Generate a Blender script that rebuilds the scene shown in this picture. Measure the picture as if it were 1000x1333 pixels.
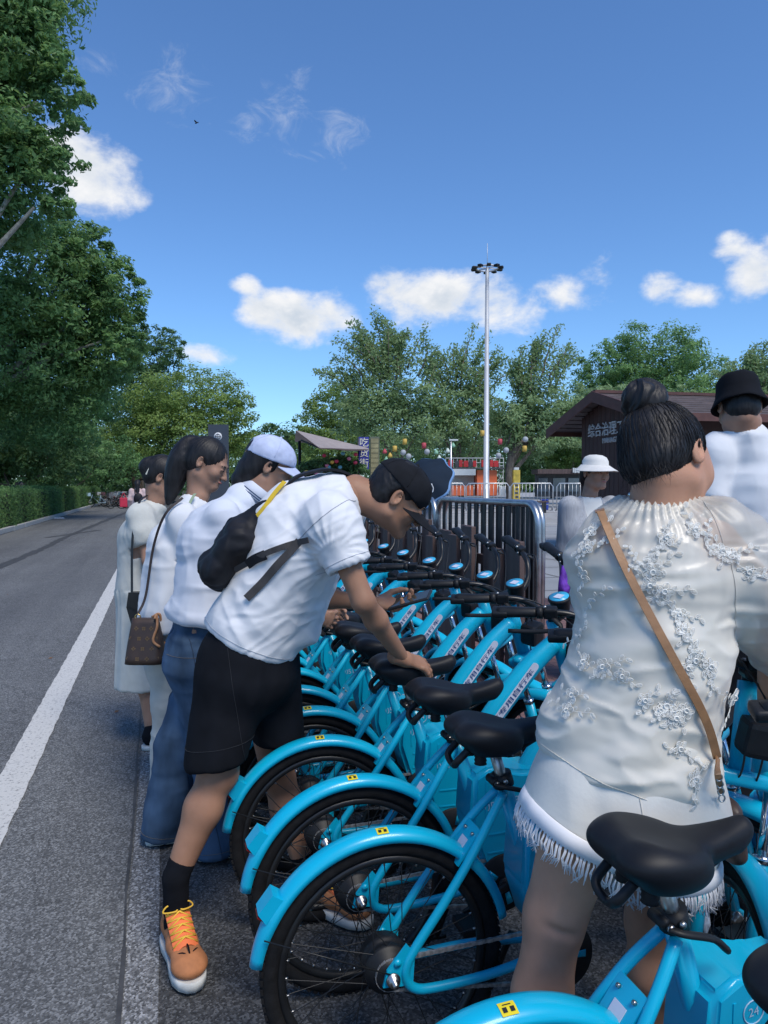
import bpy, bmesh, math, random
import numpy as np
from mathutils import Vector, Matrix
for o in list(bpy.data.objects): bpy.data.objects.remove(o)
scene = bpy.context.scene
COL = scene.collection
PI = math.pi
rad = math.radians

# ------------------------------------------------------------------ camera
F_PX, CAM_H = 960.0, 1.45
PSI = rad(16.6)                    # camera yaw to the right of the road direction (+Y)
PITCH = math.atan((666.5 - 632.0) / F_PX)
cam_d = bpy.data.cameras.new('camera'); cam = bpy.data.objects.new('camera', cam_d); COL.objects.link(cam)
cam_d.sensor_fit = 'VERTICAL'; cam_d.sensor_height = 36.0; cam_d.lens = F_PX / 1333.0 * 36.0
cam_d.clip_start = 0.05; cam_d.clip_end = 3000
cam.location = (0, 0, CAM_H)
cam.rotation_euler = (PI / 2 - PITCH, 0, -PSI)
scene.camera = cam
scene.render.resolution_x, scene.render.resolution_y = 768, 1024
_F = np.array([math.sin(PSI) * math.cos(PITCH), math.cos(PSI) * math.cos(PITCH), -math.sin(PITCH)])
_R = np.array([math.cos(PSI), -math.sin(PSI), 0.0])
_U = np.cross(_R, _F)
_C = np.array([0, 0, CAM_H])

def at(px, py, d):
    """photo pixel + depth along the lens axis -> world point"""
    return _C + d * (_F + _R * (px - 500.0) / F_PX - _U * (py - 666.5) / F_PX)

def ground_at(px, py, z=0.0):
    v = _F + _R * (px - 500.0) / F_PX - _U * (py - 666.5) / F_PX
    return _C + v * (z - CAM_H) / v[2]

def pxd(px, d, z=0.0):
    """point in the vertical plane of column px at depth d with height z"""
    p = at(px, 632, d); p[2] = z
    return p

# ------------------------------------------------------------------ world, sun, exposure
SUN_EL, SUN_AZ = rad(56), rad(163)         # azimuth measured from +Y towards +X
world = bpy.data.worlds.new('World'); scene.world = world; world.use_nodes = True
SKY_STRENGTH = 0.13
def build_world():
    nt = world.node_tree; nt.nodes.clear(); N = nt.nodes; L = nt.links
    out = N.new('ShaderNodeOutputWorld'); bg = N.new('ShaderNodeBackground')
    bg.inputs[1].default_value = SKY_STRENGTH
    sky = N.new('ShaderNodeTexSky'); sky.sky_type = 'NISHITA'; sky.sun_disc = False
    sky.sun_elevation = SUN_EL; sky.sun_rotation = SUN_AZ
    sky.air_density = 1.0; sky.dust_density = 0.35; sky.ozone_density = 2.5; sky.altitude = 200
    tc = N.new('ShaderNodeTexCoord')
    def m(op, a, b=None, c=None, clamp=False):
        n = N.new('ShaderNodeMath'); n.operation = op; n.use_clamp = clamp
        for i, v in enumerate((a, b, c)):
            if v is None: continue
            if isinstance(v, (int, float)): n.inputs[i].default_value = v
            else: L.new(v, n.inputs[i])
        return n.outputs[0]
    sep = N.new('ShaderNodeSeparateXYZ'); L.new(tc.outputs['Generated'], sep.inputs[0])
    az = m('ARCTAN2', sep.outputs[0], sep.outputs[1]); el = m('ARCSINE', sep.outputs[2])
    def noise(scale, detail, rough, off=(0, 0, 0), dist=0.0):
        mp = N.new('ShaderNodeMapping'); mp.inputs['Location'].default_value = off
        mp.inputs['Scale'].default_value = (1, 1, 1.5)
        L.new(tc.outputs['Generated'], mp.inputs[0])
        n = N.new('ShaderNodeTexNoise'); n.inputs['Scale'].default_value = scale
        n.inputs['Detail'].default_value = detail; n.inputs['Roughness'].default_value = rough
        n.inputs['Distortion'].default_value = dist
        L.new(mp.outputs[0], n.inputs[0]); return n.outputs[0]
    # cumulus seen in the photograph: direction of each puff group (photo px, py, half width, half height px, weight)
    blobs = [(385, 414, 80, 36, 1.0), (350, 405, 44, 30, .9), (432, 412, 36, 36, .85), (560, 390, 82, 42, 1.05), (640, 396, 56, 36, .9), (518, 374, 40, 28, .9), (690, 402, 30, 30, .6),
             (735, 385, 52, 28, .52), (775, 362, 26, 22, .5), (270, 461, 36, 15, .6), (985, 352, 34, 34, .85), (957, 322, 24, 20, .65), (1020, 340, 40, 40, .8),
             (903, 386, 30, 16, .58), (862, 376, 22, 20, .5), (112, 232, 60, 44, 1.0), (80, 205, 50, 34, .85), (165, 245, 30, 22, .62), (322, 372, 20, 14, .58)]
    wisps = [(222, 110, 60, 40, .62), (128, 84, 40, 18, .48), (335, 158, 36, 26, .55), (375, 150, 34, 60, .5), (436, 175, 48, 32, .6), (405, 172, 50, 20, .4), (200, 92, 50, 20, .45)]
    def field(lst, shift_el):
        cur = None
        for (px, py, w, h, wt) in lst:
            v = at(px, py, 1.0) - _C; v = v / np.linalg.norm(v)
            a0 = math.atan2(v[0], v[1]); e0 = math.asin(v[2])
            ww = w / F_PX * 1.05; hh = h / F_PX
            dx = m('MULTIPLY', m('SUBTRACT', az, a0), 1.0 / ww)
            de = m('MULTIPLY', m('SUBTRACT', el, e0 - shift_el), 1.0 / hh)
            r2 = m('ADD', m('MULTIPLY', dx, dx), m('MULTIPLY', de, de))
            f = m('MULTIPLY', m('SUBTRACT', 1.0, r2), wt)
            cur = f if cur is None else m('SMOOTH_MAX', cur, f, 0.25)
        return cur
    def smooth(x, a, b):
        n = N.new('ShaderNodeMapRange'); n.interpolation_type = 'SMOOTHSTEP'
        L.new(x, n.inputs[0]); n.inputs[1].default_value = a; n.inputs[2].default_value = b
        return n.outputs[0]
    f0 = m('MAXIMUM', field(blobs, 0.0), -1.4)
    n1 = noise(13.0, 7, .58, dist=.25); n2 = noise(13.0, 7, .58, off=(-.012, .004, .03), dist=.25)
    nb = noise(42.0, 5, .6)
    # scattered fair-weather cumulus all round the sky, same noise
    gen = noise(3.1, 3, .5, off=(4.2, 1.7, .4))
    low = m('MULTIPLY', smooth(el, .06, .18), m('SUBTRACT', 1.0, smooth(el, .42, .75)))
    inview = m('MULTIPLY', smooth(az, -.40, -.25), m('SUBTRACT', 1.0, smooth(az, .85, 1.0)))
    g = m('SUBTRACT', m('MULTIPLY', m('MULTIPLY', smooth(gen, .53, .72), low), 2.0), 1.0)
    g = m('SUBTRACT', g, m('MULTIPLY', inview, 3.0))
    ff = m('MAXIMUM', f0, g)
    d1 = m('ADD', m('ADD', ff, m('MULTIPLY', m('SUBTRACT', n1, .5), 3.0)), m('MULTIPLY', m('SUBTRACT', nb, .5), .8))
    dens = smooth(d1, -.05, 1.05)
    d2 = m('ADD', ff, m('MULTIPLY', m('SUBTRACT', n2, .5), 3.0))
    fw = field(wisps, 0.0)
    nw = noise(22.0, 8, .66, off=(1.3, .2, .5), dist=.8)
    wd = m('MULTIPLY', smooth(m('ADD', fw, m('MULTIPLY', m('SUBTRACT', nw, .5), 3.2)), .2, 1.7), .42)
    # lit side / shaded base
    lit = smooth(m('SUBTRACT', d1, d2), -.55, .75)
    core = smooth(d1, .5, 1.7)
    shade = m('MULTIPLY', m('SUBTRACT', 1.0, lit), m('ADD', .25, m('MULTIPLY', core, .75)))
    cmix = N.new('ShaderNodeMix'); cmix.data_type = 'RGBA'; L.new(shade, cmix.inputs[0])
    cmix.inputs[6].default_value = CLOUD_LIT; cmix.inputs[7].default_value = CLOUD_DARK
    tint = N.new('ShaderNodeHueSaturation'); tint.inputs['Hue'].default_value = SKY_HUE; tint.inputs['Saturation'].default_value = SKY_SAT; tint.inputs['Value'].default_value = SKY_VAL
    tm = N.new('ShaderNodeMix'); tm.data_type = 'RGBA'; tm.blend_type = 'MULTIPLY'; tm.inputs[0].default_value = 1.0; tm.inputs[7].default_value = SKY_TINT
    L.new(sky.outputs[0], tm.inputs[6]); L.new(tm.outputs[2], tint.inputs['Color'])
    tot = m('MAXIMUM', dens, wd, clamp=True)
    mx = N.new('ShaderNodeMix'); mx.data_type = 'RGBA'; L.new(tot, mx.inputs[0]); L.new(tint.outputs[0], mx.inputs[6]); L.new(cmix.outputs[2], mx.inputs[7])
    L.new(mx.outputs[2], bg.inputs[0]); L.new(bg.outputs[0], out.inputs[0])
SKY_HUE, SKY_SAT, SKY_VAL = 0.5, 1.0, 1.0; SKY_TINT = (.335, .47, .61, 1)
CLOUD_LIT = (3.2, 3.22, 3.28, 1); CLOUD_DARK = (1.6, 1.95, 2.4, 1)
build_world()
world.cycles.sampling_method = 'MANUAL'; world.cycles.sample_map_resolution = 256
sun_d = bpy.data.lights.new('sun', 'SUN'); sun = bpy.data.objects.new('sun', sun_d); COL.objects.link(sun)
sun_d.energy = 1.4; sun_d.angle = rad(26); sun_d.color = (1.0, .93, .83)
_sd = Vector((math.sin(SUN_AZ) * math.cos(SUN_EL), math.cos(SUN_AZ) * math.cos(SUN_EL), math.sin(SUN_EL)))
sun.rotation_euler = _sd.to_track_quat('Z', 'Y').to_euler(); sun.location = (-20, 0, 40)
vs = scene.view_settings; vs.view_transform = 'Standard'; vs.look = 'None'; vs.gamma = 1.0; vs.exposure = 1.18; vs.use_curve_mapping = False
scene.cycles.max_bounces = 8; scene.cycles.transparent_max_bounces = 12

# ------------------------------------------------------------------ materials
MATS = {}
def mat(name, col, rough=.5, metal=0.0, var=.12, scale=8.0, bump=0.0, bscale=120.0, spec=.5, sheen=0.0, coat=0.0,
        trans=0.0, alpha=1.0, sss=0.0, col2=None, stretch=(1, 1, 1), detail=4, rvar=0.08, bdist=.002, ridged=False):
    if name in MATS: return MATS[name]
    m = bpy.data.materials.new(name); m.use_nodes = True; nt = m.node_tree; N, L = nt.nodes, nt.links
    b = N['Principled BSDF']
    tc = N.new('ShaderNodeTexCoord'); mp = N.new('ShaderNodeMapping'); mp.inputs['Scale'].default_value = stretch
    L.new(tc.outputs['Object'], mp.inputs[0])
    nz = N.new('ShaderNodeTexNoise'); nz.inputs['Scale'].default_value = scale; nz.inputs['Detail'].default_value = detail
    L.new(mp.outputs[0], nz.inputs[0])
    c = Vector(col[:3])
    lo = tuple(max(0, x * (1 - var)) for x in c) if col2 is None else tuple(c)
    hi = tuple(min(1, x * (1 + var)) for x in c) if col2 is None else tuple(col2[:3])
    r = N.new('ShaderNodeValToRGB'); r.color_ramp.elements[0].position = .32; r.color_ramp.elements[1].position = .68
    r.color_ramp.elements[0].color = (*lo, 1); r.color_ramp.elements[1].color = (*hi, 1)
    L.new(nz.outputs[0], r.inputs[0]); L.new(r.outputs[0], b.inputs['Base Color'])
    mr = N.new('ShaderNodeMapRange'); mr.inputs[3].default_value = max(0, rough - rvar); mr.inputs[4].default_value = min(1, rough + rvar)
    L.new(nz.outputs[0], mr.inputs[0]); L.new(mr.outputs[0], b.inputs['Roughness'])
    b.inputs['Metallic'].default_value = metal; b.inputs['Specular IOR Level'].default_value = spec
    b.inputs['Sheen Weight'].default_value = sheen; b.inputs['Coat Weight'].default_value = coat; b.inputs['Coat Roughness'].default_value = .12
    b.inputs['Subsurface Weight'].default_value = sss
    if sss: b.inputs['Subsurface Radius'].default_value = (.012, .004, .002)
    b.inputs['Alpha'].default_value = alpha
    if bump:
        bn = N.new('ShaderNodeTexNoise'); bn.inputs['Scale'].default_value = bscale; bn.inputs['Detail'].default_value = 3
        if ridged: bn.noise_type = 'RIDGED_MULTIFRACTAL'; bn.inputs['Detail'].default_value = 2.0; bn.inputs['Distortion'].default_value = .6
        L.new(mp.outputs[0], bn.inputs[0])
        bp = N.new('ShaderNodeBump'); bp.inputs['Strength'].default_value = bump; bp.inputs['Distance'].default_value = bdist
        L.new(bn.outputs[0], bp.inputs['Height']); L.new(bp.outputs[0], b.inputs['Normal'])
    if trans:
        tr = N.new('ShaderNodeBsdfTranslucent'); L.new(r.outputs[0], tr.inputs[0])
        ms = N.new('ShaderNodeMixShader'); ms.inputs[0].default_value = trans
        L.new(b.outputs[0], ms.inputs[1]); L.new(tr.outputs[0], ms.inputs[2]); L.new(ms.outputs[0], N['Material Output'].inputs[0])
    MATS[name] = m
    return m

# ------------------------------------------------------------------ mesh helpers
def tag(o, label=None, cat=None, group=None, kind=None):
    if label: o['label'] = label
    if cat: o['category'] = cat
    if group: o['group'] = group
    if kind: o['kind'] = kind
    return o
def empty(name, loc=(0, 0, 0), rz=0.0, parent=None):
    o = bpy.data.objects.new(name, None); COL.objects.link(o); o.location = loc; o.rotation_euler = (0, 0, rz)
    o.empty_display_size = .1
    if parent: o.parent = parent
    return o
def mesh_from(name, V, F, smooth=True):
    me = bpy.data.meshes.new(name)
    V = np.asarray(V, dtype=np.float32)
    if isinstance(F, np.ndarray):
        n, k = F.shape
        me.vertices.add(len(V)); me.vertices.foreach_set('co', V.ravel())
        me.loops.add(n * k); me.loops.foreach_set('vertex_index', F.astype(np.int32).ravel())
        me.polygons.add(n); me.polygons.foreach_set('loop_start', np.arange(n, dtype=np.int32) * k)
        me.update(calc_edges=True)
    else:
        me.from_pydata([tuple(map(float, v)) for v in V], [], F)
    me.polygons.foreach_set('use_smooth', [bool(smooth)] * len(me.polygons))
    me.update(); return me
def link(name, me, m, parent=None, loc=(0, 0, 0)):
    o = bpy.data.objects.new(name, me); COL.objects.link(o); o.location = loc
    if m is not None and not me.materials: me.materials.append(m)
    if parent: o.parent = parent
    return o
def spline(pts, n=8, closed=False):
    P = [np.array(p, float) for p in pts]; out = []
    m = len(P); rng = range(m if closed else m - 1)
    for i in rng:
        p0 = P[(i - 1) % m] if (closed or i > 0) else 2 * P[0] - P[1]
        p1, p2 = P[i], P[(i + 1) % m]
        p3 = P[(i + 2) % m] if (closed or i + 2 < m) else 2 * P[-1] - P[-2]
        for k in range(n):
            t = k / n
            out.append(.5 * ((2 * p1) + (-p0 + p2) * t + (2 * p0 - 5 * p1 + 4 * p2 - p3) * t * t + (-p0 + 3 * p1 - 3 * p2 + p3) * t ** 3))
    if not closed: out.append(P[-1])
    return out
def unit(v):
    v = np.asarray(v, float); return v / (np.linalg.norm(v) + 1e-12)

class MB:
    """mesh builder: collects shapes that become ONE mesh object"""
    def __init__(s): s.v = []; s.f = []; s.sm = []
    def add(s, V, F, smooth=True):
        b = len(s.v); s.v += [tuple(map(float, p)) for p in V]
        s.f += [tuple(i + b for i in f) for f in F]; s.sm += [smooth] * len(F); return s
    def box(s, c, size, rot=None, bev=0.0):
        hx, hy, hz = (x / 2 for x in size); c = np.array(c, float)
        if bev <= 0:
            V = [np.array((x, y, z)) for x in (-hx, hx) for y in (-hy, hy) for z in (-hz, hz)]
            F = [(0, 1, 3, 2), (4, 6, 7, 5), (0, 4, 5, 1), (2, 3, 7, 6), (0, 2, 6, 4), (1, 5, 7, 3)]
        else:
            bm = bmesh.new(); bmesh.ops.create_cube(bm, size=1.0)
            for v in bm.verts: v.co = Vector((v.co.x * size[0], v.co.y * size[1], v.co.z * size[2]))
            bmesh.ops.bevel(bm, geom=bm.edges[:], offset=bev, segments=2, affect='EDGES', profile=.6)
            bm.verts.index_update(); V = [np.array(v.co) for v in bm.verts]; F = [tuple(v.index for v in f.verts) for f in bm.faces]; bm.free()
        if rot is not None: R = np.array(rot); V = [R @ v for v in V]
        return s.add([v + c for v in V], F, bev > 0 and bev > .3 * min(size))
    def tube(s, path, r, n=8, closed=False, caps=True, flat=None, smooth=True):
        P = [np.array(p, float) for p in path]; m = len(P)
        rr = r if hasattr(r, '__len__') else [r] * m
        V = []; up = None
        for i in range(m):
            a = P[(i - 1) % m] if (closed or i > 0) else P[0]; b = P[(i + 1) % m] if (closed or i < m - 1) else P[-1]
            t = unit(b - a)
            if up is None:
                up = np.array((0, 0, 1.)) if abs(t[2]) < .9 else np.array((1., 0, 0))
                if flat is not None: up = np.array(flat[2], float) if len(flat) > 2 else up
            x = unit(np.cross(t, up)); y = np.cross(x, t); up = y
            ax, ay = (flat[0], flat[1]) if flat is not None else (1, 1)
            for k in range(n):
                an = 2 * PI * k / n
                V.append(P[i] + rr[i] * (ax * math.cos(an) * x + ay * math.sin(an) * y))
        F = []
        for i in range(m if closed else m - 1):
            for k in range(n):
                a = i * n + k; b = i * n + (k + 1) % n; c = ((i + 1) % m) * n + (k + 1) % n; d = ((i + 1) % m) * n + k
                F.append((a, b, c, d))
        if caps and not closed:
            F.append(tuple(range(n - 1, -1, -1))); F.append(tuple((m - 1) * n + k for k in range(n)))
        return s.add(V, F, smooth)
    def lathe(s, prof, n=16, c=(0, 0, 0), axis=(0, 0, 1), smooth=True, caps=True):
        """prof: (r, h) pairs along axis"""
        a = unit(axis); u = unit(np.cross(a, (0, 0, 1) if abs(a[2]) < .9 else (1, 0, 0))); w = np.cross(a, u); c = np.array(c, float)
        V = [c + a * h + r * (math.cos(2 * PI * k / n) * u + math.sin(2 * PI * k / n) * w) for r, h in prof for k in range(n)]
        F = [(i * n + k, i * n + (k + 1) % n, (i + 1) * n + (k + 1) % n, (i + 1) * n + k) for i in range(len(prof) - 1) for k in range(n)]
        if caps: F.append(tuple(range(n - 1, -1, -1))); F.append(tuple((len(prof) - 1) * n + k for k in range(n)))
        return s.add(V, F, smooth)
    def prism(s, poly, o, ux, uy, depth):
        """extrude 2D poly (list of (a,b)) placed at o with axes ux, uy, thickness depth along ux x uy, centred"""
        ux, uy = unit(ux), unit(uy); w = np.cross(ux, uy); o = np.array(o, float); n = len(poly)
        V = [o + a * ux + b * uy + sgn * depth / 2 * w for sgn in (-1, 1) for a, b in poly]
        F = [tuple(range(n - 1, -1, -1)), tuple(range(n, 2 * n))] + [(k, (k + 1) % n, n + (k + 1) % n, n + k) for k in range(n)]
        return s.add(V, F, False)
    def sheet(s, rows, smooth=True, closed=False):
        n = len(rows[0]); V = [p for r in rows for p in r]; F = []
        for i in range(len(rows) - 1):
            for k in range(n if closed else n - 1):
                F.append((i * n + k, i * n + (k + 1) % n, (i + 1) * n + (k + 1) % n, (i + 1) * n + k))
        return s.add(V, F, smooth)
    def build(s, name, m, parent=None, loc=(0, 0, 0), world=None):
        V = s.v
        if world is not None: V = [tuple(np.array(v) - np.array(world)) for v in V]
        me = bpy.data.meshes.new(name); me.from_pydata(V, [], s.f); me.polygons.foreach_set('use_smooth', s.sm); me.update()
        return link(name, me, m, parent, loc)

def text_mesh(body, size=1.0, extrude=0.0, align='CENTER', name='lettering', offset=0.0):
    cu = bpy.data.curves.new(name, 'FONT'); cu.body = body; cu.size = size; cu.extrude = extrude
    cu.align_x = align; cu.align_y = 'CENTER'; cu.offset = offset; cu.resolution_u = 3
    t = bpy.data.objects.new(name, cu); COL.objects.link(t)
    dg = bpy.context.evaluated_depsgraph_get(); me = bpy.data.meshes.new_from_object(t.evaluated_get(dg))
    bpy.data.objects.remove(t); bpy.data.curves.remove(cu); me.name = name; me.materials.clear()
    return me
def copy_tree(o, parent=None):
    c = o.copy(); COL.objects.link(c); c.parent = parent
    for ch in o.children: copy_tree(ch, c)
    return c

# ------------------------------------------------------------------ implicit surfaces (people, clothes, saddles)
def smin(a, b, k):
    if k <= 0: return np.minimum(a, b)
    h = np.clip(.5 + .5 * (b - a) / k, 0, 1); return b + (a - b) * h - k * h * (1 - h)
def vnoise(P, seed=0):
    """value noise, P (N,3) -> (N,) in -1..1"""
    Pi = np.floor(P).astype(np.int64); f = P - Pi; f = f * f * (3 - 2 * f)
    def hsh(i, j, k):
        h = (i * 374761393 + j * 668265263 + k * 2147483647 + seed * 1274126177) & 0xffffffff
        h = ((h ^ (h >> 13)) * 1274126177) & 0xffffffff
        return ((h ^ (h >> 16)) & 0xffff) / 32767.5 - 1.0
    r = 0
    for a in (0, 1):
        for b in (0, 1):
            for c in (0, 1):
                w = (f[:, 0] if a else 1 - f[:, 0]) * (f[:, 1] if b else 1 - f[:, 1]) * (f[:, 2] if c else 1 - f[:, 2])
                r = r + w * hsh(Pi[:, 0] + a, Pi[:, 1] + b, Pi[:, 2] + c)
    return r
class SDF:
    def __init__(s): s.ops = []
    def _add(s, fn, lo, hi, k, op): s.ops.append((fn, np.array(lo, float), np.array(hi, float), k, op)); return s
    def cone(s, a, b, ra, rb, k=.02, op='u'):
        a, b = np.array(a, float), np.array(b, float); ab = b - a; L2 = ab @ ab + 1e-12; R = max(ra, rb)
        def fn(P):
            q = P - a; t = np.clip((q @ ab) / L2, 0, 1)
            return np.linalg.norm(q - t[..., None] * ab, axis=-1) - (ra + (rb - ra) * t)
        return s._add(fn, np.minimum(a, b) - R, np.maximum(a, b) + R, k, op)
    def chain(s, pts, rs, k=.02, op='u'):
        for i in range(len(pts) - 1): s.cone(pts[i], pts[i + 1], rs[i], rs[i + 1], k, op)
        return s
    def ell(s, c, r, R=None, k=.02, op='u'):
        c = np.array(c, float); r = np.array(r, float); M = np.eye(3) if R is None else np.array(R, float)   # rows = local axes
        def fn(P):
            q = (P - c) @ M.T; k0 = np.linalg.norm(q / r, axis=-1); k1 = np.linalg.norm(q / (r * r), axis=-1) + 1e-9
            return k0 * (k0 - 1) / k1
        m = r.max(); return s._add(fn, c - m, c + m, k, op)
    def econe(s, a, b, ra, rb, xd, k=.02, op='u'):
        """elliptic cone from a to b; ra, rb = (radius along xd, radius across)"""
        a, b = np.array(a, float), np.array(b, float); ab = b - a; L = np.linalg.norm(ab); z = ab / L
        x = np.array(xd, float); x = unit(x - z * (x @ z)); y = np.cross(z, x); m = max(*ra, *rb)
        def fn(P):
            q = P - a; h = q @ z; t = np.clip(h / L, 0, 1); over = h - t * L
            rx = ra[0] + (rb[0] - ra[0]) * t; ry = ra[1] + (rb[1] - ra[1]) * t
            k0 = np.sqrt(((q @ x) / rx) ** 2 + ((q @ y) / ry) ** 2 + (over / np.minimum(rx, ry)) ** 2)
            g = np.sqrt(((q @ x) / rx ** 2) ** 2 + ((q @ y) / ry ** 2) ** 2 + (over / np.minimum(rx, ry) ** 2) ** 2) + 1e-9
            return k0 * (k0 - 1) / g
        return s._add(fn, np.minimum(a, b) - m, np.maximum(a, b) + m, k, op)
    def half(s, p, n, k=.0):
        """cut away everything on the +n side of p"""
        p, n = np.array(p, float), unit(n)
        return s._add(lambda P: (P - p) @ n, None or (-1e3,) * 3, (1e3,) * 3, k, 'i')
    def mesh(s, h=.008, lo=None, hi=None, smooth=2, pad=.02, wr=None):
        los = [o[1] for o in s.ops if o[4] == 'u']; his = [o[2] for o in s.ops if o[4] == 'u']
        lo = np.min(los, 0) - pad if lo is None else np.array(lo, float); hi = np.max(his, 0) + pad if hi is None else np.array(hi, float)
        n = np.ceil((hi - lo) / h).astype(int) + 1
        ax = [lo[i] + h * np.arange(n[i]) for i in range(3)]
        D = np.full(n, .2, dtype=np.float32)
        for fn, a, b, k, op in s.ops:
            mg = max(.03, 1.5 * k) + h
            i0 = np.clip(np.floor((a - mg - lo) / h).astype(int), 0, n); i1 = np.clip(np.ceil((b + mg - lo) / h).astype(int) + 1, 0, n)
            if (i1 <= i0).any(): continue
            sl = tuple(slice(i0[i], i1[i]) for i in range(3))
            P = np.stack(np.meshgrid(*[ax[i][sl[i]] for i in range(3)], indexing='ij'), -1)
            d = fn(P); cur = D[sl]
            if op == 'u': D[sl] = smin(cur, d, k)
            elif op == 's': D[sl] = -smin(-cur, d, k)
            else: D[sl] = -smin(-cur, -d, k)
        V, F = surface_nets(D, lo, h)
        if smooth: V = laplace(V, F, smooth)
        if wr is not None:
            Nn = vnormals(V, F); V = V + Nn * wr(V, Nn)[:, None]
        return V, F
def surface_nets(D, lo, h):
    D = np.pad(D, 1, constant_values=.2); lo = np.array(lo) - h
    S = D < 0
    c = np.array([(x, y, z) for x in (0, 1) for y in (0, 1) for z in (0, 1)])
    cnt = sum(S[x:S.shape[0] - 1 + x, y:S.shape[1] - 1 + y, z:S.shape[2] - 1 + z].astype(np.int8) for x, y, z in c)
    act = (cnt > 0) & (cnt < 8); idx = np.argwhere(act); n = len(idx)
    val = np.stack([D[idx[:, 0] + x, idx[:, 1] + y, idx[:, 2] + z] for x, y, z in c], 1)
    acc = np.zeros((n, 3)); num = np.zeros(n)
    for i in range(8):
        for j in range(i + 1, 8):
            if np.abs(c[i] - c[j]).sum() != 1: continue
            m = (val[:, i] < 0) != (val[:, j] < 0); t = val[m, i] / (val[m, i] - val[m, j])
            acc[m] += c[i] + t[:, None] * (c[j] - c[i]); num[m] += 1
    V = np.array(lo) + h * (idx + acc / num[:, None])
    vid = np.full(act.shape, -1, dtype=np.int64); vid[tuple(idx.T)] = np.arange(n)
    Fs = []
    for a in range(3):
        b, d = (a + 1) % 3, (a + 2) % 3
        s0 = [slice(None)] * 3; s1 = [slice(None)] * 3; s0[a] = slice(0, -1); s1[a] = slice(1, None)
        A, B = S[tuple(s0)], S[tuple(s1)]
        for flip in (False, True):
            e = np.argwhere((A & ~B) if not flip else (~A & B))
            if not len(e): continue
            def cell(ob, od):
                q = e.copy(); q[:, b] -= ob; q[:, d] -= od; return vid[tuple(q.T)]
            q = np.stack([cell(1, 1), cell(0, 1), cell(0, 0), cell(1, 0)], 1)
            Fs.append(q[:, ::-1] if flip else q)
    return V, np.concatenate(Fs)
def laplace(V, F, it=2, lam=.5):
    a = F.ravel(); b = np.roll(F, -1, 1).ravel(); n = len(V)
    deg = np.bincount(a, minlength=n) + np.bincount(b, minlength=n) + 1e-9
    for k in range(it):
        for l in (lam, -lam * 1.02):
            S = np.stack([np.bincount(a, V[b, i], n) + np.bincount(b, V[a, i], n) for i in range(3)], 1) / deg[:, None]
            V = V + l * (S - V)
    return V
def vnormals(V, F):
    fn = np.cross(V[F[:, 2]] - V[F[:, 0]], V[F[:, 3]] - V[F[:, 1]]); Nn = np.zeros_like(V)
    for k in range(4):
        for i in range(3): Nn[:, i] += np.bincount(F[:, k], fn[:, i], len(V))
    return Nn / (np.linalg.norm(Nn, axis=1, keepdims=True) + 1e-12)
def folds(amp, sx, sy, sz, seed=0, R=None, amp2=.3):
    """cloth folds: anisotropic ridged noise in a (possibly turned) frame"""
    M = np.eye(3) if R is None else np.array(R, float)
    def fn(V, N):
        q = (V @ M.T) * np.array((sx, sy, sz)); w = np.stack([vnoise(q * .6 + 7, seed + 5), vnoise(q * .6 + 31, seed + 9), vnoise(q * .6 + 51, seed + 3)], 1)
        a = vnoise(q + .8 * w, seed); b = vnoise(q * 2.3 + w, seed + 1)
        return amp * ((1 - np.abs(a) * 2) * .7 + amp2 * b)
    return fn
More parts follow.
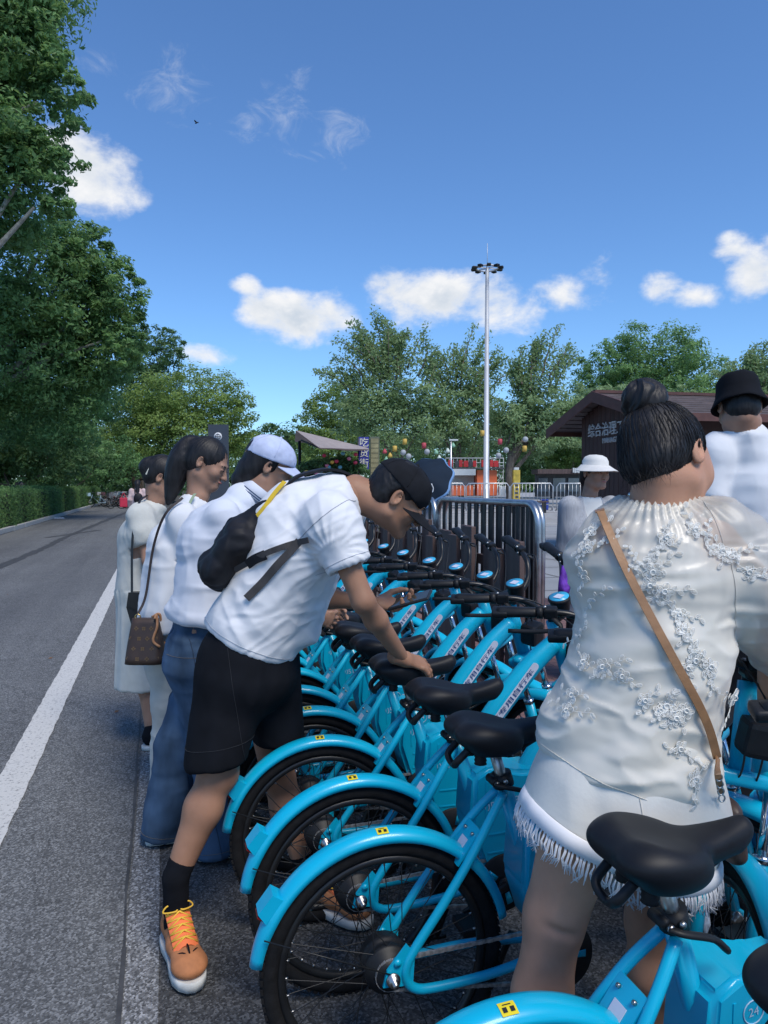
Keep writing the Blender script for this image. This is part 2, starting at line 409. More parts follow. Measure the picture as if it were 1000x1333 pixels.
# ================================================================== SETTING: ground, road, pavement
def asphalt(name, base, speck, bumps=.5, light=.0):
    m = bpy.data.materials.new(name); m.use_nodes = True; nt = m.node_tree; N, L = nt.nodes, nt.links; b = N['Principled BSDF']
    tc = N.new('ShaderNodeTexCoord')
    def nz(s, d=3, r=.6):
        n = N.new('ShaderNodeTexNoise'); n.inputs['Scale'].default_value = s; n.inputs['Detail'].default_value = d; n.inputs['Roughness'].default_value = r
        L.new(tc.outputs['Object'], n.inputs[0]); return n.outputs[0]
    vo = N.new('ShaderNodeTexVoronoi'); vo.inputs['Scale'].default_value = 150; L.new(tc.outputs['Object'], vo.inputs[0])
    big = nz(.7, 5); fine = nz(260, 2); mid = nz(9, 4)
    r1 = N.new('ShaderNodeValToRGB'); e = r1.color_ramp.elements
    e[0].position = .25; e[0].color = (*[c * .78 for c in base], 1); e[1].position = .75; e[1].color = (*[c * 1.2 for c in base], 1)
    mx0 = N.new('ShaderNodeMath'); mx0.operation = 'MULTIPLY_ADD'; mx0.inputs[1].default_value = .5; L.new(mid, mx0.inputs[0])
    hm = N.new('ShaderNodeMath'); hm.operation = 'MULTIPLY'; hm.inputs[1].default_value = .5; L.new(big, hm.inputs[0]); L.new(hm.outputs[0], mx0.inputs[2])
    L.new(mx0.outputs[0], r1.inputs[0])
    # aggregate: each voronoi cell its own grey
    bw = N.new('ShaderNodeRGBToBW'); L.new(vo.outputs['Color'], bw.inputs[0])
    rs = N.new('ShaderNodeValToRGB'); e = rs.color_ramp.elements
    e[0].position = .2; e[0].color = (.35, .35, .35, 1); e[1].position = .8; e[1].color = (1.9, 1.9, 1.9, 1)
    x = rs.color_ramp.elements.new(.6); x.color = (.95, .95, .95, 1)
    L.new(bw.outputs[0], rs.inputs[0])
    mul = N.new('ShaderNodeMix'); mul.data_type = 'RGBA'; mul.blend_type = 'MULTIPLY'; mul.inputs[0].default_value = speck
    L.new(r1.outputs[0], mul.inputs[6]); L.new(rs.outputs[0], mul.inputs[7])
    mpw = N.new('ShaderNodeMapping'); mpw.inputs['Scale'].default_value = (1.6, .07, 1); L.new(tc.outputs['Object'], mpw.inputs[0])
    nw = N.new('ShaderNodeTexNoise'); nw.inputs['Scale'].default_value = 1.0; nw.inputs['Detail'].default_value = 6; nw.inputs['Roughness'].default_value = .65; L.new(mpw.outputs[0], nw.inputs[0])
    rw = N.new('ShaderNodeValToRGB'); rw.color_ramp.elements[0].position = .35; rw.color_ramp.elements[0].color = (.72, .72, .73, 1); rw.color_ramp.elements[1].position = .65; rw.color_ramp.elements[1].color = (1.12, 1.12, 1.1, 1); L.new(nw.outputs[0], rw.inputs[0])
    vc = N.new('ShaderNodeTexVoronoi'); vc.feature = 'DISTANCE_TO_EDGE'; vc.inputs['Scale'].default_value = .55; nd = N.new('ShaderNodeTexNoise'); nd.inputs['Scale'].default_value = 2.2; nd.inputs['Detail'].default_value = 5; L.new(tc.outputs['Object'], nd.inputs[0])
    va = N.new('ShaderNodeVectorMath'); va.operation = 'MULTIPLY_ADD'; va.inputs[1].default_value = (.7, .7, 0); L.new(nd.outputs['Color'], va.inputs[0]); L.new(tc.outputs['Object'], va.inputs[2]); L.new(va.outputs[0], vc.inputs[0])
    rc = N.new('ShaderNodeValToRGB'); rc.color_ramp.elements[0].position = .0; rc.color_ramp.elements[0].color = (.55, .55, .55, 1); rc.color_ramp.elements[1].position = .006; rc.color_ramp.elements[1].color = (1, 1, 1, 1); L.new(vc.outputs[0], rc.inputs[0])
    m2 = N.new('ShaderNodeMix'); m2.data_type = 'RGBA'; m2.blend_type = 'MULTIPLY'; m2.inputs[0].default_value = .8; L.new(mul.outputs[2], m2.inputs[6]); L.new(rw.outputs[0], m2.inputs[7])
    m3 = N.new('ShaderNodeMix'); m3.data_type = 'RGBA'; m3.blend_type = 'MULTIPLY'; m3.inputs[0].default_value = .5; L.new(m2.outputs[2], m3.inputs[6]); L.new(rc.outputs[0], m3.inputs[7])
    L.new(m3.outputs[2], b.inputs['Base Color'])
    b.inputs['Roughness'].default_value = .8; b.inputs['Specular IOR Level'].default_value = .35
    ad = N.new('ShaderNodeMath'); ad.operation = 'ADD'; L.new(vo.outputs['Distance'], ad.inputs[0]); L.new(fine, ad.inputs[1])
    bp = N.new('ShaderNodeBump'); bp.inputs['Strength'].default_value = bumps; bp.inputs['Distance'].default_value = .004
    L.new(ad.outputs[0], bp.inputs['Height']); L.new(bp.outputs[0], b.inputs['Normal'])
    return m
def sheet(name, x0, x1, y0, y1, z, m, label=None):
    o = MB().add([(x0, y0, z), (x1, y0, z), (x1, y1, z), (x0, y1, z)], [(0, 1, 2, 3)], False).build(name, m)
    o['kind'] = 'structure'; return o
M_road = asphalt('asphalt_road', (.145, .148, .150), .75)
M_bay = asphalt('asphalt_bay', (.088, .089, .09), .9, .7)
M_soil = mat('soil', (.07, .06, .04), .95, var=.35, scale=2, bump=.6, bscale=30)
M_plaza = mat('plaza_stone', (.30, .31, .32), .7, var=.12, scale=.6, bump=.2, bscale=60)
sheet('ground', -700, 700, -400, 1200, -.012, M_soil)
sheet('road', -4.6, -.13, -14, 66, 0.0, M_road)
sheet('parking_bay', -.03, 1.72, -8, 60, .0, M_bay)
# worn pale gutter strip between road and parking bay
M_gut = asphalt('worn_gutter', (.235, .238, .242), .95, .8)
sheet('gutter_strip', -.13, -.03, -14, 60, .002, M_gut)
M_joint = mat('tar_joint', (.055, .056, .058), .7, var=.3, scale=12)
jt = MB(); rng = random.Random(4); pts = [(-.145 + .008 * math.sin(y * .9) + rng.uniform(-.006, .006), y) for y in np.arange(-6, 58, .35)]
for (a, ya), (b2, yb) in zip(pts, pts[1:]):
    w = .003 + .005 * rng.random(); jt.add([(a - w, ya, .004), (a + w, ya, .004), (b2 + w, yb, .004), (b2 - w, yb, .004)], [(0, 1, 2, 3)], False)
o = jt.build('tar_joint', M_joint); o['kind'] = 'structure'
# painted edge line, worn
def paint_mat():
    m = bpy.data.materials.new('road_paint'); m.use_nodes = True; nt = m.node_tree; N, L = nt.nodes, nt.links; b = N['Principled BSDF']
    tc = N.new('ShaderNodeTexCoord'); n = N.new('ShaderNodeTexNoise'); n.inputs['Scale'].default_value = 60; n.inputs['Detail'].default_value = 6; n.inputs['Roughness'].default_value = .75
    L.new(tc.outputs['Object'], n.inputs[0]); r = N.new('ShaderNodeValToRGB'); e = r.color_ramp.elements
    e[0].position = .36; e[0].color = (.17, .17, .17, 1); e[1].position = .46; e[1].color = (.56, .55, .52, 1); L.new(n.outputs[0], r.inputs[0])
    L.new(r.outputs[0], b.inputs['Base Color']); b.inputs['Roughness'].default_value = .75
    bp = N.new('ShaderNodeBump'); bp.inputs['Strength'].default_value = .4; bp.inputs['Distance'].default_value = .003; L.new(n.outputs[0], bp.inputs['Height']); L.new(bp.outputs[0], b.inputs['Normal'])
    return m
ln = MB(); rng = random.Random(11); ys = np.arange(-6, 62, .06); V = []
for y in ys: V += [(-.80 + rng.uniform(-.004, .004), y, .004), (-.645 + rng.uniform(-.004, .004), y, .004)]
ln.add(V, [(2 * i, 2 * i + 1, 2 * i + 3, 2 * i + 2) for i in range(len(ys) - 1)], False)
o = ln.build('edge_line', paint_mat()); o['kind'] = 'structure'
# dark patch seam that crosses the road
sm = MB(); rng = random.Random(5)
A = ground_at(-10, 742)[:2]; Bq = ground_at(98, 694)[:2]; Cq = ground_at(172, 664)[:2]
path = spline([(A[0], A[1], .003), ((A[0] + Bq[0]) / 2 + .05, (A[1] + Bq[1]) / 2, .003), (Bq[0], Bq[1], .003), (Cq[0], Cq[1], .003)], 14)
for p, q in zip(path, path[1:]):
    w = .07 + .05 * rng.random(); t = unit(q - p); nrm = np.array((-t[1], t[0], 0)) * w
    sm.add([p - nrm, p + nrm, q + nrm, q - nrm], [(0, 1, 2, 3)], False)
A2 = ground_at(60, 700)[:2]; B2 = ground_at(130, 690)[:2]
path = spline([(A2[0], A2[1], .004), (B2[0], B2[1], .004)], 10)
for p, q in zip(path, path[1:]):
    t = unit(q - p); nrm = np.array((-t[1], t[0], 0)) * .09; sm.add([p - nrm, p + nrm, q + nrm, q - nrm], [(0, 1, 2, 3)], False)
o = sm.build('tar_seam', M_joint); o['kind'] = 'structure'
# red-brown brick pavement in front of the bicycles; individual pavers near the camera
M_mortar = mat('paver_joint', (.09, .08, .075), .9, var=.3, scale=20)
M_pav = [mat('paver_%d' % i, c, .8, var=.22, scale=30, bump=.3, bscale=200) for i, c in enumerate([(.30, .165, .15), (.26, .14, .13), (.33, .20, .18)])]
def brick_mat():
    m = bpy.data.materials.new('brick_paving'); m.use_nodes = True; nt = m.node_tree; N, L = nt.nodes, nt.links; b = N['Principled BSDF']; tc = N.new('ShaderNodeTexCoord')
    t = N.new('ShaderNodeTexBrick'); t.inputs['Scale'].default_value = 1.0; t.inputs['Brick Width'].default_value = .2; t.inputs['Row Height'].default_value = .1; t.inputs['Mortar Size'].default_value = .004
    t.inputs['Color1'].default_value = (.30, .165, .15, 1); t.inputs['Color2'].default_value = (.25, .135, .125, 1); t.inputs['Mortar'].default_value = (.09, .08, .075, 1); L.new(tc.outputs['Object'], t.inputs[0])
    n = N.new('ShaderNodeTexNoise'); n.inputs['Scale'].default_value = 3; n.inputs['Detail'].default_value = 8; L.new(tc.outputs['Object'], n.inputs[0]); mx = N.new('ShaderNodeMix'); mx.data_type = 'RGBA'; mx.blend_type = 'MULTIPLY'; mx.inputs[0].default_value = .5
    L.new(t.outputs[0], mx.inputs[6]); L.new(n.outputs[0], mx.inputs[7]); L.new(mx.outputs[2], b.inputs['Base Color']); b.inputs['Roughness'].default_value = .85
    bp = N.new('ShaderNodeBump'); bp.inputs['Strength'].default_value = .6; bp.inputs['Distance'].default_value = .004; bp.invert = True; L.new(t.outputs['Fac'], bp.inputs['Height']); L.new(bp.outputs[0], b.inputs['Normal']); return m
pave = sheet('brick_pavement', 1.86, 4.4, -8, 16, .094, brick_mat())
pv = [mesh_from('brick', *(lambda b: (b.v, b.f))(MB().box((0, 0, 0), (.196, .096, .03), bev=.004)), smooth=False) for _ in range(3)]
for me, m in zip(pv, M_pav): me.materials.append(m)
rng = random.Random(2); cnt = 0
for iy in range(0, 44):
    for ix in range(0, 26):
        x = 1.96 + ix * .2 + (.1 if iy % 2 else 0); y = 2.2 + iy * .1
        q = np.array((x, y, .1)) - _C; d = q @ _F; pxx = 500 + F_PX * (q @ _R) / d
        if not (905 < pxx < 1030) or d > 5.6 or cnt >= 298 or x > 4.28: continue
        bo = link('brick', pv[rng.randrange(3)], None, pave, (x, y, .099 + rng.uniform(-.0015, .0015))); cnt += 1
M_kerb = mat('kerb_granite', (.34, .34, .33), .8, var=.2, scale=14, bump=.35, bscale=150)
def kerb_run(name, x, y0, y1, h, L=1.0, w=.14):
    k = MB().box((x, (y0 + y1) / 2, h / 2 - .03), (w - .03, y1 - y0, h - .06)).build(name, M_mortar); k['kind'] = 'structure'
    me = mesh_from('kerb_stone', *(lambda b: (b.v, b.f))(MB().box((0, 0, 0), (w, L - .012, h), bev=.012)), smooth=False); me.materials.append(M_kerb)
    r = random.Random(3); y = y0 + L / 2
    while y < y1:
        s = link('kerb_stone', me, None, k, (x + r.uniform(-.006, .006), y, h / 2 + r.uniform(-.005, .004))); y += L
    return k
kerb_run('bay_kerb', 1.79, -3, 30, .10)
kerb_run('road_kerb', -4.68, 8, 66, .15)
# plaza beyond the bicycles: pale paving with stone joints, then a low raised terrace
sheet('plaza', 1.86, 60, 16, 66, .086, M_plaza)
sheet('plaza_near', 4.4, 60, -8, 16, .088, M_plaza)
M_terr = mat('terrace_stone', (.36, .36, .36), .75, var=.1, scale=1.5, bump=.2, bscale=40)
# ================================================================== SHARED E-BIKES
M_blue = mat('cyan_paint', (.002, .41, .62), .33, var=.08, scale=3, coat=.35, spec=.4)
M_rub = mat('tyre_rubber', (.010, .010, .011), .85, spec=.2, var=.3, scale=40, bump=.5, bscale=220)
M_blk = mat('black_plastic', (.011, .012, .014), .5, spec=.3, var=.25, scale=25, bump=.12, bscale=400)
M_blkm = mat('black_metal', (.02, .021, .023), .35, metal=.4, var=.2, scale=15)
M_steel = mat('worn_steel', (.42, .41, .40), .32, metal=1.0, var=.3, scale=60, bump=.15, bscale=300)
M_chain = mat('chain_steel', (.45, .44, .43), .45, metal=.7, var=.4, scale=90)
M_sad = mat('saddle_vinyl', (.009, .010, .013), .5, spec=.28, var=.25, scale=12, bump=.1, bscale=700, bdist=.0006)
M_stk = mat('sticker_film', (.56, .60, .72), .5, var=.06, scale=30)
M_ink = mat('sticker_ink', (.03, .07, .20), .5, var=.1)
M_line = mat('sticker_outline', (.42, .58, .72), .5, var=.08)
M_yel = mat('sticker_yellow', (.78, .62, .02), .5, var=.08)
M_red = mat('reflector_red', (.20, .012, .012), .2, var=.1)
M_screen = mat('display_film', (.05, .42, .68), .3, var=.15, scale=60)
M_lens = mat('clear_reflector', (.62, .64, .66), .2, var=.3, scale=90, spec=.8)
M_cable = mat('cable_sheath', (.011, .011, .012), .5, var=.1)
M_chr = mat('chrome_leg', (.55, .57, .6), .12, metal=1.0, var=.1, scale=20)

WR = .30                                           # wheel radius with tyre
AX_R = np.array((0, 0, .30)); AX_F = np.array((1.06, 0, .30)); BB = np.array((.44, 0, .275))
HEAD_T = np.array((.835, 0, .965)); HEAD_B = np.array((.895, 0, .775)); STEER = unit(HEAD_T - HEAD_B)
SEAT_T = np.array((.315, 0, .69))

def ring(mb, c, R, r, n=40, m=8, ax=(0, 1, 0), flat=(1, 1)):
    c = np.array(c, float); V = []; F = []
    for i in range(n):
        a = 2 * PI * i / n; d = np.array((math.cos(a), 0, math.sin(a)))
        for k in range(m):
            b = 2 * PI * k / m; V.append(c + d * (R + r * flat[0] * math.cos(b)) + np.array((0, 1, 0)) * r * flat[1] * math.sin(b))
    for i in range(n):
        for k in range(m): F.append((i * m + k, ((i + 1) % n) * m + k, ((i + 1) % n) * m + (k + 1) % m, i * m + (k + 1) % m))
    mb.add(V, F)
def wheel(parent, c, name, motor):
    b = MB(); ring(b, c, WR - .048, .013, 48, 8, flat=(.95, 1.0)); rim = b.build(name, M_blkm, parent)
    b = MB(); ring(b, c, WR - .021, .0215, 56, 10, flat=(1, .95))
    for i in range(90):                            # tread blocks
        a = 2 * PI * i / 90
        for s_ in (-1, 1):
            p = np.array(c) + (WR - .003) * np.array((math.cos(a + .02 * s_), 0, math.sin(a + .02 * s_))) + np.array((0, s_ * .009, 0))
            R = np.array(((math.cos(a), 0, -math.sin(a)), (0, 1, 0), (math.sin(a), 0, math.cos(a))))
            b.box(p, (.006, .013, .012), rot=R)
    b.build('tyre', M_rub, rim)
    hr = .052 if motor else .026; hw = .034
    b = MB(); n = 36
    for i in range(n):
        s_ = 1 if i % 2 else -1; a0 = 2 * PI * i / n; a1 = a0 + (1 if (i // 2) % 2 else -1) * .55
        p0 = np.array(c) + np.array((hr * math.cos(a1), s_ * hw, hr * math.sin(a1))); p1 = np.array(c) + (WR - .058) * np.array((math.cos(a0), 0, math.sin(a0))) + np.array((0, s_ * .004, 0))
        b.tube([p0, p1], .0013, 4, caps=False)
    b.build('spokes', M_blkm, rim)['kind'] = 'stuff'
    b = MB()
    for i in range(n):
        a0 = 2 * PI * i / n; d = np.array((math.cos(a0), 0, math.sin(a0))); b.tube([np.array(c) + (WR - .066) * d, np.array(c) + (WR - .056) * d], .0028, 5)
    b.build('spoke_nipples', M_steel, rim)['kind'] = 'stuff'
    b = MB()
    if motor: b.lathe([(.016, -.062), (.036, -.060), (.038, -.050), (.047, -.049), (.049, -.040), (.056, -.039), (.058, -.024), (.055, -.022), (.055, -.008), (.059, -.006), (.059, .010), (.055, .014), (.055, .034), (.045, .044), (.024, .055), (.012, .06)], 32, c, (0, 1, 0))
    else: b.lathe([(.012, -.05), (.028, -.04), (.028, -.034), (.017, -.03), (.017, .03), (.028, .034), (.028, .04), (.012, .05)], 20, c, (0, 1, 0))
    b.build('hub_motor' if motor else 'hub', M_blk, rim)
    b = MB().lathe([(.007, -.10), (.007, -.088), (.013, -.088), (.013, -.078), (.017, -.078), (.017, -.074), (.006, -.074), (.006, .074), (.017, .074), (.017, .078), (.013, .088), (.007, .098)], 14, c, (0, 1, 0))
    b.build('axle_nut', M_steel, rim)
    if name == 'front_wheel':
        a = 2.4; p = np.array(c) + .18 * np.array((math.cos(a), 0, math.sin(a))) + np.array((0, -.014, 0))
        t = np.array((math.cos(a), 0, math.sin(a)))
        MB().tube([p - t * .05, p - t * .03, p + t * .03, p + t * .05], [.004, .014, .014, .004], 8, flat=(.45, 1, (0, 1, 0))).build('wheel_reflector', M_lens, rim)
    return rim
def fender(name, c, R, a0, a1, parent, w=.031):
    """arched mudguard; angles in degrees, thickness 2.5 mm"""
    b = MB(); rows = []
    prof = [(-1.0, -.016), (-.97, -.004), (-.72, .006), (-.3, .0105), (.3, .0105), (.72, .006), (.97, -.004), (1.0, -.016), (.93, -.016), (.68, .001), (.28, .007), (-.28, .007), (-.68, .001), (-.93, -.016)]
    n = 44
    for i in range(n + 1):
        t = i / n; a = rad(a0 + (a1 - a0) * t)
        ww = w * min(1.0, .62 + 3.0 * min(t, 1 - t))
        rows.append([np.array(c) + (R + h) * np.array((math.cos(a), 0, math.sin(a))) + np.array((0, ww * u, 0)) for u, h in prof])
    b.sheet(rows, closed=True)
    k = len(prof); b.f.append(tuple(range(k - 1, -1, -1))); b.f.append(tuple(n * k + i for i in range(k))); b.sm += [False, False]
    return b.build(name, M_blue, parent)
def saddle_mesh():
    s = SDF()
    # local: nose +x; z up; two lobes at the back, waist, nose
    for sy in (-1, 1): s.ell((-.055, sy * .048, -.004), (.085, .058, .036), k=.03)
    s.ell((-.05, 0, -.010), (.080, .085, .034), k=.03)
    s.econe((0.0, 0, -.012), (.155, 0, -.002), (.055, .030), (.026, .026), (0, 1, 0), k=.035)
    for sy in (-1, 1): s.ell((-.03, sy * .062, -.030), (.07, .030, .034), k=.025)
    s.econe((.04, 0, -.03), (.14, 0, -.024), (.040, .03), (.024, .022), (0, 1, 0), k=.02)
    s.ell((.03, 0, .036), (.11, .10, .026), k=.03, op='s')
    s.half((0, 0, -.058), (0, 0, -1), k=.008)
    return s.mesh(.0035, smooth=4)
SADDLE = None
def make_bike():
    root = empty('shared_bicycle')
    # ---- frame
    b = MB()
    dt = spline([HEAD_B * .35 + HEAD_T * .65 + np.array((-.015, 0, -.01)), (.74, 0, .80), (.60, 0, .635), (.50, 0, .48), (.445, 0, .34)], 8)
    b.tube(dt, [.030 + .006 * min(1, 3 * i / len(dt)) for i in range(len(dt))], 14, flat=(.98, 1.15))
    b.tube([HEAD_B - STEER * .01, HEAD_T + STEER * .005], .025, 14)
    b.tube([BB + (0, 0, .0), SEAT_T + (SEAT_T - BB) * .04], .0205, 12)
    b.lathe([(.03, -.045), (.03, .045)], 16, BB, (0, 1, 0))
    for s_ in (-1, 1):
        y = s_ * .066
        loop = [(.41, s_ * .03, .272), (.33, s_ * .05, .265), (.22, y, .262), (.10, y, .258), (.055, y, .266), (.034, y, .292), (.036, y, .325), (.062, y, .368), (.12, y, .445), (.19, s_ * .056, .535), (.25, s_ * .040, .615), (.305, s_ * .016, .682)]
        b.tube(spline(loop, 5), .0115, 10)
        b.prism([(-.028, -.018), (.045, -.024), (.05, .05), (.03, .075), (-.018, .02)], (.005, y, .30), (1, 0, 0), (0, 0, 1), .007)
        b.lathe([(.009, -.008), (.009, .008)], 8, (.012, y, .335), (0, 1, 0))
    # bridge plate between the stays that carries the mudguard
    t = unit(np.array((.25, 0, .615)) - np.array((.12, 0, .445)))
    b.box((.205, 0, .565), (.10, .075, .006), rot=np.array(((t[0], 0, -t[2]), (0, 1, 0), (t[2], 0, t[0]))))
    fr = b.build('frame', M_blue, root)
    b = MB(); nrm = np.array((-t[2], 0, t[0]))
    for u, v in ((-.035, -.022), (-.035, .022), (.03, -.022), (.03, .022)):
        p = np.array((.205, 0, .565)) + t * u + np.array((0, v, 0)); b.lathe([(.0045, 0), (.0045, .006), (.002, .008)], 8, p + nrm * .002, nrm)
    b.build('plate_bolts', M_steel, fr)['kind'] = 'stuff'
    p = np.array((.205, 0, .565)) + nrm * .0045
    MB().prism([(-.016, -.016), (.016, -.016), (.016, .016), (-.016, .016)], p - t * .004, t, (0, 1, 0), .002).build('plate_sticker', M_stk, fr)
    # name sticker on the side of the big tube that faces the road side
    a0, a1 = np.array(dt[20]), np.array(dt[7]); tx = unit(a1 - a0); Ls = .30; mid = (np.array((.655, 0, .700)))
    for s_ in (-1,):
        o = mid + np.array((0, s_ * .0355, 0)) + np.array((0, 0, 0))
        n_ = 8; w = .0135
        poly = [(-Ls / 2 + w * math.cos(a), w * math.sin(a)) for a in np.linspace(PI / 2, 3 * PI / 2, n_)] + [(Ls / 2 + w * math.cos(a), w * math.sin(a)) for a in np.linspace(-PI / 2, PI / 2, n_)]
        uz = np.cross(tx, (0, s_, 0)) * -s_; uz = unit(np.array((-tx[2], 0, tx[0])))
        MB().prism(poly, o, tx, uz, .003).build('name_sticker', M_stk, fr)
        me = text_mesh('景区专用自行车', .034, 0, name='sticker_lettering', offset=.0006)
        R = Matrix(((tx[0], uz[0], 0), (tx[1], uz[1], -1), (tx[2], uz[2], 0)))
        me.transform(Matrix.Translation(Vector(o + np.array((0, -.0028, 0)))) @ R.to_4x4() @ Matrix.Diagonal((1.15, .62, 1, 1)))
        link('sticker_lettering', me, M_ink, fr)
    # ---- battery case in the V of the frame
    b = MB(); poly = [(.375, .335), (.335, .46), (.345, .60), (.40, .628), (.50, .60), (.565, .60), (.60, .565), (.53, .45), (.49, .335), (.44, .30)]
    bm = bmesh.new(); vs_ = [bm.verts.new((x, -.064, z)) for x, z in poly]; f = bm.faces.new(vs_)
    ex = bmesh.ops.extrude_face_region(bm, geom=[f]); bmesh.ops.translate(bm, verts=[g for g in ex['geom'] if isinstance(g, bmesh.types.BMVert)], vec=(0, .128, 0))
    bmesh.ops.recalc_face_normals(bm, faces=bm.faces); bmesh.ops.bevel(bm, geom=bm.edges[:], offset=.014, segments=3, affect='EDGES')
    me = bpy.data.meshes.new('battery_case'); bm.to_mesh(me); bm.free(); me.polygons.foreach_set('use_smooth', [True] * len(me.polygons))
    try: me.set_sharp_from_angle(angle=rad(50))
    except Exception: pass
    bc = link('battery_case', me, M_blue, root)
    b = MB()
    for z in (.40, .455): b.box((.44, 0, z - .03), (.10, .133, .004))
    b.box((.385, 0, .52), (.006, .132, .13)); b.build('case_ribs', M_blue, bc)
    for me_t, sz, (x, z), of in (('0519-88', .034, (.435, .512), .0), ('24', .022, (.425, .562), 0)):
        me = text_mesh(me_t, sz, 0, name='service_number'); R = Matrix(((1, 0, 0), (0, 0, -1), (0, 1, 0)))
        me.transform(Matrix.Translation((x, -.0655, z)) @ R.to_4x4() @ Matrix.Rotation(rad(6), 4, 'Z')); link('service_number', me, M_line, bc)
    b = MB(); c0 = np.array((.425, -.065, .562))
    b.tube([c0 + .021 * np.array((math.cos(a), 0, math.sin(a))) for a in np.linspace(0, 2 * PI, 20)[:-1]], .0013, 4, closed=True)
    b.box(c0 + (.034, 0, .002), (.014, .002, .018)); b.build('service_emblem', M_line, bc)
    # ---- wheels
    wheel(root, AX_R, 'rear_wheel', True)
    # ---- rear mudguard
    rf = fender('rear_fender', AX_R, WR + .016, 12, 172, root)
    b = MB()                                        # plate holder at its tail
    a = rad(143); e = np.array((math.cos(a), 0, math.sin(a))); tg = np.array((-math.sin(a), 0, math.cos(a)))
    q0 = AX_R + e * (WR + .018)
    V = [q0 + tg * -.01 + (0, y, 0) for y in (-.026, .026)] + [q0 + tg * .055 + (0, y, 0) for y in (-.024, .024)] + [q0 + tg * .045 + e * .030 + (0, y, 0) for y in (-.024, .024)] + [q0 + tg * -.008 + e * .028 + (0, y, 0) for y in (-.026, .026)]
    b.add(V, [(0, 1, 3, 2), (2, 3, 5, 4), (4, 5, 7, 6), (6, 7, 1, 0), (0, 2, 4, 6), (1, 7, 5, 3)], False); b.build('tail_bracket', M_blue, rf)
    MB().prism([(-.021, .004), (.021, .004), (.021, .026), (-.021, .026)], q0 + tg * .0515, (0, 1, 0), e, .004).build('tail_reflector', M_red, rf)
    a = rad(93); b = MB()
    def patch(mb, a0, a1, y0, y1, dr):
        rows = []
        for y in np.linspace(y0, y1, 5):
            u = abs(y) / .031; h = .0105 if u < .3 else .0105 - (u - .3) / .42 * .0045 if u < .72 else .006
            rows.append([AX_R + (WR + .016 + h + dr) * np.array((math.cos(t_), 0, math.sin(t_))) + np.array((0, y, 0)) for t_ in np.linspace(rad(a0), rad(a1), 5)])
        mb.sheet(rows)
    patch(b, 89, 94, -.024, .0, .0012); b.build('yellow_sticker', M_yel, rf)
    b = MB(); patch(b, 89.7, 91.0, -.019, -.011, .0022); patch(b, 92.0, 93.3, -.019, -.011, .0022); patch(b, 90.3, 92.8, -.0075, -.0055, .0022); b.build('sticker_marks', M_blk, rf)
    b = MB()
    for s_ in (-1, 1):
        a = rad(158); e = AX_R + (WR + .016) * np.array((math.cos(a), 0, math.sin(a))) + np.array((0, s_ * .034, 0)); b.tube([AX_R + (0, s_ * .072, .01), e], .0018, 5)
    b.build('fender_stay', M_blkm, rf)
    # ---- drive train
    sp = AX_R + (0, -.056, 0); ch = BB + (0, -.056, 0)
    b = MB(); b.lathe([(.030, -.0015), (.030, .0015)], 30, sp, (0, 1, 0))
    for i in range(18): a = 2 * PI * i / 18; b.box(sp + .033 * np.array((math.cos(a), 0, math.sin(a))), (.006, .003, .006))
    b.build('sprocket', M_chain, root)
    b = MB(); Rs, Rc = .034, .072; path = []
    for a in np.linspace(rad(98), rad(262), 9): path.append(sp + Rs * np.array((math.cos(a), 0, math.sin(a))))
    lo = [sp + (0, 0, -Rs), ch + (0, 0, -Rc)]
    for t_ in np.linspace(.05, .95, 14): path.append(lo[0] * (1 - t_) + lo[1] * t_)
    for a in np.linspace(rad(-90), rad(90), 12): path.append(ch + Rc * np.array((math.cos(a), 0, math.sin(a))))
    for t_ in np.linspace(.05, .95, 14): path.append((ch + (0, 0, Rc)) * (1 - t_) + (sp + (0, 0, Rs)) * t_)
    path = [np.array(p) for p in path]; seg = []; acc = 0
    L = sum(np.linalg.norm(q - p) for p, q in zip(path, path[1:] + path[:1])); nl = int(L / .0127); step = L / nl; tgt = 0; out = []
    for p, q in zip(path, path[1:] + path[:1]):
        l = np.linalg.norm(q - p)
        while tgt <= acc + l and len(out) < nl: out.append((p + (q - p) * ((tgt - acc) / l), unit(q - p))); tgt += step
        acc += l
    for i, (p, t_) in enumerate(out):
        R = np.array(((t_[0], 0, -t_[2]), (0, 1, 0), (t_[2], 0, t_[0]))); b.box(p, (.0125, .007 if i % 2 else .0045, .0085), rot=R)
    b.build('chain', M_chain, root)
    b = MB(); b.lathe([(.085, -.004), (.088, 0), (.085, .004)], 36, BB + (0, -.066, 0), (0, 1, 0)); b.lathe([(.022, -.012), (.022, .0)], 16, BB + (0, -.07, 0), (0, 1, 0))
    cr = b.build('chainring_guard', M_blk, root)
    b = MB()
    for k in range(5):
        a = 2 * PI * k / 5; e = np.array((math.cos(a), 0, math.sin(a))); b.tube([BB + (0, -.0715, 0) + e * .03, BB + (0, -.0715, 0) + e * .065], [.007, .010], 8, flat=(1, .12, (0, 1, 0)))
    b.build('guard_windows', M_blue, cr)['kind'] = 'stuff'
    for s_, sg in ((-1, 1), (1, -1)):
        b = MB(); ca = rad(200); e = np.array((math.cos(ca), 0, math.sin(ca))) * sg; p0 = BB + (0, s_ * .085, 0); p1 = p0 + e * .15 + np.array((0, s_ * .01, 0))
        b.tube([p0, p1], [.013, .010], 8, flat=(.7, 1.1)); arm = b.build('crank_arm', M_blkm, root)
        MB().box(p1 + (0, s_ * .055, 0), (.085, .085, .022), bev=.006).build('pedal', M_blk, arm)
    b = MB(); b.tube(spline([(.36, .05, .28), (.34, .085, .18), (.315, .15, .012)], 6), .009, 8); b.tube([(.29, .155, .008), (.345, .15, .008)], .011, 8); b.build('kickstand', M_blkm, root)
    # ---- seat
    b = MB(); sdir = unit(SEAT_T - BB); top = SEAT_T + sdir * .105 
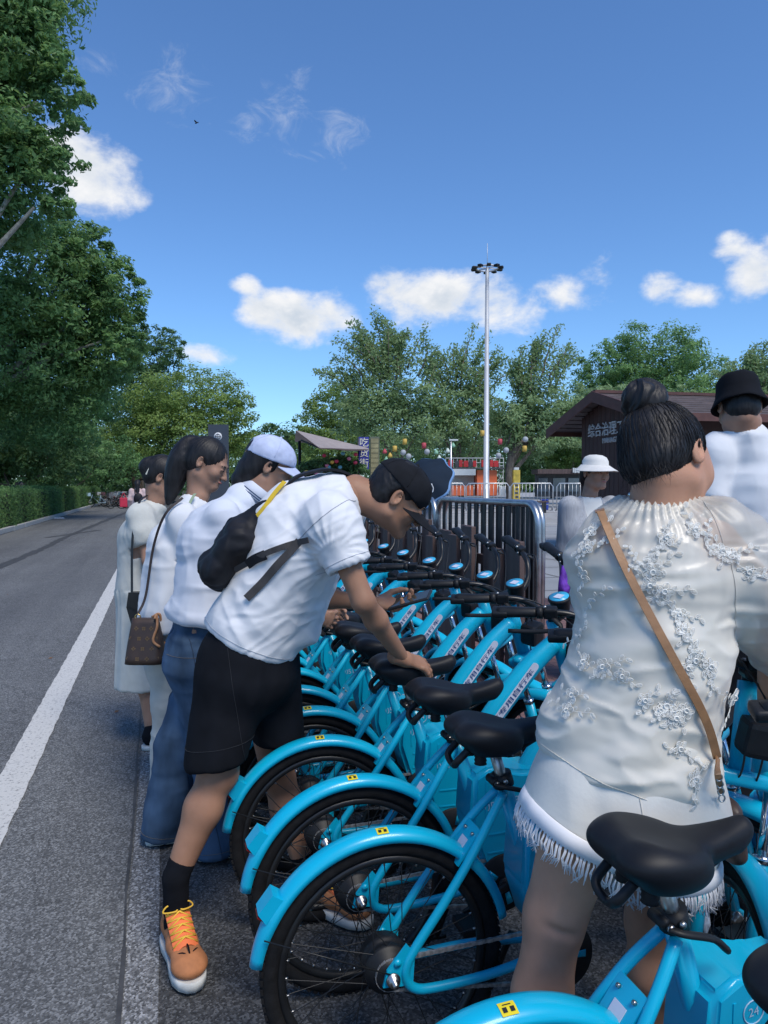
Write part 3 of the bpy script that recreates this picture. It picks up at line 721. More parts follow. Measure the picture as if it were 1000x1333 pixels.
    b.tube([SEAT_T - sdir * .04, top], .0145, 12)
    b.box(top + (0, 0, .0), (.05, .045, .022), bev=.006)
    sp_ = b.build('seat_post', M_steel, root)
    b = MB(); q = SEAT_T + sdir * .022
    b.lathe([(.027, -.016), (.027, .016)], 14, q, sdir); b.tube([q + (-.026, -.02, .0), q + (-.026, .02, 0)], .011, 10); b.tube(spline([q + (-.03, -.028, 0), q + (-.01, -.042, -.004), q + (.045, -.046, -.02), q + (.075, -.046, -.045)], 5), [.008] * 11 + [.009] * 5, 8, flat=(1, .7))
    b.build('seat_clamp', M_blk, sp_)
    b = MB(); b.lathe([(.007, 0), (.007, .006), (.003, .008)], 10, q + (-.026, -.026, 0), (0, -1, 0)); b.lathe([(.006, 0), (.006, .006), (.003, .008)], 10, q + (-.006, -.03, .006), (0, -1, 0)); b.build('clamp_bolt', M_steel, sp_)
    global SADDLE
    V, F = SADDLE_M; so = np.array((.300, 0, .848)); me = mesh_from('saddle', V * np.array((.93, .90, .95)) + so, F); sd = link('saddle', me, M_sad, root)
    b = MB()
    for s_ in (-1, 1): b.tube(spline([so + (-.085, s_ * .03, -.045), so + (-.04, s_ * .024, -.062), so + (.03, s_ * .022, -.062), so + (.11, s_ * .012, -.035)], 5), .004, 6)
    b.build('saddle_rail', M_blkm, sd)
    b = MB(); b.tube(spline([so + (-.095, .035, -.04), so + (-.125, .03, -.07), so + (-.122, 0, -.088), so + (-.125, -.03, -.07), so + (-.095, -.035, -.04)], 6), .0075, 8, flat=(1, 1.3)); b.build('saddle_loop', M_blk, sd)
    for s_ in (-1, 1):
        b = MB(); p = so + np.array((-.065, s_ * .035, -.078)); b.tube([p + (0, 0, t_) for t_ in np.linspace(0, .028, 7)], [.016, .0135, .016, .0135, .016, .0135, .016], 12); b.build('saddle_spring', M_blk, sd)
    # ---- front end (turned by the steering angle through each part's own matrix)
    front = []
    b = MB(); cr_ = HEAD_B - STEER * .012; perp = STEER; fdir = unit(AX_F - HEAD_B)
    b.box(cr_ + (.012, 0, -.008), (.07, .165, .036), rot=np.array(((STEER[2], 0, STEER[0]), (0, 1, 0), (-STEER[0], 0, STEER[2]))), bev=.012)
    for s_ in (-1, 1):
        p1 = AX_F + (-.012, s_ * .066, .012); p0 = cr_ + np.array((.02, s_ * .066, -.0))
        b.tube([p0 + (p1 - p0) * .38, p1], [.019, .015], 12); b.lathe([(.022, -.006), (.022, .014), (.012, .022)], 14, p0, STEER)
        b.box(AX_F + (-.004, s_ * .066, .0), (.034, .010, .036), bev=.004)
    fk = b.build('fork', M_blue, root); front.append(fk)
    b = MB()
    for s_ in (-1, 1):
        p1 = AX_F + (-.012, s_ * .066, .012); p0 = cr_ + np.array((.02, s_ * .066, -.0)); b.tube([p0, p0 + (p1 - p0) * .42], .0125, 12); q = p0 + (p1 - p0) * .37; b.lathe([(.021, -.008), (.021, .008)], 12, q, p1 - p0)
    b.build('fork_stanchion', M_chr, fk)
    fw = wheel(root, AX_F, 'front_wheel', False); front.append(fw)
    ff = fender('front_fender', AX_F, WR + .016, 30, 165, root); front.append(ff)
    b = MB(); e = np.array((math.cos(rad(160)), 0, math.sin(rad(160)))); pp = AX_F + e * (WR + .028)
    for y in (-.008, .008): b.lathe([(.0055, 0), (.0055, .006), (.002, .008)], 8, pp + (0, y, 0), e)
    b.tube([pp + (0, -.04, 0), pp + (0, .04, 0)], .002, 5); b.build('fender_bolt', M_steel, ff)
    # handlebar: rises outwards, grips swept back
    b = MB(); st = HEAD_T + STEER * .03
    b.tube([HEAD_T - STEER * .01, HEAD_T + STEER * .06], .017, 12); b.box(st + (.02, 0, .01), (.06, .055, .045), bev=.012)
    hp = {}
    for s_ in (-1, 1):
        pts = [st + (.03, 0, .02), st + (.035, s_ * .045, .024), st + (.028, s_ * .10, .055), st + (.005, s_ * .135, .098), st + (-.03, s_ * .165, .118), st + (-.09, s_ * .21, .122), st + (-.19, s_ * .275, .118)]
        sp2 = spline(pts, 6); b.tube(sp2, .0112, 10); hp[s_] = (np.array(pts[-2]), np.array(pts[-1]))
    hb = b.build('handlebar', M_blkm, root); front.append(hb)
    for s_ in (-1, 1):
        p, q = hp[s_]; u = unit(q - p); b = MB()
        b.tube([p + u * .012, p + u * .02, p + u * .06, q, q + u * .012], [.014, .0165, .0165, .019, .016], 12, flat=(1.15, .92)); b.tube([p - u * .006, p + u * .012], .0195, 12)
        w = unit(np.cross(u, (0, 0, 1))); b.box(q + u * .004 - np.array((0, 0, .002)), (.05, .044, .022), rot=np.stack((u, w, np.cross(u, w)), 1), bev=.007)
        gp = b.build('grip', M_blk, hb)
        b = MB(); b.box(p - u * .028 + (0, 0, .0), (.042, .032, .034), rot=np.stack((u, w, np.cross(u, w)), 1), bev=.007)
        fo = np.array((1.0, 0, -.25)); lp = p - u * .02 + np.array((.02, 0, -.012))
        b.tube(spline([lp, lp + np.array((.035, s_ * .012, -.018)), lp + u * .07 + np.array((.035, s_ * .012, -.03)), lp + u * .15 + np.array((.028, s_ * .012, -.032))], 5), [.008] * 4 + [.0055] * 12, 8, flat=(1.2, .7)); b.build('brake_lever', M_blk, hb)
        b = MB(); b.lathe([(.0055, 0), (.0055, .005), (.003, .007)], 10, p - u * .03 + (-.012, -.012 * 1, .018), (-.3, -.6, .7)); b.lathe([(.005, 0), (.005, .005), (.003, .007)], 10, p - u * .045 + (-.014, -.01, -.004), (-.5, -.8, .2)); b.build('lever_bolt', M_steel, hb)
        c0 = p - u * .045 + np.array((.015, 0, -.01))
        b = MB(); b.tube(spline([c0, c0 + np.array((.07, -s_ * .03, .01)), st + (.11, s_ * .03, .0), st + (.10, -s_ * .02, -.08), HEAD_B + (.05, -s_ * .02, .0), HEAD_B + (-.04, -s_ * .036, -.06)], 7), .0026, 6); b.build('brake_cable', M_cable, hb)
    # display unit on the stem
    b = MB(); da = unit(np.array((-.12, -.10, 1.0))); dc = st + (.045, 0, .018)
    b.lathe([(.026, 0), (.031, .02), (.036, .05), (.040, .055), (.040, .062), (.036, .064)], 24, dc, da); dp = b.build('display', M_blk, root); front.append(dp)
    me = MB().lathe([(.0345, 0), (.0345, .0012)], 24, dc + da * .0645, da).build('screen', M_screen, dp)
    MB().box(dc + da * .0666, (.028, .034, .0012), rot=np.stack((unit(np.cross((0, 1, 0), da)), np.array((0, 1, 0)), da), 1)).build('screen_print', M_stk, dp)
    b = MB(); b.box(HEAD_B + STEER * .10 + (.075, 0, 0), (.07, .075, .085), bev=.014); bk = b.build('front_lamp', M_blk, root); front.append(bk)
    for o in front: o['front'] = 1
    return root
SADDLE_M = saddle_mesh()
def steer(root, deg):
    M = Matrix.Translation(Vector(HEAD_B)) @ Matrix.Rotation(rad(deg), 4, Vector(STEER)) @ Matrix.Translation(-Vector(HEAD_B))
    for c in root.children:
        if c.get('front'): c.matrix_local = M
bike0 = make_bike()
BIKES = []
ROW_X = .50
row = [(.66, 0, -58, 'Blue shared bicycle at the open end of the row'),
       (1.055, 0, -60, 'Blue shared bicycle with bare black saddle before the shorts with white fringe'),
       (1.67, 0, -66, 'Blue shared bicycle just behind the woman in the embroidered blouse'),
       (2.01, .5, -64, 'Blue shared bicycle second behind the embroidered blouse'),
       (2.37, -.5, -66, 'Blue shared bicycle whose saddle carries the hand of the bending man'),
       (2.69, .6, -62, 'Blue shared bicycle just beyond the one the bending man leans on'),
       (2.99, -.8, -67, 'Blue shared bicycle under the phone of the bending man'),
       (3.31, .8, -63, 'Blue shared bicycle beside the person in jeans and pale cap'),
       (3.68, -.6, -66, 'Blue shared bicycle beyond the person in jeans'),
       (4.10, .4, -62, 'Blue shared bicycle beside the woman with the low ponytail'),
       (4.58, -.4, -66, 'Blue shared bicycle beside the woman in the long white dress'),
       (5.0, .6, -64, 'Blue shared bicycle at the far end of the row by the dark fence')]
for i, (y, rz, stv, lab) in enumerate(row):
    b = bike0 if i == 0 else copy_tree(bike0)
    b.location = (ROW_X + [.0, .02, .0, .01, -.01, .01, 0, .015, -.01, .0, .01, 0][i], y, 0); b.rotation_euler = (rad([0, 1, -.5, 0, .7, 0, -.6, 0, .5, 0, 0, .4][i]), 0, rad(rz + [0, .8, -.9, .6, -1.2, 1.1, -.7, 1.4, -1.1, .5, -1.3, .9][i]))
    steer(b, stv + [0, 2, 0, -5, 4, -3, 6, -4, 3, -6, 5, 0][i]); tag(b, lab.replace('Blue', 'bright blue'), 'bicycle', 'shared bicycles parked in a row'); BIKES.append(b)
# the bicycle being wheeled out, facing the row
b = copy_tree(bike0); hd = rad(212); hx, hy = 1.335, 1.44
b.rotation_euler = (0, 0, hd); b.location = (hx - .87 * math.cos(hd), hy - .87 * math.sin(hd), 0.0); steer(b, 40)
tag(b, 'bright blue shared bicycle turned the other way beside the embroidered blouse', 'bicycle', 'shared bicycles parked in a row')
for b in bpy.data.objects:
    if 'front' in b: del b['front']
# ================================================================== PEOPLE
def skin(name, col, var=.10):
    return mat(name, col, .5, var=.17, scale=9, detail=8, bump=.22, bscale=210, spec=.22, sss=.08, rvar=.08, bdist=.001)
M_sk_tan = skin('skin_tanned', (.33, .175, .11)); M_sk_warm = skin('skin_warm', (.44, .25, .17)); M_sk_mid = skin('skin_medium', (.36, .205, .14))
M_hair = mat('black_hair', (.012, .011, .012), .52, var=.5, scale=60, bump=.7, bscale=160, stretch=(1, 1, .15), spec=.35)
M_hair_bl = mat('ash_blond_hair', (.36, .31, .22), .45, var=.35, scale=90, bump=.5, bscale=150, stretch=(1, 1, .1))
M_tee = mat('white_jersey', (.72, .72, .735), .85, var=.03, scale=5, bump=.5, bscale=7, stretch=(1.3, 1.3, .9), ridged=True, sheen=.2, bdist=.010)
M_tee2 = mat('white_cotton', (.69, .70, .72), .85, var=.04, scale=5, bump=.5, bscale=7, stretch=(1.3, 1.3, .9), ridged=True, sheen=.2, bdist=.010)
M_polo = mat('pale_polo', (.64, .665, .73), .85, var=.03, scale=5, bump=.5, bscale=7, stretch=(1.3, 1.3, .9), ridged=True, sheen=.2, bdist=.010)
M_blackcloth = mat('black_cloth', (.008, .009, .012), .9, var=.25, scale=10, bump=.6, bscale=9, spec=.12, bdist=.012, ridged=True)
M_nylon = mat('black_nylon', (.010, .010, .013), .62, var=.3, scale=14, bump=.7, bscale=16, bdist=.010, spec=.3, ridged=True)
M_jean = mat('blue_denim', (.055, .095, .155), .9, var=.42, scale=9, bump=.6, bscale=8, stretch=(1, 1, .6), bdist=.012, spec=.15, ridged=True)
M_capb = mat('faded_blue_cap', (.48, .53, .70), .85, var=.10, scale=20, bump=.25, bscale=300, bdist=.001)
M_capk = mat('black_cap', (.012, .013, .016), .9, spec=.15, var=.2, scale=20, bump=.25, bscale=400, bdist=.001)
M_sole = mat('white_sole', (.58, .58, .55), .7, var=.15, scale=25)

class Frame:
    def __init__(s, o, fwd, up):
        s.o = np.array(o, float); s.Y = unit(fwd); s.X = unit(np.cross(s.Y, up)); s.Z = np.cross(s.X, s.Y); s.R = np.stack((s.X, s.Y, s.Z))
    def __call__(s, x, y, z): return s.o + x * s.X + y * s.Y + z * s.Z
def camdir(x, y, d):
    """direction from image right, image up and depth components"""
    return unit(x * _R + y * _U + d * _F)
def join(*vf):
    V, F, n = [], [], 0
    for v, f in vf: V.append(v); F.append(f + n); n += len(v)
    return np.concatenate(V), np.concatenate(F)
def head_sdf(f, s=1.0, ears=True, neck=None, neck_r=.052, female=False, closed=False):
    S = SDF(); L = lambda x, y, z: f(x * s, y * s, z * s)
    S.ell(L(0, -.014, .036), np.array((.074, .094, .086)) * s, f.R)
    S.ell(L(0, .024, -.028), np.array((.058, .068, .082)) * s, f.R, k=.03)
    j = .92 if female else 1.0
    for q in (-1, 1):
        S.cone(L(q * .052 * j, .0, -.058), L(q * .014, .074, -.094 * j), .020 * s, .016 * s, k=.025)
        S.ell(L(q * .036, .062, -.022), np.array((.026, .024, .026)) * s, f.R, k=.02)
    S.ell(L(0, .080, -.088 * j), np.array((.020, .016, .016)) * s, f.R, k=.02)
    S.cone(L(-.034, .080, .024), L(.034, .080, .024), .011 * s, .011 * s, k=.014)
    for q in (-1, 1):
        S.ell(L(q * .031, .098, .006), np.array((.019, .013, .011)) * s, f.R, k=.012, op='s')
        S.ell(L(q * .031, .082, .005), np.array((.0145, .0125, .0115)) * s, f.R, k=.004)
    S.cone(L(0, .088, .010), L(0, .109, -.027), .0075 * s, .0115 * s, k=.010)
    for q in (-1, 1): S.ell(L(q * .011, .100, -.029), np.array((.0075, .009, .007)) * s, f.R, k=.006)
    S.ell(L(0, .091, -.050), np.array((.023, .010, .0065)) * s, f.R, k=.006); S.ell(L(0, .089, -.062), np.array((.020, .010, .0065)) * s, f.R, k=.006)
    S.cone(L(-.022, .1, -.056), L(.022, .1, -.056), .0022 * s, .0022 * s, k=.004, op='s')
    if ears:
        for q in (-1, 1):
            R = Frame(f.o, f.Y + .35 * f.X * -q * -1, f.Z - .18 * f.Y).R
            S.ell(L(q * .078, -.014, -.002), np.array((.0075, .0175, .030)) * s, R, k=.006)
            S.ell(L(q * .086, -.010, .002), np.array((.0095, .0115, .0205)) * s, R, k=.003, op='s')
            S.ell(L(q * .076, -.002, -.010), np.array((.006, .006, .009)) * s, R, k=.004)
    if neck is not None: S.cone(L(0, -.030, -.055), neck, neck_r, neck_r * 1.18, k=.035)
    return S
def hand_sdf(w, fwd, back, side, curl=(.35, .4, .45, .5), curl2=None, spread=.10, thumb=(.7, .25), s=1.0):
    """w wrist point; fwd finger direction; back = normal of the back of the hand; side=+1 when the thumb lies on fwd x back side"""
    S = SDF(); fr = Frame(w, fwd, back); T = side          # fr.X = fwd x back
    P = lambda x, y, z: fr(x * s, y * s, z * s)
    S.cone(P(0, -.03, 0), P(0, .012, 0), .026 * s, .026 * s, k=.02)
    S.econe(P(0, .02, 0), P(0, .082, 0), (.030 * s, .017 * s), (.040 * s, .014 * s), fr.X, k=.015)
    S.ell(P(T * .026, .038, -.006), np.array((.017, .03, .015)) * s, fr.R, k=.015)
    lens = (.072, .080, .074, .058)
    for i in range(4):
        x = T * (.030 - i * .0205); b = P(x, .080 - (.004 if i in (0, 3) else 0) - (.006 if i == 3 else 0), .002)
        ang = 0; p = b; l = lens[i] * s; dirx = T * (1.5 - i) * spread
        c2 = curl if curl2 is None else curl2
        for k, (fr_, r0, r1) in enumerate(((.46, .0098, .0088), (.30, .0088, .0078), (.24, .0078, .0066))):
            ang += curl[i] * (1.0 if k == 0 else c2[i] / max(curl[i], 1e-3) if curl2 is not None else 1.15)
            d = unit(fr.Y * math.cos(ang) - fr.Z * math.sin(ang) + fr.X * dirx * math.cos(ang)); q = p + d * l * fr_
            S.cone(p, q, r0 * s, r1 * s, k=.004); p = q
    a, bnd = thumb; p = P(T * .032, .022, -.008)
    d = unit(fr.Y * math.cos(a) + fr.X * T * math.sin(a) - fr.Z * .35); q = p + d * .042 * s; S.cone(p, q, .0135 * s, .0112 * s, k=.012)
    a2 = a - bnd; d = unit(fr.Y * math.cos(a2) + fr.X * T * math.sin(a2) - fr.Z * .25); p = q; q = p + d * .032 * s; S.cone(p, q, .0112 * s, .0098 * s, k=.004)
    a3 = a2 - bnd; d = unit(fr.Y * math.cos(a3) + fr.X * T * math.sin(a3) - fr.Z * .2); S.cone(q, q + d * .024 * s, .0098 * s, .0078 * s, k=.004)
    return S
def limb_leg(S, hip, knee, ankle, s=1.0):
    hip, knee, ankle = map(np.array, (hip, knee, ankle)); S.cone(hip, knee, .088 * s, .056 * s, k=.03)
    back = unit(np.cross(np.cross(knee - hip, ankle - knee) + 1e-6, ankle - knee)) if False else 0
    m = knee * .66 + ankle * .34; S.cone(knee, m, .052 * s, .057 * s, k=.03); S.cone(m, ankle, .056 * s, .036 * s, k=.03); S.cone(ankle, ankle + (0, 0, -.05), .036 * s, .034 * s)
    return S
def limb_arm(S, sh, el, wr, s=1.0):
    sh, el, wr = map(np.array, (sh, el, wr)); S.cone(sh, el, .052 * s, .040 * s, k=.03); m = el * .7 + wr * .3; S.cone(el, m, .039 * s, .041 * s, k=.02); S.cone(m, wr, .041 * s, .0265 * s, k=.02); return S
def shoe_sdf(heel, toe, h=.085, w=.046):
    heel, toe = np.array(heel, float), np.array(toe, float); z = np.array((0, 0, 1.)); S = SDF(); t = unit(toe - heel); x = unit(np.cross(t, z)); L = np.linalg.norm(toe - heel)
    p = lambda a, u: heel + t * a * L + z * u
    S.econe(p(.14, .05), p(.5, .045), (.036, .045), (.042, .038), x, k=.02); S.econe(p(.5, .045), p(.80, .035), (.044, .036), (.046, .028), x, k=.02); S.ell(p(.82, .030), (.05, .05, .028), k=.02)
    S.cone(p(.16, .06), p(.24, h), .036, .040, k=.02)
    S.half((0, 0, heel[2] + .004), (0, 0, -1), k=.004); return S
def sole_mesh(heel, toe, th=.028, w=.047, lift=0.0):
    heel, toe = np.array(heel, float), np.array(toe, float); t = unit(toe - heel); x = np.cross(t, (0, 0, 1.)); L = np.linalg.norm(toe - heel); b = MB(); rows = []
    prof = [(-.02, .0), (.0, .55), (.06, .78), (.2, .86), (.42, .80), (.65, .98), (.8, 1.0), (.92, .8), (.99, .45), (1.02, .0)]
    ring_ = [heel + t * a * L + x * u * w for a, u in prof] + [heel + t * a * L - x * u * w for a, u in prof[-2:0:-1]]
    rows = [[p * 1.0 + np.array((0, 0, z_)) for p in ring_] for z_ in (0.0, th * .5, th)]
    b.sheet(rows, closed=True); n = len(ring_); b.f += [tuple(range(n - 1, -1, -1)), tuple(2 * n + i for i in range(n))]; b.sm += [False, False]; return b

class Person:
    def __init__(s, loc, label, group=None, cat='person'):
        s.loc = np.array(loc, float); s.root = empty('person', tuple(s.loc)); tag(s.root, label, cat, group)
    def part(s, name, V, F, m, parent=None, sm=True):
        me = mesh_from(name, np.asarray(V) - s.loc, F, sm); return link(name, me, m, parent or s.root)
    def seam(s, ob, V, F, p, n, m, near=None, r=.0009, off=.0008, name='stitching'):
        """thread line where the plane (p, n) cuts the cloth"""
        n = unit(n); d = (V - p) @ n; Nn = vnormals(V, F); b = MB(); Q = d[F]; cr = (Q.min(1) < 0) & (Q.max(1) > 0)
        for f in F[cr]:
            pts = []
            for i in range(4):
                a, c = f[i], f[(i + 1) % 4]
                if (d[a] < 0) != (d[c] < 0): t = d[a] / (d[a] - d[c]); pts.append(V[a] + (V[c] - V[a]) * t + (Nn[a] + Nn[c]) * .5 * off)
            if len(pts) == 2 and (near is None or np.linalg.norm(pts[0] - near[0]) < near[1]): b.tube(pts, r, 3, caps=False)
        if b.v: o = s.mb(name, b, m, ob); o['kind'] = 'stuff'
    def mb(s, name, b, m, parent=None):
        return b.build(name, m, parent or s.root, world=s.loc)
def hair_wr(f, amp=.0025, n=46, axis=None):
    ax = f.Z if axis is None else axis
    u = unit(np.cross(ax, f.Y)); v = np.cross(ax, u)
    def fn(V, N):
        q = V - f.o; a = np.arctan2(q @ u, q @ v); return amp * (np.sin(a * n + 3 * vnoise(V * 18, 3)) * .5 + vnoise(np.stack([a * n * .8, (q @ ax) * 14, 0 * a], 1), 4))
    return fn
def cap_parts(P, f, m, s=1.0, brim=True, tilt=.10, hole=False, brim_len=.075, brim_fwd=1):
    S = SDF(); c = f(0, -.010 * s, .040 * s); S.ell(c, np.array((.087, .106, .083)) * s, f.R)
    S.cone(f(0, -.01 * s, .118 * s), f(0, -.01 * s, .126 * s), .006, .005, k=.004)
    n = -(f.Z + f.Y * tilt); S.half(f(0, 0, .030 * s), n, k=.004)
    if hole: S.ell(f(0, -.112 * s * brim_fwd, .042 * s), np.array((.030, .05, .028)) * s, f.R, k=.003, op='s')
    V, F = S.mesh(.0035, smooth=2, wr=lambda V, N: .0012 * vnoise(V * 60, 2)); cap = P.part('cap', V, F, m)
    # panel seams
    b = MB()
    for a in np.linspace(0, PI, 4)[:-1]:
        pts = []
        for t in np.linspace(.05, PI - .05, 26):
            x, y, z = math.cos(t) * math.cos(a), math.cos(t) * math.sin(a), math.sin(t)
            p = c + (f.X * x * .0875 + f.Y * y * .1065 + f.Z * z * .0835) * s
            if (p - f(0, 0, .034 * s)) @ n < 0: pts.append(p)
        if len(pts) > 3: b.tube(pts, .0012, 5)
    P.mb('cap_seams', b, m, cap)
    if brim:
        rows = []; nn = 14
        for i in range(7):
            t = i / 6; r = []
            for k in range(nn + 1):
                a = rad(-72 + 144 * k / nn); x = math.sin(a) * .086 * s; y0 = (math.cos(a) * .106 - .012) * s
                out = brim_len * s * t * (1 - (abs(k - nn / 2) / (nn / 2)) ** 2.6) + .004 * t
                r.append(f(x * (1 + .03 * t), brim_fwd * (y0 + out), (.030 - tilt * .10 - .16 * out / .1 * .1 * 2 - 3.2 * x * x / .0086 * .01) * s))
            rows.append(r)
        up = [[p + f.Z * .0028 for p in r] for r in rows]
        b = MB(); b.sheet(up); b.sheet([r[::-1] for r in rows]); b.sheet([rows[-1], up[-1]]); b.sheet([[r[0] for r in up], [r[0] for r in rows]]); b.sheet([[r[-1] for r in rows], [r[-1] for r in up]])
        P.mb('cap_brim', b, m, cap)
    return cap
def strap(path, w, th, face, n=8, sub=6):
    """flat band along path; face = outward normal hint"""
    b = MB(); pts = spline(path, sub); rows = []
    for i, p in enumerate(pts):
        t = unit(pts[min(i + 1, len(pts) - 1)] - pts[max(i - 1, 0)]); s_ = unit(np.cross(t, face(p) if callable(face) else face)); nn = np.cross(s_, t)
        rows.append([p + s_ * w / 2 + nn * th, p + s_ * w / 2, p - s_ * w / 2, p - s_ * w / 2 + nn * th])
    b.sheet(rows, closed=True); k = len(rows); b.f += [(3, 2, 1, 0), tuple(4 * (k - 1) + i for i in range(4))]; b.sm = [False] * len(b.f); return b

# ------------------------------------------------------------------ the bending man with the phone
def man_phone():
    P = Person(ground_at(300, 1180), 'bending man in black cap, white tee and black shorts holding a phone')
    hipn, hipf = at(312, 858, 2.37), at(338, 852, 2.48); kn, an = at(283, 1006, 2.33), at(229, 1142, 2.27); kf, af = at(362, 1010, 2.58), at(398, 1130, 2.57)
    A, B, C = at(325, 842, 2.42), at(392, 708, 2.42), at(440, 652, 2.41); xd = _R * .87 + _U * .49
    shn, shf = at(430, 676, 2.24), at(446, 664, 2.58); eln, wrn = at(473, 783, 2.20), at(524, 857, 2.40); elf, wrf = at(404, 776, 2.62), at(488, 786, 2.56)
    nb = at(462, 642, 2.41); hf = Frame(at(517, 648, 2.41), camdir(.78, -.60, .16), camdir(.62, .78, .0))
    S = SDF(); S.econe(A, B, (.115, .15), (.115, .165), xd, k=.03); S.econe(B, C, (.11, .165), (.07, .12), xd, k=.03); S.cone(C, nb, .07, .055, k=.03)
    for a, b in ((hipn, kn), (hipf, kf)): pass
    limb_leg(S, hipn, kn, an); limb_leg(S, hipf, kf, af); limb_arm(S, shn, eln, wrn, .84); limb_arm(S, shf, elf, wrf, .84)
    S.ell(kn + _R * .022, (.040, .040, .045), k=.03)
    H = head_sdf(hf, .97, neck=nb)
    hn = hand_sdf(wrn, unit(at(562, 868, 2.46) - wrn), camdir(.25, .9, -.35), -1, curl=(.22, .28, .36, .42), thumb=(.75, .2))
    hfm = hand_sdf(wrf, camdir(.97, -.06, -.1), camdir(.05, -.93, .30), 1, curl=(.42, .46, .5, .55), thumb=(.75, .5))
    P.part('body', *join(S.mesh(.0065), H.mesh(.0034, smooth=3), hn.mesh(.003), hfm.mesh(.003)), M_sk_tan)
    # hair under the cap
    Hs = SDF(); Hs.ell(hf(0, -.018, .034), (.080, .096, .090), hf.R); Hs.ell(hf(0, -.045, -.010), (.068, .062, .062), hf.R, k=.02)
    Hs.half(hf(0, .040, 0), hf.Y + hf.Z * .25, k=.01)
    for q in (-1, 1):
        Hs.ell(hf(q * .085, -.008, -.012), (.03, .028, .042), hf.R, k=.01, op='s'); Hs.ell(hf(q * .06, .052, -.03), (.05, .05, .05), hf.R, k=.01, op='s')
    P.part('hair', *Hs.mesh(.004, wr=lambda V, N: .0015 * vnoise(V * 130, 1)), M_hair)
    cap = cap_parts(P, hf, M_capk, s=1.0, tilt=.22, brim_len=.078)
    b = MB(); e0 = at(495, 612, 2.28)
    ec = hf(.0, .0, 0)
    # eyebrow and eyelid line on the visible side
    for q in (1,):
        b = MB(); b.tube([hf(q * x, y, z) for x, y, z in ((.016, .0915, .0225), (.03, .0905, .027), (.046, .080, .0245))], [.0022, .003, .0016], 6); P.mb('eyebrow', b, M_hair)
        b = MB(); b.tube([hf(q * x, y, z) for x, y, z in ((.018, .0905, .001), (.031, .0945, -.003), (.045, .085, .001))], .0013, 5); P.mb('eyelashes', b, M_hair)
    # T-shirt
    T = SDF(); T.econe(at(330, 822, 2.42), at(388, 716, 2.42), (.150, .185), (.142, .195), xd, k=.04); T.econe(at(388, 716, 2.42), at(438, 656, 2.41), (.130, .20), (.080, .145), xd, k=.05)
    T.cone(at(325, 838, 2.42), at(330, 822, 2.42), .145, .150, k=.03)
    T.ell(at(398, 670, 2.41), (.122, .122, .122), k=.06); T.ell(at(372, 690, 2.41), (.12, .12, .12), k=.06); T.ell(at(432, 650, 2.42), (.075, .085, .075), k=.05)
    T.cone(at(398, 820, 2.42), at(408, 745, 2.40), .045, .06, k=.06)
    for sh, el, e in ((shn, eln, .56), (shf, elf, .55)):
        T.cone(sh, sh + (el - sh) * .12, .082, .080, k=.05); T.cone(sh + (el - sh) * .1, sh + (el - sh) * .70, .080, .064, k=.03)
    for sh, el in ((shn, eln), (shf, elf)):
        d = unit(el - sh); e = sh + (el - sh) * .58
        T._add((lambda e, d: lambda Q: np.maximum(np.linalg.norm((Q - e) - ((Q - e) @ d)[..., None] * d, axis=-1) - .105, np.abs((Q - e) @ d - .10) - .10))(e, d), np.minimum(e, e + d * .2) - .11, np.maximum(e, e + d * .2) + .11, .003, 's')
        T.cone(e - d * .03, e + d * .05, .050, .054, k=.004, op='s')
    hp = at(330, 828, 2.42); hn_ = unit(-(_R * .43 + _U * .90) + _R * 0)
    T.half(at(330, 838, 2.42), camdir(-.42, -.90, 0), k=.006)
    T.cone(C + (nb - C) * .2, nb + (nb - C) * .8, .058, .066, k=.006, op='s')
    Rf = np.stack((unit(xd), unit(np.cross(xd, _F)), _F))
    f1 = folds(.0045, 6, 13, 6, 3, Rf); f2 = folds(.004, 17, 5, 7, 8, Rf)
    arm_p = at(436, 722, 2.26)
    def drag(V, N):
        q = V - arm_p; x_, y_ = q @ _R, q @ _U; r_ = np.hypot(x_, y_); a_ = np.arctan2(y_, x_); w_ = np.clip((r_ - .03) / .05, 0, 1) * np.exp(-r_ / .13); g_ = np.sin(a_ * 12 + 4.5 * vnoise(V * 8, 3)); return .0055 * w_ * (1 - 2 * np.abs(g_)) * .8
    f4 = folds(.0035, 12, 34, 12, 15, Rf); tv_, tf_ = T.mesh(.0055, smooth=3, wr=lambda V, N: f1(V, N) + f2(V, N) + f4(V, N) + drag(V, N)); to = P.part('t_shirt', tv_, tf_, M_tee)
    M_th = mat('grey_thread', (.42, .43, .47), .9); hn2 = camdir(-.42, -.90, 0); P.seam(to, tv_, tf_, at(330, 838, 2.42) - hn2 * .02, hn2, M_th)
    d_ = unit(eln - shn); P.seam(to, tv_, tf_, shn + (eln - shn) * .58 - d_ * .018, d_, M_th, (shn + (eln - shn) * .58, .11)); P.seam(to, tv_, tf_, at(408, 690, 2.25), camdir(.62, -.78, -.1), M_th, (shn, .125), r=.0012)
    # black shorts
    Q = SDF(); w0 = at(322, 838, 2.42)
    Q.econe(at(330, 815, 2.42), at(322, 872, 2.42), (.125, .165), (.155, .19), _R, k=.03)
    Q.econe(at(308, 862, 2.36), at(281, 992, 2.32), (.115, .105), (.092, .098), _R, k=.04); Q.econe(at(345, 862, 2.49), at(365, 968, 2.54), (.110, .10), (.080, .09), _R, k=.03)
    Q._add(lambda q: np.maximum(np.linalg.norm((q - at(278, 1050, 2.32)) @ np.stack((_R, _F)).T, axis=-1) - .125, np.abs((q - at(278, 1050, 2.32)) @ camdir(-.13, .98, 0)) - .135), at(278, 1050, 2.32) - .2, at(278, 1050, 2.32) + .2, .003, 's')
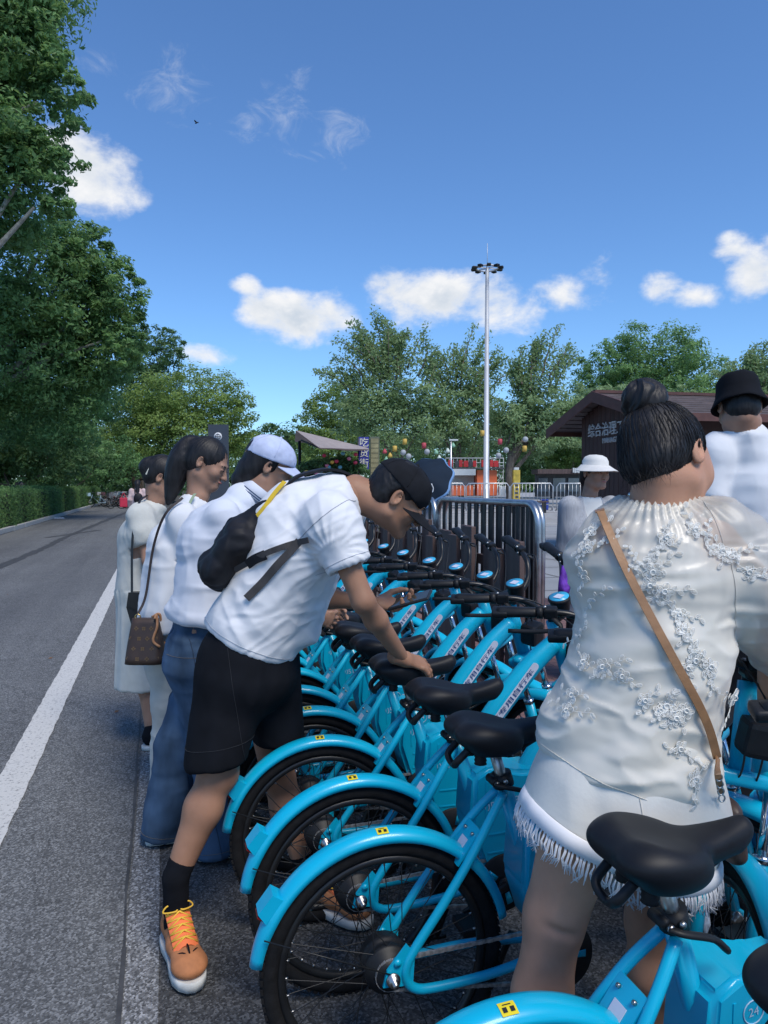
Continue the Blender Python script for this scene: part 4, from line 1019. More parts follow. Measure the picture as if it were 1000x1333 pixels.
    Q._add(lambda q: np.maximum(np.linalg.norm((q - at(372, 1025, 2.56)) @ np.stack((_R, _F)).T, axis=-1) - .12, np.abs((q - at(372, 1025, 2.56)) @ camdir(.08, .99, 0)) - .165), at(372, 1025, 2.56) - .2, at(372, 1025, 2.56) + .2, .003, 's')
    f3 = folds(.009, 9, 9, 3.5, 21)
    sv, sf = Q.mesh(.007, smooth=2, wr=f3); so_ = P.part('shorts', sv, sf, M_blackcloth); M_thk = mat('dark_thread', (.03, .032, .038), .9); P.seam(so_, sv, sf, at(283, 968, 2.3), camdir(.13, -.98, 0), M_thk, (at(283, 968, 2.3), .16)); P.seam(so_, sv, sf, at(300, 880, 2.2), camdir(.98, .14, .15), M_thk, (at(297, 900, 2.25), .28))
    # socks, shoes
    M_sock = mat('black_sock', (.008, .009, .012), .95, spec=.1, var=.2, scale=20, bump=.4, bscale=300)
    for an_, heel, toe in ((an, ground_at(212, 1188), ground_at(240, 1250)), (af, ground_at(392, 1178), ground_at(430, 1192))):
        heel = np.array((*heel[:2], .012)); t = unit(np.array((*toe[:2], .012)) - heel); toe = heel + t * .285
        if an_ is an: heel = np.array((*(an_[:2] - t[:2] * .075), .012)); toe = heel + t * .285
        SS = SDF(); base = np.array((*an_[:2], .07)); top = base + (an_ - base) * 1.0; up_ = unit((kn if an_ is an else kf) - an_)
        SS.cone(base, an_, .038, .0395, k=.01); SS.cone(an_, an_ + up_ * .045, .0395, .0415, k=.01); P.part('sock', *SS.mesh(.006), M_sock)
        M_up = mat('orange_brown_mesh', (.42, .165, .065), .8, var=.15, scale=30, bump=.5, bscale=500, bdist=.001); M_or = mat('bright_orange_tongue', (.85, .19, .06), .75, var=.1, scale=20, bump=.3, bscale=300)
        M_lace = mat('yellow_lace', (.75, .45, .05), .8, var=.12)
        sh = P.part('shoe', *shoe_sdf(heel + (0, 0, .018), toe + (0, 0, .018), h=.10).mesh(.0042, smooth=2), M_up)
        P.mb('shoe_sole', sole_mesh(heel, toe, .029, .050), M_sole, sh)
        x = np.cross(t, (0, 0, 1.)); b = MB(); z0 = lambda a: .128 - .125 * max(0, a - .30) * 1.05
        # tongue and laces along the instep
        rows = []
        for a in np.linspace(.22, .72, 9):
            zc = heel[2] + .158 - (a - .22) * .155; rows.append([heel + t * a * .285 + x * u * .036 + np.array((0, 0, zc - 8 * (u * .036) ** 2 - .012 * abs(u) ** 2)) for u in np.linspace(-1, 1, 7)])
        b.sheet(rows); b.sheet([[p - (0, 0, .006) for p in r[::-1]] for r in rows]); P.mb('shoe_tongue', b, M_or, sh)
        b = MB()
        for i in range(1, 8):
            r = rows[i]; b.tube([r[0] + (0, 0, .003), r[3] + (0, 0, .006), rows[i - 1][6] + (0, 0, .003)], .0028, 5); b.tube([r[6] + (0, 0, .003), r[3] + (0, 0, .006), rows[i - 1][0] + (0, 0, .003)], .0028, 5)
        c = rows[2][3]; b.tube(spline([c, c + x * .03 + (0, 0, .012), c + x * .045 - (0, 0, .006), c + x * .012 + t * .02, c], 4), .0026, 5); b.tube(spline([c, c - x * .03 + (0, 0, .012), c - x * .045 - (0, 0, .006), c - x * .012 + t * .02, c], 4), .0026, 5)
        P.mb('shoe_laces', b, M_lace, sh)
        b = MB(); tip = rows[8]
        for u0, u1 in ((0, 3), (3, 3), (6, 3)): b.tube(spline([tip[u0] + (0, 0, .002), tip[u0] * .5 + (heel + t * .24 + np.array((0, 0, .088))) * .5 + (0, 0, .004), heel + t * .238 + np.array((0, 0, .076))], 4), .0025, 5)
        P.mb('shoe_stripes', b, M_blackcloth, sh)
    # small emblem on the cap
    b = MB(); p = hf(.052, .072, .082); b.tube(spline([p, p + hf.Z * .012 + hf.Y * -.006, p + hf.Z * .02 - hf.Y * .02], 4), .002, 5); P.mb('cap_emblem', b, M_tee, cap)
    # phone in the far hand
    pr = empty('phone', tuple(at(528, 786, 2.52))); tag(pr, 'dark smartphone held flat in the bending man\'s palm', 'phone')
    M_ph = mat('phone_case', (.02, .02, .022), .3, var=.1); M_gl = mat('phone_glass', (.03, .035, .03), .08, var=.3, scale=14, spec=.7)
    u = unit(at(566, 779, 2.47) - at(500, 797, 2.54)); n_ = camdir(-.15, .9, -.28); w = unit(np.cross(u, n_)); n_ = np.cross(w, u); c = at(534, 781, 2.52)
    R = np.stack((u, w, n_), 1); MB().box(c, (.152, .074, .009), rot=R, bev=.003).build('phone_body', M_ph, pr, world=at(528, 786, 2.52))
    MB().box(c + n_ * .0052, (.142, .066, .001), rot=R).build('phone_screen', M_gl, pr, world=at(528, 786, 2.52))
    # sling backpack
    bl = at(300, 715, 2.4); br = empty('sling_backpack', tuple(bl)); tag(br, 'black sling backpack with yellow strap edge on the bending man\'s back', 'backpack')
    S = SDF(); u = _R * .60 + _U * .80
    S.econe(at(290, 742, 2.40), at(318, 702, 2.40), (.062, .135), (.064, .14), camdir(.8, -.6, 0), k=.03); S.econe(at(318, 702, 2.40), at(372, 640, 2.39), (.060, .125), (.022, .05), camdir(.8, -.6, 0), k=.03)
    S.cone(at(276, 738, 2.36), at(272, 738, 2.46), .035, .035, k=.03)
    fb0 = folds(.011, 15, 15, 9, 33); fb1 = folds(.006, 8, 26, 30, 35); fb = lambda V, N: fb0(V, N) + fb1(V, N); V, F = S.mesh(.0065, smooth=1, wr=fb); link('bag', mesh_from('bag', V - bl, F), M_nylon, br)
    M_web = mat('grey_webbing', (.055, .05, .05), .85, var=.2, scale=30, bump=.5, bscale=500); M_ye = mat('yellow_webbing', (.72, .48, .03), .8, var=.1, scale=30)
    # the webbing lies on the shirt: march each point from the camera side onto the shirt skin
    Tv = P.root.children; tv = [o for o in Tv if o.name.startswith('t_shirt')][0]; VV = np.zeros(len(tv.data.vertices) * 3, np.float32); tv.data.vertices.foreach_get('co', VV); VV = VV.reshape(-1, 3) + P.loc
    pp = (VV - _C); dd = pp @ _F; pxs = 500 + F_PX * (pp @ _R) / dd; pys = 666.5 - F_PX * (pp @ _U) / dd
    def onshirt(px, py, off=.006):
        m = np.hypot(pxs - px, pys - py) < 6
        d = dd[m].min() if m.any() else 2.40
        return at(px, py, d - off)
    vf = -_F
    strap([onshirt(x, y) for x, y in ((306, 742), (326, 731), (347, 720), (368, 712), (384, 707), (402, 703))], .018, .003, vf).build('waist_strap', M_web, br, world=bl)
    strap([onshirt(x, y) for x, y in ((390, 704), (376, 720), (360, 737), (342, 758), (321, 779))], .024, .003, vf).build('loose_strap', M_web, br, world=bl)
    strap([at(330, 678, 2.32), at(345, 660, 2.31), at(358, 642, 2.32), at(371, 627, 2.335)], .018, .003, camdir(-.5, .5, -.7)).build('yellow_edge', M_ye, br, world=bl)
    strap([at(366, 640, 2.36), at(386, 623, 2.36), at(410, 615, 2.37), at(432, 613, 2.38), at(456, 622, 2.42)], .045, .008, camdir(-.3, .9, -.2)).build('shoulder_strap', M_nylon, br, world=bl)
    strap([onshirt(x, y) for x, y in ((322, 735), (332, 728), (346, 722))], .03, .003, vf).build('strap_root', M_nylon, br, world=bl)
man_phone()
# ------------------------------------------------------------------ generic clothed figure (joints in world space)
def bun_hair(f, s=1.0, back=True):
    Hs = SDF(); Hs.ell(f(0, -.020 * s, .036 * s), np.array((.083, .099, .092)) * s, f.R)
    Hs.ell(f(0, -.050 * s, -.012 * s), np.array((.072, .060, .064)) * s, f.R, k=.02)
    Hs.ell(f(0, .125 * s, -.02 * s), np.array((.085, .085, .085)) * s, f.R, k=.015, op='s')
    for q in (-1, 1):
        Hs.ell(f(q * .092 * s, .0, -.014 * s), np.array((.026, .030, .036)) * s, f.R, k=.008, op='s'); Hs.ell(f(q * .07 * s, .05 * s, -.055 * s), np.array((.05, .055, .05)) * s, f.R, k=.012, op='s')
    return Hs
def eyes(P, f, s=1.0, open_=True):
    M_eye = mat('eye_dark', (.02, .014, .012), .2, var=.2); M_lip = mat('lip', (.42, .15, .13), .45, var=.1)
    for q in (-1, 1):
        b = MB(); b.tube([f(q * x * s, y * s, z * s) for x, y, z in ((.016, .0925, .0225), (.03, .0915, .0275), (.047, .081, .0245))], [.002 * s, .003 * s, .0014 * s], 6); P.mb('eyebrow', b, M_hair)
        b = MB(); b.tube([f(q * x * s, y * s, z * s) for x, y, z in ((.018, .0915, .004), (.031, .0955, .007), (.046, .0855, .004))], [.0012, .0026, .0012], 6); P.mb('eye', b, M_eye)
    b = MB(); b.tube([f(x * s, y * s, -.052 * s) for x, y in ((-.020, .093), (-.01, .099), (0, .1015), (.01, .099), (.02, .093))], [.002, .0042, .0048, .0042, .002], 6); P.mb('lips', b, M_lip)
def flat_cut(S, e, d, L=.2, r=.1):
    d = unit(d); e = np.array(e, float)
    S._add(lambda Q: np.maximum(np.linalg.norm((Q - e) - ((Q - e) @ d)[..., None] * d, axis=-1) - r, np.abs((Q - e) @ d - L / 2) - L / 2), np.minimum(e, e + d * L) - r, np.maximum(e, e + d * L) + r, .003, 's')
def figure(J, label, sk, h=.008, top=None, bottom=None, hs=1.0, hand_curl=.4, female=False, group=None, head_h=.005, wr_amp=.006, hands=True, seed=0, ears=True, face=True):
    """J: dict with pelvis, chest, neck, head(Frame), shL shR elL elR wrL wrR hipL hipR knL knR anL anR toe (dir)"""
    P = Person((J['pelvis'][0], J['pelvis'][1], J.get('z', 0.0)), label, group); X = unit(J['shR'] - J['shL'])
    S = SDF(); S.econe(J['pelvis'], J['chest'], (.145, .10), (.155, .105), X, k=.03); S.econe(J['chest'], J['neck'] + (J['chest'] - J['neck']) * .25, (.15, .10), (.075, .06), X, k=.03); S.cone(J['neck'] + (J['chest'] - J['neck']) * .3, J['neck'], .06, .05, k=.02)
    parts = []
    for q in 'LR':
        limb_leg(S, J['hip' + q], J['kn' + q], J['an' + q], .95); limb_arm(S, J['sh' + q], J['el' + q], J['wr' + q], .9)
        if hands:
            w = J['wr' + q]; f = unit(w - J['el' + q]); bk = unit(np.cross(np.cross(f, J['head'].Y), f) * -1 + (X if q == 'R' else -X) * .8)
            parts.append(hand_sdf(w, f, bk, 1 if q == 'R' else -1, curl=(hand_curl,) * 4, s=.95).mesh(max(.0035, h * .55)))
    parts.append(S.mesh(h)); parts.append(head_sdf(J['head'], hs, neck=J['neck'], neck_r=.046 if female else .052, female=female, ears=ears).mesh(head_h, smooth=2))
    P.part('body', *join(*parts), sk); P.J = J; P.X = X
    return P
def tee(P, m, h=.008, hem=None, sleeve=.55, ease=.0, name='t_shirt', amp=.006, seed=0, hemd=None, flare=.0):
    J = P.J; X = P.X; T = SDF(); e = ease
    hem = J['pelvis'] if hem is None else hem
    T.econe(hem, J['chest'], (.168 + e + flare, .125 + e + flare), (.175 + e, .128 + e), X, k=.04); T.econe(J['chest'], J['neck'] + (J['chest'] - J['neck']) * .22, (.165, .12), (.085, .075), X, k=.04)
    for q in 'LR':
        a, b = J['sh' + q], J['el' + q]; T.cone(a, a + (b - a) * .12, .066, .066, k=.05); T.cone(a + (b - a) * .1, a + (b - a) * min(1.0, sleeve + .1), .066, .062 + e * .5, k=.03)
        if sleeve > .99: T.cone(b, J['wr' + q] * .85 + b * .15, .062 + e * .5, .05 + e * .4, k=.03)
    for q in 'LR':
        a, b = J['sh' + q], J['el' + q]; d = unit(b - a)
        if sleeve <= .99:
            en = a + (b - a) * sleeve; flat_cut(T, en, d, .11, .074 + e * .5); T.cone(en - d * .02, en + d * .05, .046, .05, k=.004, op='s')
    n = unit(hem - J['chest']) if hemd is None else unit(hemd)
    T.half(hem, n, k=.006); up = unit(J['neck'] - J['chest']); T.cone(J['neck'] - up * .015, J['neck'] + up * .1, .056, .07, k=.006, op='s')
    f1 = folds(amp, 11, 11, 5.0, seed + 1); f2 = folds(amp * .7, 6, 6, 15, seed + 7)
    return P.part(name, *T.mesh(h, smooth=2, wr=lambda V, N: f1(V, N) + f2(V, N)), m)
def trousers(P, m, h=.009, r=(.098, .078, .072), amp=.006, seed=0, name='trousers', waist=.12, stop=1.0):
    J = P.J; Q = SDF(); up = unit(J['chest'] - J['pelvis']); Q.econe(J['pelvis'] + up * waist, J['pelvis'] - up * .06, (.150, .115), (.168, .135), P.X, k=.03)
    for q in 'LR':
        a, k, n = J['hip' + q], J['kn' + q], J['an' + q]; e = n + (0, 0, -.045)
        Q.cone(a, k, r[0], r[1], k=.03); Q.cone(k, e, r[1], r[2], k=.02)
    for q in 'LR':
        n = J['an' + q]; k = J['kn' + q]; d = unit(n - k); flat_cut(Q, n + d * .055, d, .15, .13)
    f1 = folds(amp, 10, 10, 7, seed + 3); f2 = folds(amp * .8, 5, 5, 16, seed + 4)
    return P.part(name, *Q.mesh(h, smooth=2, wr=lambda V, N: f1(V, N) + f2(V, N)), m)
def shoes(P, dirs, m, sole=None, L=.25):
    for q, d in zip('LR', dirs):
        a = P.J['an' + q]; d = unit(np.array((d[0], d[1], 0.))); z = P.J.get('z', 0.) + .005
        heel = np.array((a[0], a[1], z)) - d * .065; toe = heel + d * L
        sh = P.part('shoe', *shoe_sdf(heel + (0, 0, .012), toe + (0, 0, .012)).mesh(.006, smooth=1), m); P.mb('shoe_sole', sole_mesh(heel, toe, .024, .046), sole or M_sole, sh)
def stand_J(loc, face, height=1.65, lean=0.0, z=0.0, arms='down', stance=.09, hd=(0, 0)):
    """neutral standing joints; face = facing direction (x, y)"""
    s = height / 1.70; f = unit((face[0], face[1], 0)); r = np.cross(f, (0, 0, 1.)); o = np.array((loc[0], loc[1], z))
    W = lambda x, y, u: o + r * x * s + f * y * s + np.array((0, 0, u * s)); J = {'z': z}
    J['pelvis'] = W(0, 0, .93); J['chest'] = W(0, lean * .35, 1.25); J['neck'] = W(0, lean * .55 + .01, 1.45)
    yaw, pit = hd; hfw = unit(f * math.cos(yaw) + r * math.sin(yaw) + np.array((0, 0, math.sin(pit)))); J['head'] = Frame(W(0, lean * .68 + .035, 1.585), hfw, (0, 0, 1.) + f * .05)
    for q, sg in (('L', -1), ('R', 1)):
        J['hip' + q] = W(sg * .09, 0, .90); J['kn' + q] = W(sg * stance, .03, .49); J['an' + q] = W(sg * stance * 1.05, -.01, .085)
        J['sh' + q] = W(sg * .175, lean * .45 - .01, 1.385); J['el' + q] = W(sg * .235, lean * .45 - .02, 1.11); J['wr' + q] = W(sg * .24, lean * .45 + .09, .87)
        if arms == 'front': J['el' + q] = W(sg * .23, lean * .45 + .02, 1.12); J['wr' + q] = W(sg * .13, lean * .45 + .26, 1.13)
    return J
FX = np.array((1.0, 0, 0)); NY = np.array((0, -1.0, 0))

# ------------------------------------------------------------------ person in pale cap, polo and jeans
def jeans_person():
    J = {'pelvis': at(262, 842, 2.98), 'chest': at(283, 705, 3.0), 'neck': at(336, 640, 3.04)}
    J['head'] = Frame(at(350, 607, 3.06), camdir(.80, -.42, .30), camdir(.36, .9, -.05))
    J['shR'], J['shL'] = at(290, 672, 2.84), at(318, 664, 3.2); J['elR'], J['wrR'] = at(335, 775, 2.86), at(410, 800, 3.0); J['elL'], J['wrL'] = at(350, 760, 3.3), at(420, 790, 3.3)
    J['hipR'], J['hipL'] = at(255, 850, 2.94), at(276, 850, 3.04); J['knR'], J['anR'] = at(276, 985, 2.93), at(280, 1094, 2.88); J['knL'], J['anL'] = at(232, 970, 3.0), at(212, 1070, 3.0)
    P = figure(J, 'person in faded blue cap, white polo and blue jeans beside the bicycles', M_sk_mid, h=.008)
    P.part('hair', *(lambda s: s.mesh(.005))(SDF().ell(J['head'](0, -.022, .03), (.082, .096, .088), J['head'].R).ell(J['head'](0, -.055, -.03), (.074, .055, .070), J['head'].R, k=.02).cone(J['head'](0, -.06, -.06), J['head'](0, -.072, -.10), .06, .045, k=.02).half(J['head'](0, .02, 0), J['head'].Y)), M_hair)
    f = J['head']; cap = cap_parts(P, f, M_capb, 1.03, tilt=-.14, hole=True)
    b = strap([f(x, y, .018) for x, y in ((-.05, -.092), (-.02, -.108), (.02, -.108), (.05, -.092))], .018, .003, -f.Y); P.mb('cap_strap', b, M_capb, cap)
    MB().box(f(.012, -.1125, .018), (.016, .005, .02), rot=f.R.T).build('cap_buckle', mat('brass_buckle', (.35, .25, .12), .35, metal=.9), cap, world=P.loc)
    T = SDF(); X = unit(_F * .97 - _R * .1)
    T.econe(at(270, 800, 2.98), at(282, 705, 3.0), (.185, .135), (.195, .145), X, k=.05); T.econe(at(282, 705, 3.0), at(316, 655, 3.02), (.19, .125), (.10, .08), X, k=.05)
    T.ell(at(266, 790, 2.98), (.15, .15, .055), k=.03)
    for q in 'LR':
        a, b_ = J['sh' + q], J['el' + q]; T.cone(a, a + (b_ - a) * .6, .062, .058, k=.05)
    for q in 'LR': a, b_ = J['sh' + q], J['el' + q]; flat_cut(T, a + (b_ - a) * .55, b_ - a, .15, .1)
    T.half(at(266, 806, 2.98), camdir(-.1, -1, 0), k=.015); up = unit(J['neck'] - J['chest']); T.cone(J['neck'] - up * .02, J['neck'] + up * .1, .058, .07, k=.006, op='s')
    f1 = folds(.006, 6, 6, 18, 41); f2 = folds(.005, 13, 13, 6, 44)
    low = at(268, 770, 2.98)[2]
    P.part('polo_shirt', *T.mesh(.007, smooth=2, wr=lambda V, N: f1(V, N) * (1 + 1.3 * np.clip((low - V[:, 2]) / .1, 0, 1)) + f2(V, N)), M_polo)
    # striped collar
    M_nav = mat('navy_stripe', (.02, .05, .12), .8, var=.1); u = unit(J['neck'] - J['chest']); Xc = X; Yc = np.cross(u, Xc)
    def ringc(r0, r1, z0, z1, m, name):
        b = MB(); rows = []
        for r_, z_ in ((r0, z0), (r1, z1), (r1 - .004, z1), (r0 - .004, z0)):
            rows.append([J['neck'] + u * z_ + Xc * math.cos(a) * r_ * 1.12 + Yc * math.sin(a) * r_ for a in np.linspace(0, 2 * PI, 29)[:-1]])
        b.sheet(rows + rows[:1], closed=True); return P.mb(name, b, m)
    ringc(.062, .088, .022, -.030, M_polo, 'collar')
    ringc(.0805, .0825, -.012, -.016, M_nav, 'collar_stripe'); ringc(.085, .0868, -.021, -.025, M_nav, 'collar_stripe')
    jo = trousers(P, M_jean, r=(.100, .082, .084), amp=.009, seed=9, name='jeans', waist=.10)
    jv = np.zeros(len(jo.data.vertices) * 3, np.float32); jo.data.vertices.foreach_get('co', jv); jv = jv.reshape(-1, 3) + P.loc; jf = np.zeros(len(jo.data.loops), np.int32); jo.data.loops.foreach_get('vertex_index', jf); jf = jf.reshape(-1, 4); M_thj = mat('tan_thread', (.20, .17, .13), .9)
    for q in 'LR':
        a_, k_ = J['an' + q], J['kn' + q]; dk = unit(a_ - k_); P.seam(jo, jv, jf, a_ + dk * .03, dk, M_thj, (a_, .2))
        P.seam(jo, jv, jf, k_, camdir(.75, .1, .66), mat('denim_seam', (.03, .05, .085), .9), (k_, .5), r=.0016)
    pk = at(245, 868, 2.86)
    P.seam(jo, jv, jf, at(240, 850, 2.9), (0, 0, 1), M_thj, (pk, .10))
    d = camdir(.9, 0, .3); shoes(P, [(d[0], d[1]), (1, .05)], mat('dark_canvas', (.05, .055, .065), .9, var=.2))
jeans_person()

# ------------------------------------------------------------------ woman with the low ponytail
def ponytail_woman():
    J = {'pelvis': at(228, 842, 3.52), 'chest': at(232, 715, 3.52), 'neck': at(258, 645, 3.52)}
    J['head'] = Frame(at(270, 604, 3.52), camdir(.82, -.42, -.05), camdir(.40, .9, 0))
    J['shR'], J['shL'] = at(238, 672, 3.37), at(252, 668, 3.66); J['elR'], J['wrR'] = at(262, 758, 3.38), at(310, 790, 3.5); J['elL'], J['wrL'] = at(280, 760, 3.74), at(330, 770, 3.75)
    J['hipR'], J['hipL'] = at(225, 850, 3.45), at(235, 850, 3.6); J['knR'], J['anR'] = at(222, 925, 3.47), at(220, 1005, 3.5); J['knL'], J['anL'] = at(240, 930, 3.6), at(240, 1000, 3.6)
    for q in 'LR': J['an' + q][2] = .085; J['kn' + q][2] = .47
    P = figure(J, 'woman with black ponytail in loose white top, brown handbag at her side', M_sk_mid, female=True, h=.009)
    f = J['head']; H = bun_hair(f, 1.0); H.ell(f(0, -.105, .045), (.042, .05, .05), f.R, k=.02)
    tail = [f(0, -.13, .045), at(238, 592, 3.52), at(231, 610, 3.52), at(226, 632, 3.52), at(219, 655, 3.50)]; tail = [np.array(t) for t in tail]
    pts = spline(tail, 3); H.chain(pts, list(np.interp(range(len(pts)), [0, 4, 8, len(pts) - 1], [.035, .052, .045, .012])), k=.02)
    P.part('hair', *H.mesh(.0042, wr=hair_wr(f, .0012, 40)), M_hair); eyes(P, f)
    tee(P, M_tee2, hem=at(222, 815, 3.52), sleeve=.6, ease=.012, amp=.008, seed=12, name='loose_top', hemd=(0, 0, -1), flare=.015)
    # lime-green bra strap edge at the neckline
    strap([at(243, 668, 3.345), at(248, 654, 3.38), at(254, 643, 3.43)], .014, .003, camdir(-.3, .5, -1)).build('green_strap', mat('sage_strap', (.30, .38, .25), .8), P.root, world=P.loc)
    trousers(P, mat('ivory_linen', (.52, .50, .45), .9, var=.08, scale=12, bump=.3, bscale=200), r=(.10, .085, .085), amp=.007, seed=19, waist=.1)
    shoes(P, [(1, 0), (1, 0)], M_blackcloth)
ponytail_woman()

# ------------------------------------------------------------------ woman in the long white dress
def dress_woman():
    J = {'pelvis': at(186, 782, 4.2), 'chest': at(186, 700, 4.2), 'neck': at(203, 652, 4.2)}
    J['head'] = Frame(at(212, 622, 4.2), camdir(.75, -.4, .2), camdir(.38, .9, 0))
    J['shR'], J['shL'] = at(183, 672, 4.06), at(200, 668, 4.36); J['elR'], J['wrR'] = at(194, 730, 4.03), at(225, 758, 4.2); J['elL'], J['wrL'] = at(215, 730, 4.4), at(250, 745, 4.4)
    J['hipR'], J['hipL'] = at(182, 790, 4.14), at(190, 790, 4.28); J['knR'], J['anR'] = at(190, 870, 4.12), at(198, 950, 4.08); J['knL'], J['anL'] = at(202, 870, 4.28), at(206, 940, 4.3)
    for q in 'LR': J['an' + q][2] = .085; J['kn' + q][2] = .46
    P = figure(J, 'woman in long white puff-sleeve dress with a black shoulder bag', M_sk_mid, female=True, h=.010)
    f = J['head']; H = bun_hair(f); H.ell(f(0, -.10, .02), (.05, .05, .055), f.R, k=.02); P.part('hair', *H.mesh(.005, wr=hair_wr(f, .0012, 40)), M_hair)
    MB().box(f(.055, -.075, .0), (.012, .03, .045), rot=f.R.T, bev=.004).build('hair_clip', mat('pearl_clip', (.6, .58, .48), .3), P.root, world=P.loc)
    M_dr = mat('white_dress_cotton', (.62, .62, .57), .9, var=.05, scale=20, bump=.5, bscale=120, trans=.12, bdist=.002)
    T = SDF(); X = P.X; T.econe(at(182, 768, 4.2), J['chest'], (.155, .12), (.175, .13), X, k=.03); T.econe(J['chest'], J['neck'] + (J['chest'] - J['neck']) * .25, (.165, .12), (.085, .075), X, k=.04)
    T.econe(at(184, 765, 4.2), at(187, 890, 4.18), (.155, .125), (.16, .15), X, k=.03)
    for q in 'LR': T.ell(J['sh' + q] * .62 + J['el' + q] * .38, (.080, .080, .105), k=.04)
    T.cone(J['shL'], J['shR'], .076, .076, k=.03)
    T.half(at(181, 892, 4.18), (0, 0, -1)); 
    for q in 'LR': flat_cut(T, J['sh' + q] * .35 + J['el' + q] * .65, J['el' + q] - J['sh' + q], .06, .09)
    up = unit(J['neck'] - J['chest']); T.cone(J['neck'] - up * .01, J['neck'] + up * .1, .056, .07, k=.006, op='s')
    zc = at(182, 765, 4.2); f1 = folds(.009, 15, 15, 2.2, 61); f2 = folds(.006, 12, 12, 12, 64)
    P.part('dress', *T.mesh(.008, smooth=1, wr=lambda V, N: np.where(V[:, 2] < zc[2], f1(V, N) * 1.3, f2(V, N))), M_dr)
    d = camdir(.2, 0, 1); shoes(P, [(d[0], d[1])] * 2, M_blackcloth)
dress_woman()

# ------------------------------------------------------------------ person in tan cap with blond hair behind them
def hat_person():
    p = pxd(312, 4.35); J = stand_J((p[0], p[1]), (1, .1), 1.60, lean=.25, arms='front', hd=(0, -.4))
    P = figure(J, 'person in tan cap with ash-blond hair, mostly hidden behind the jeans wearer', M_sk_warm, h=.011, head_h=.006); f = J['head']
    H = SDF(); H.ell(f(0, -.02, .03), (.084, .10, .09), f.R); H.cone(f(0, -.06, .0), f(0, -.09, -.14), .07, .05, k=.03); H.half(f(0, .045, 0), f.Y); P.part('hair', *H.mesh(.006, wr=hair_wr(f, .004, 26)), M_hair_bl)
    cap_parts(P, f, mat('tan_cap', (.36, .24, .16), .85, var=.15, scale=20), 1.04, tilt=.1)
    tee(P, M_tee2, h=.011, seed=71); trousers(P, M_jean, h=.012, seed=72); shoes(P, [(1, 0)] * 2, M_blackcloth)
hat_person()

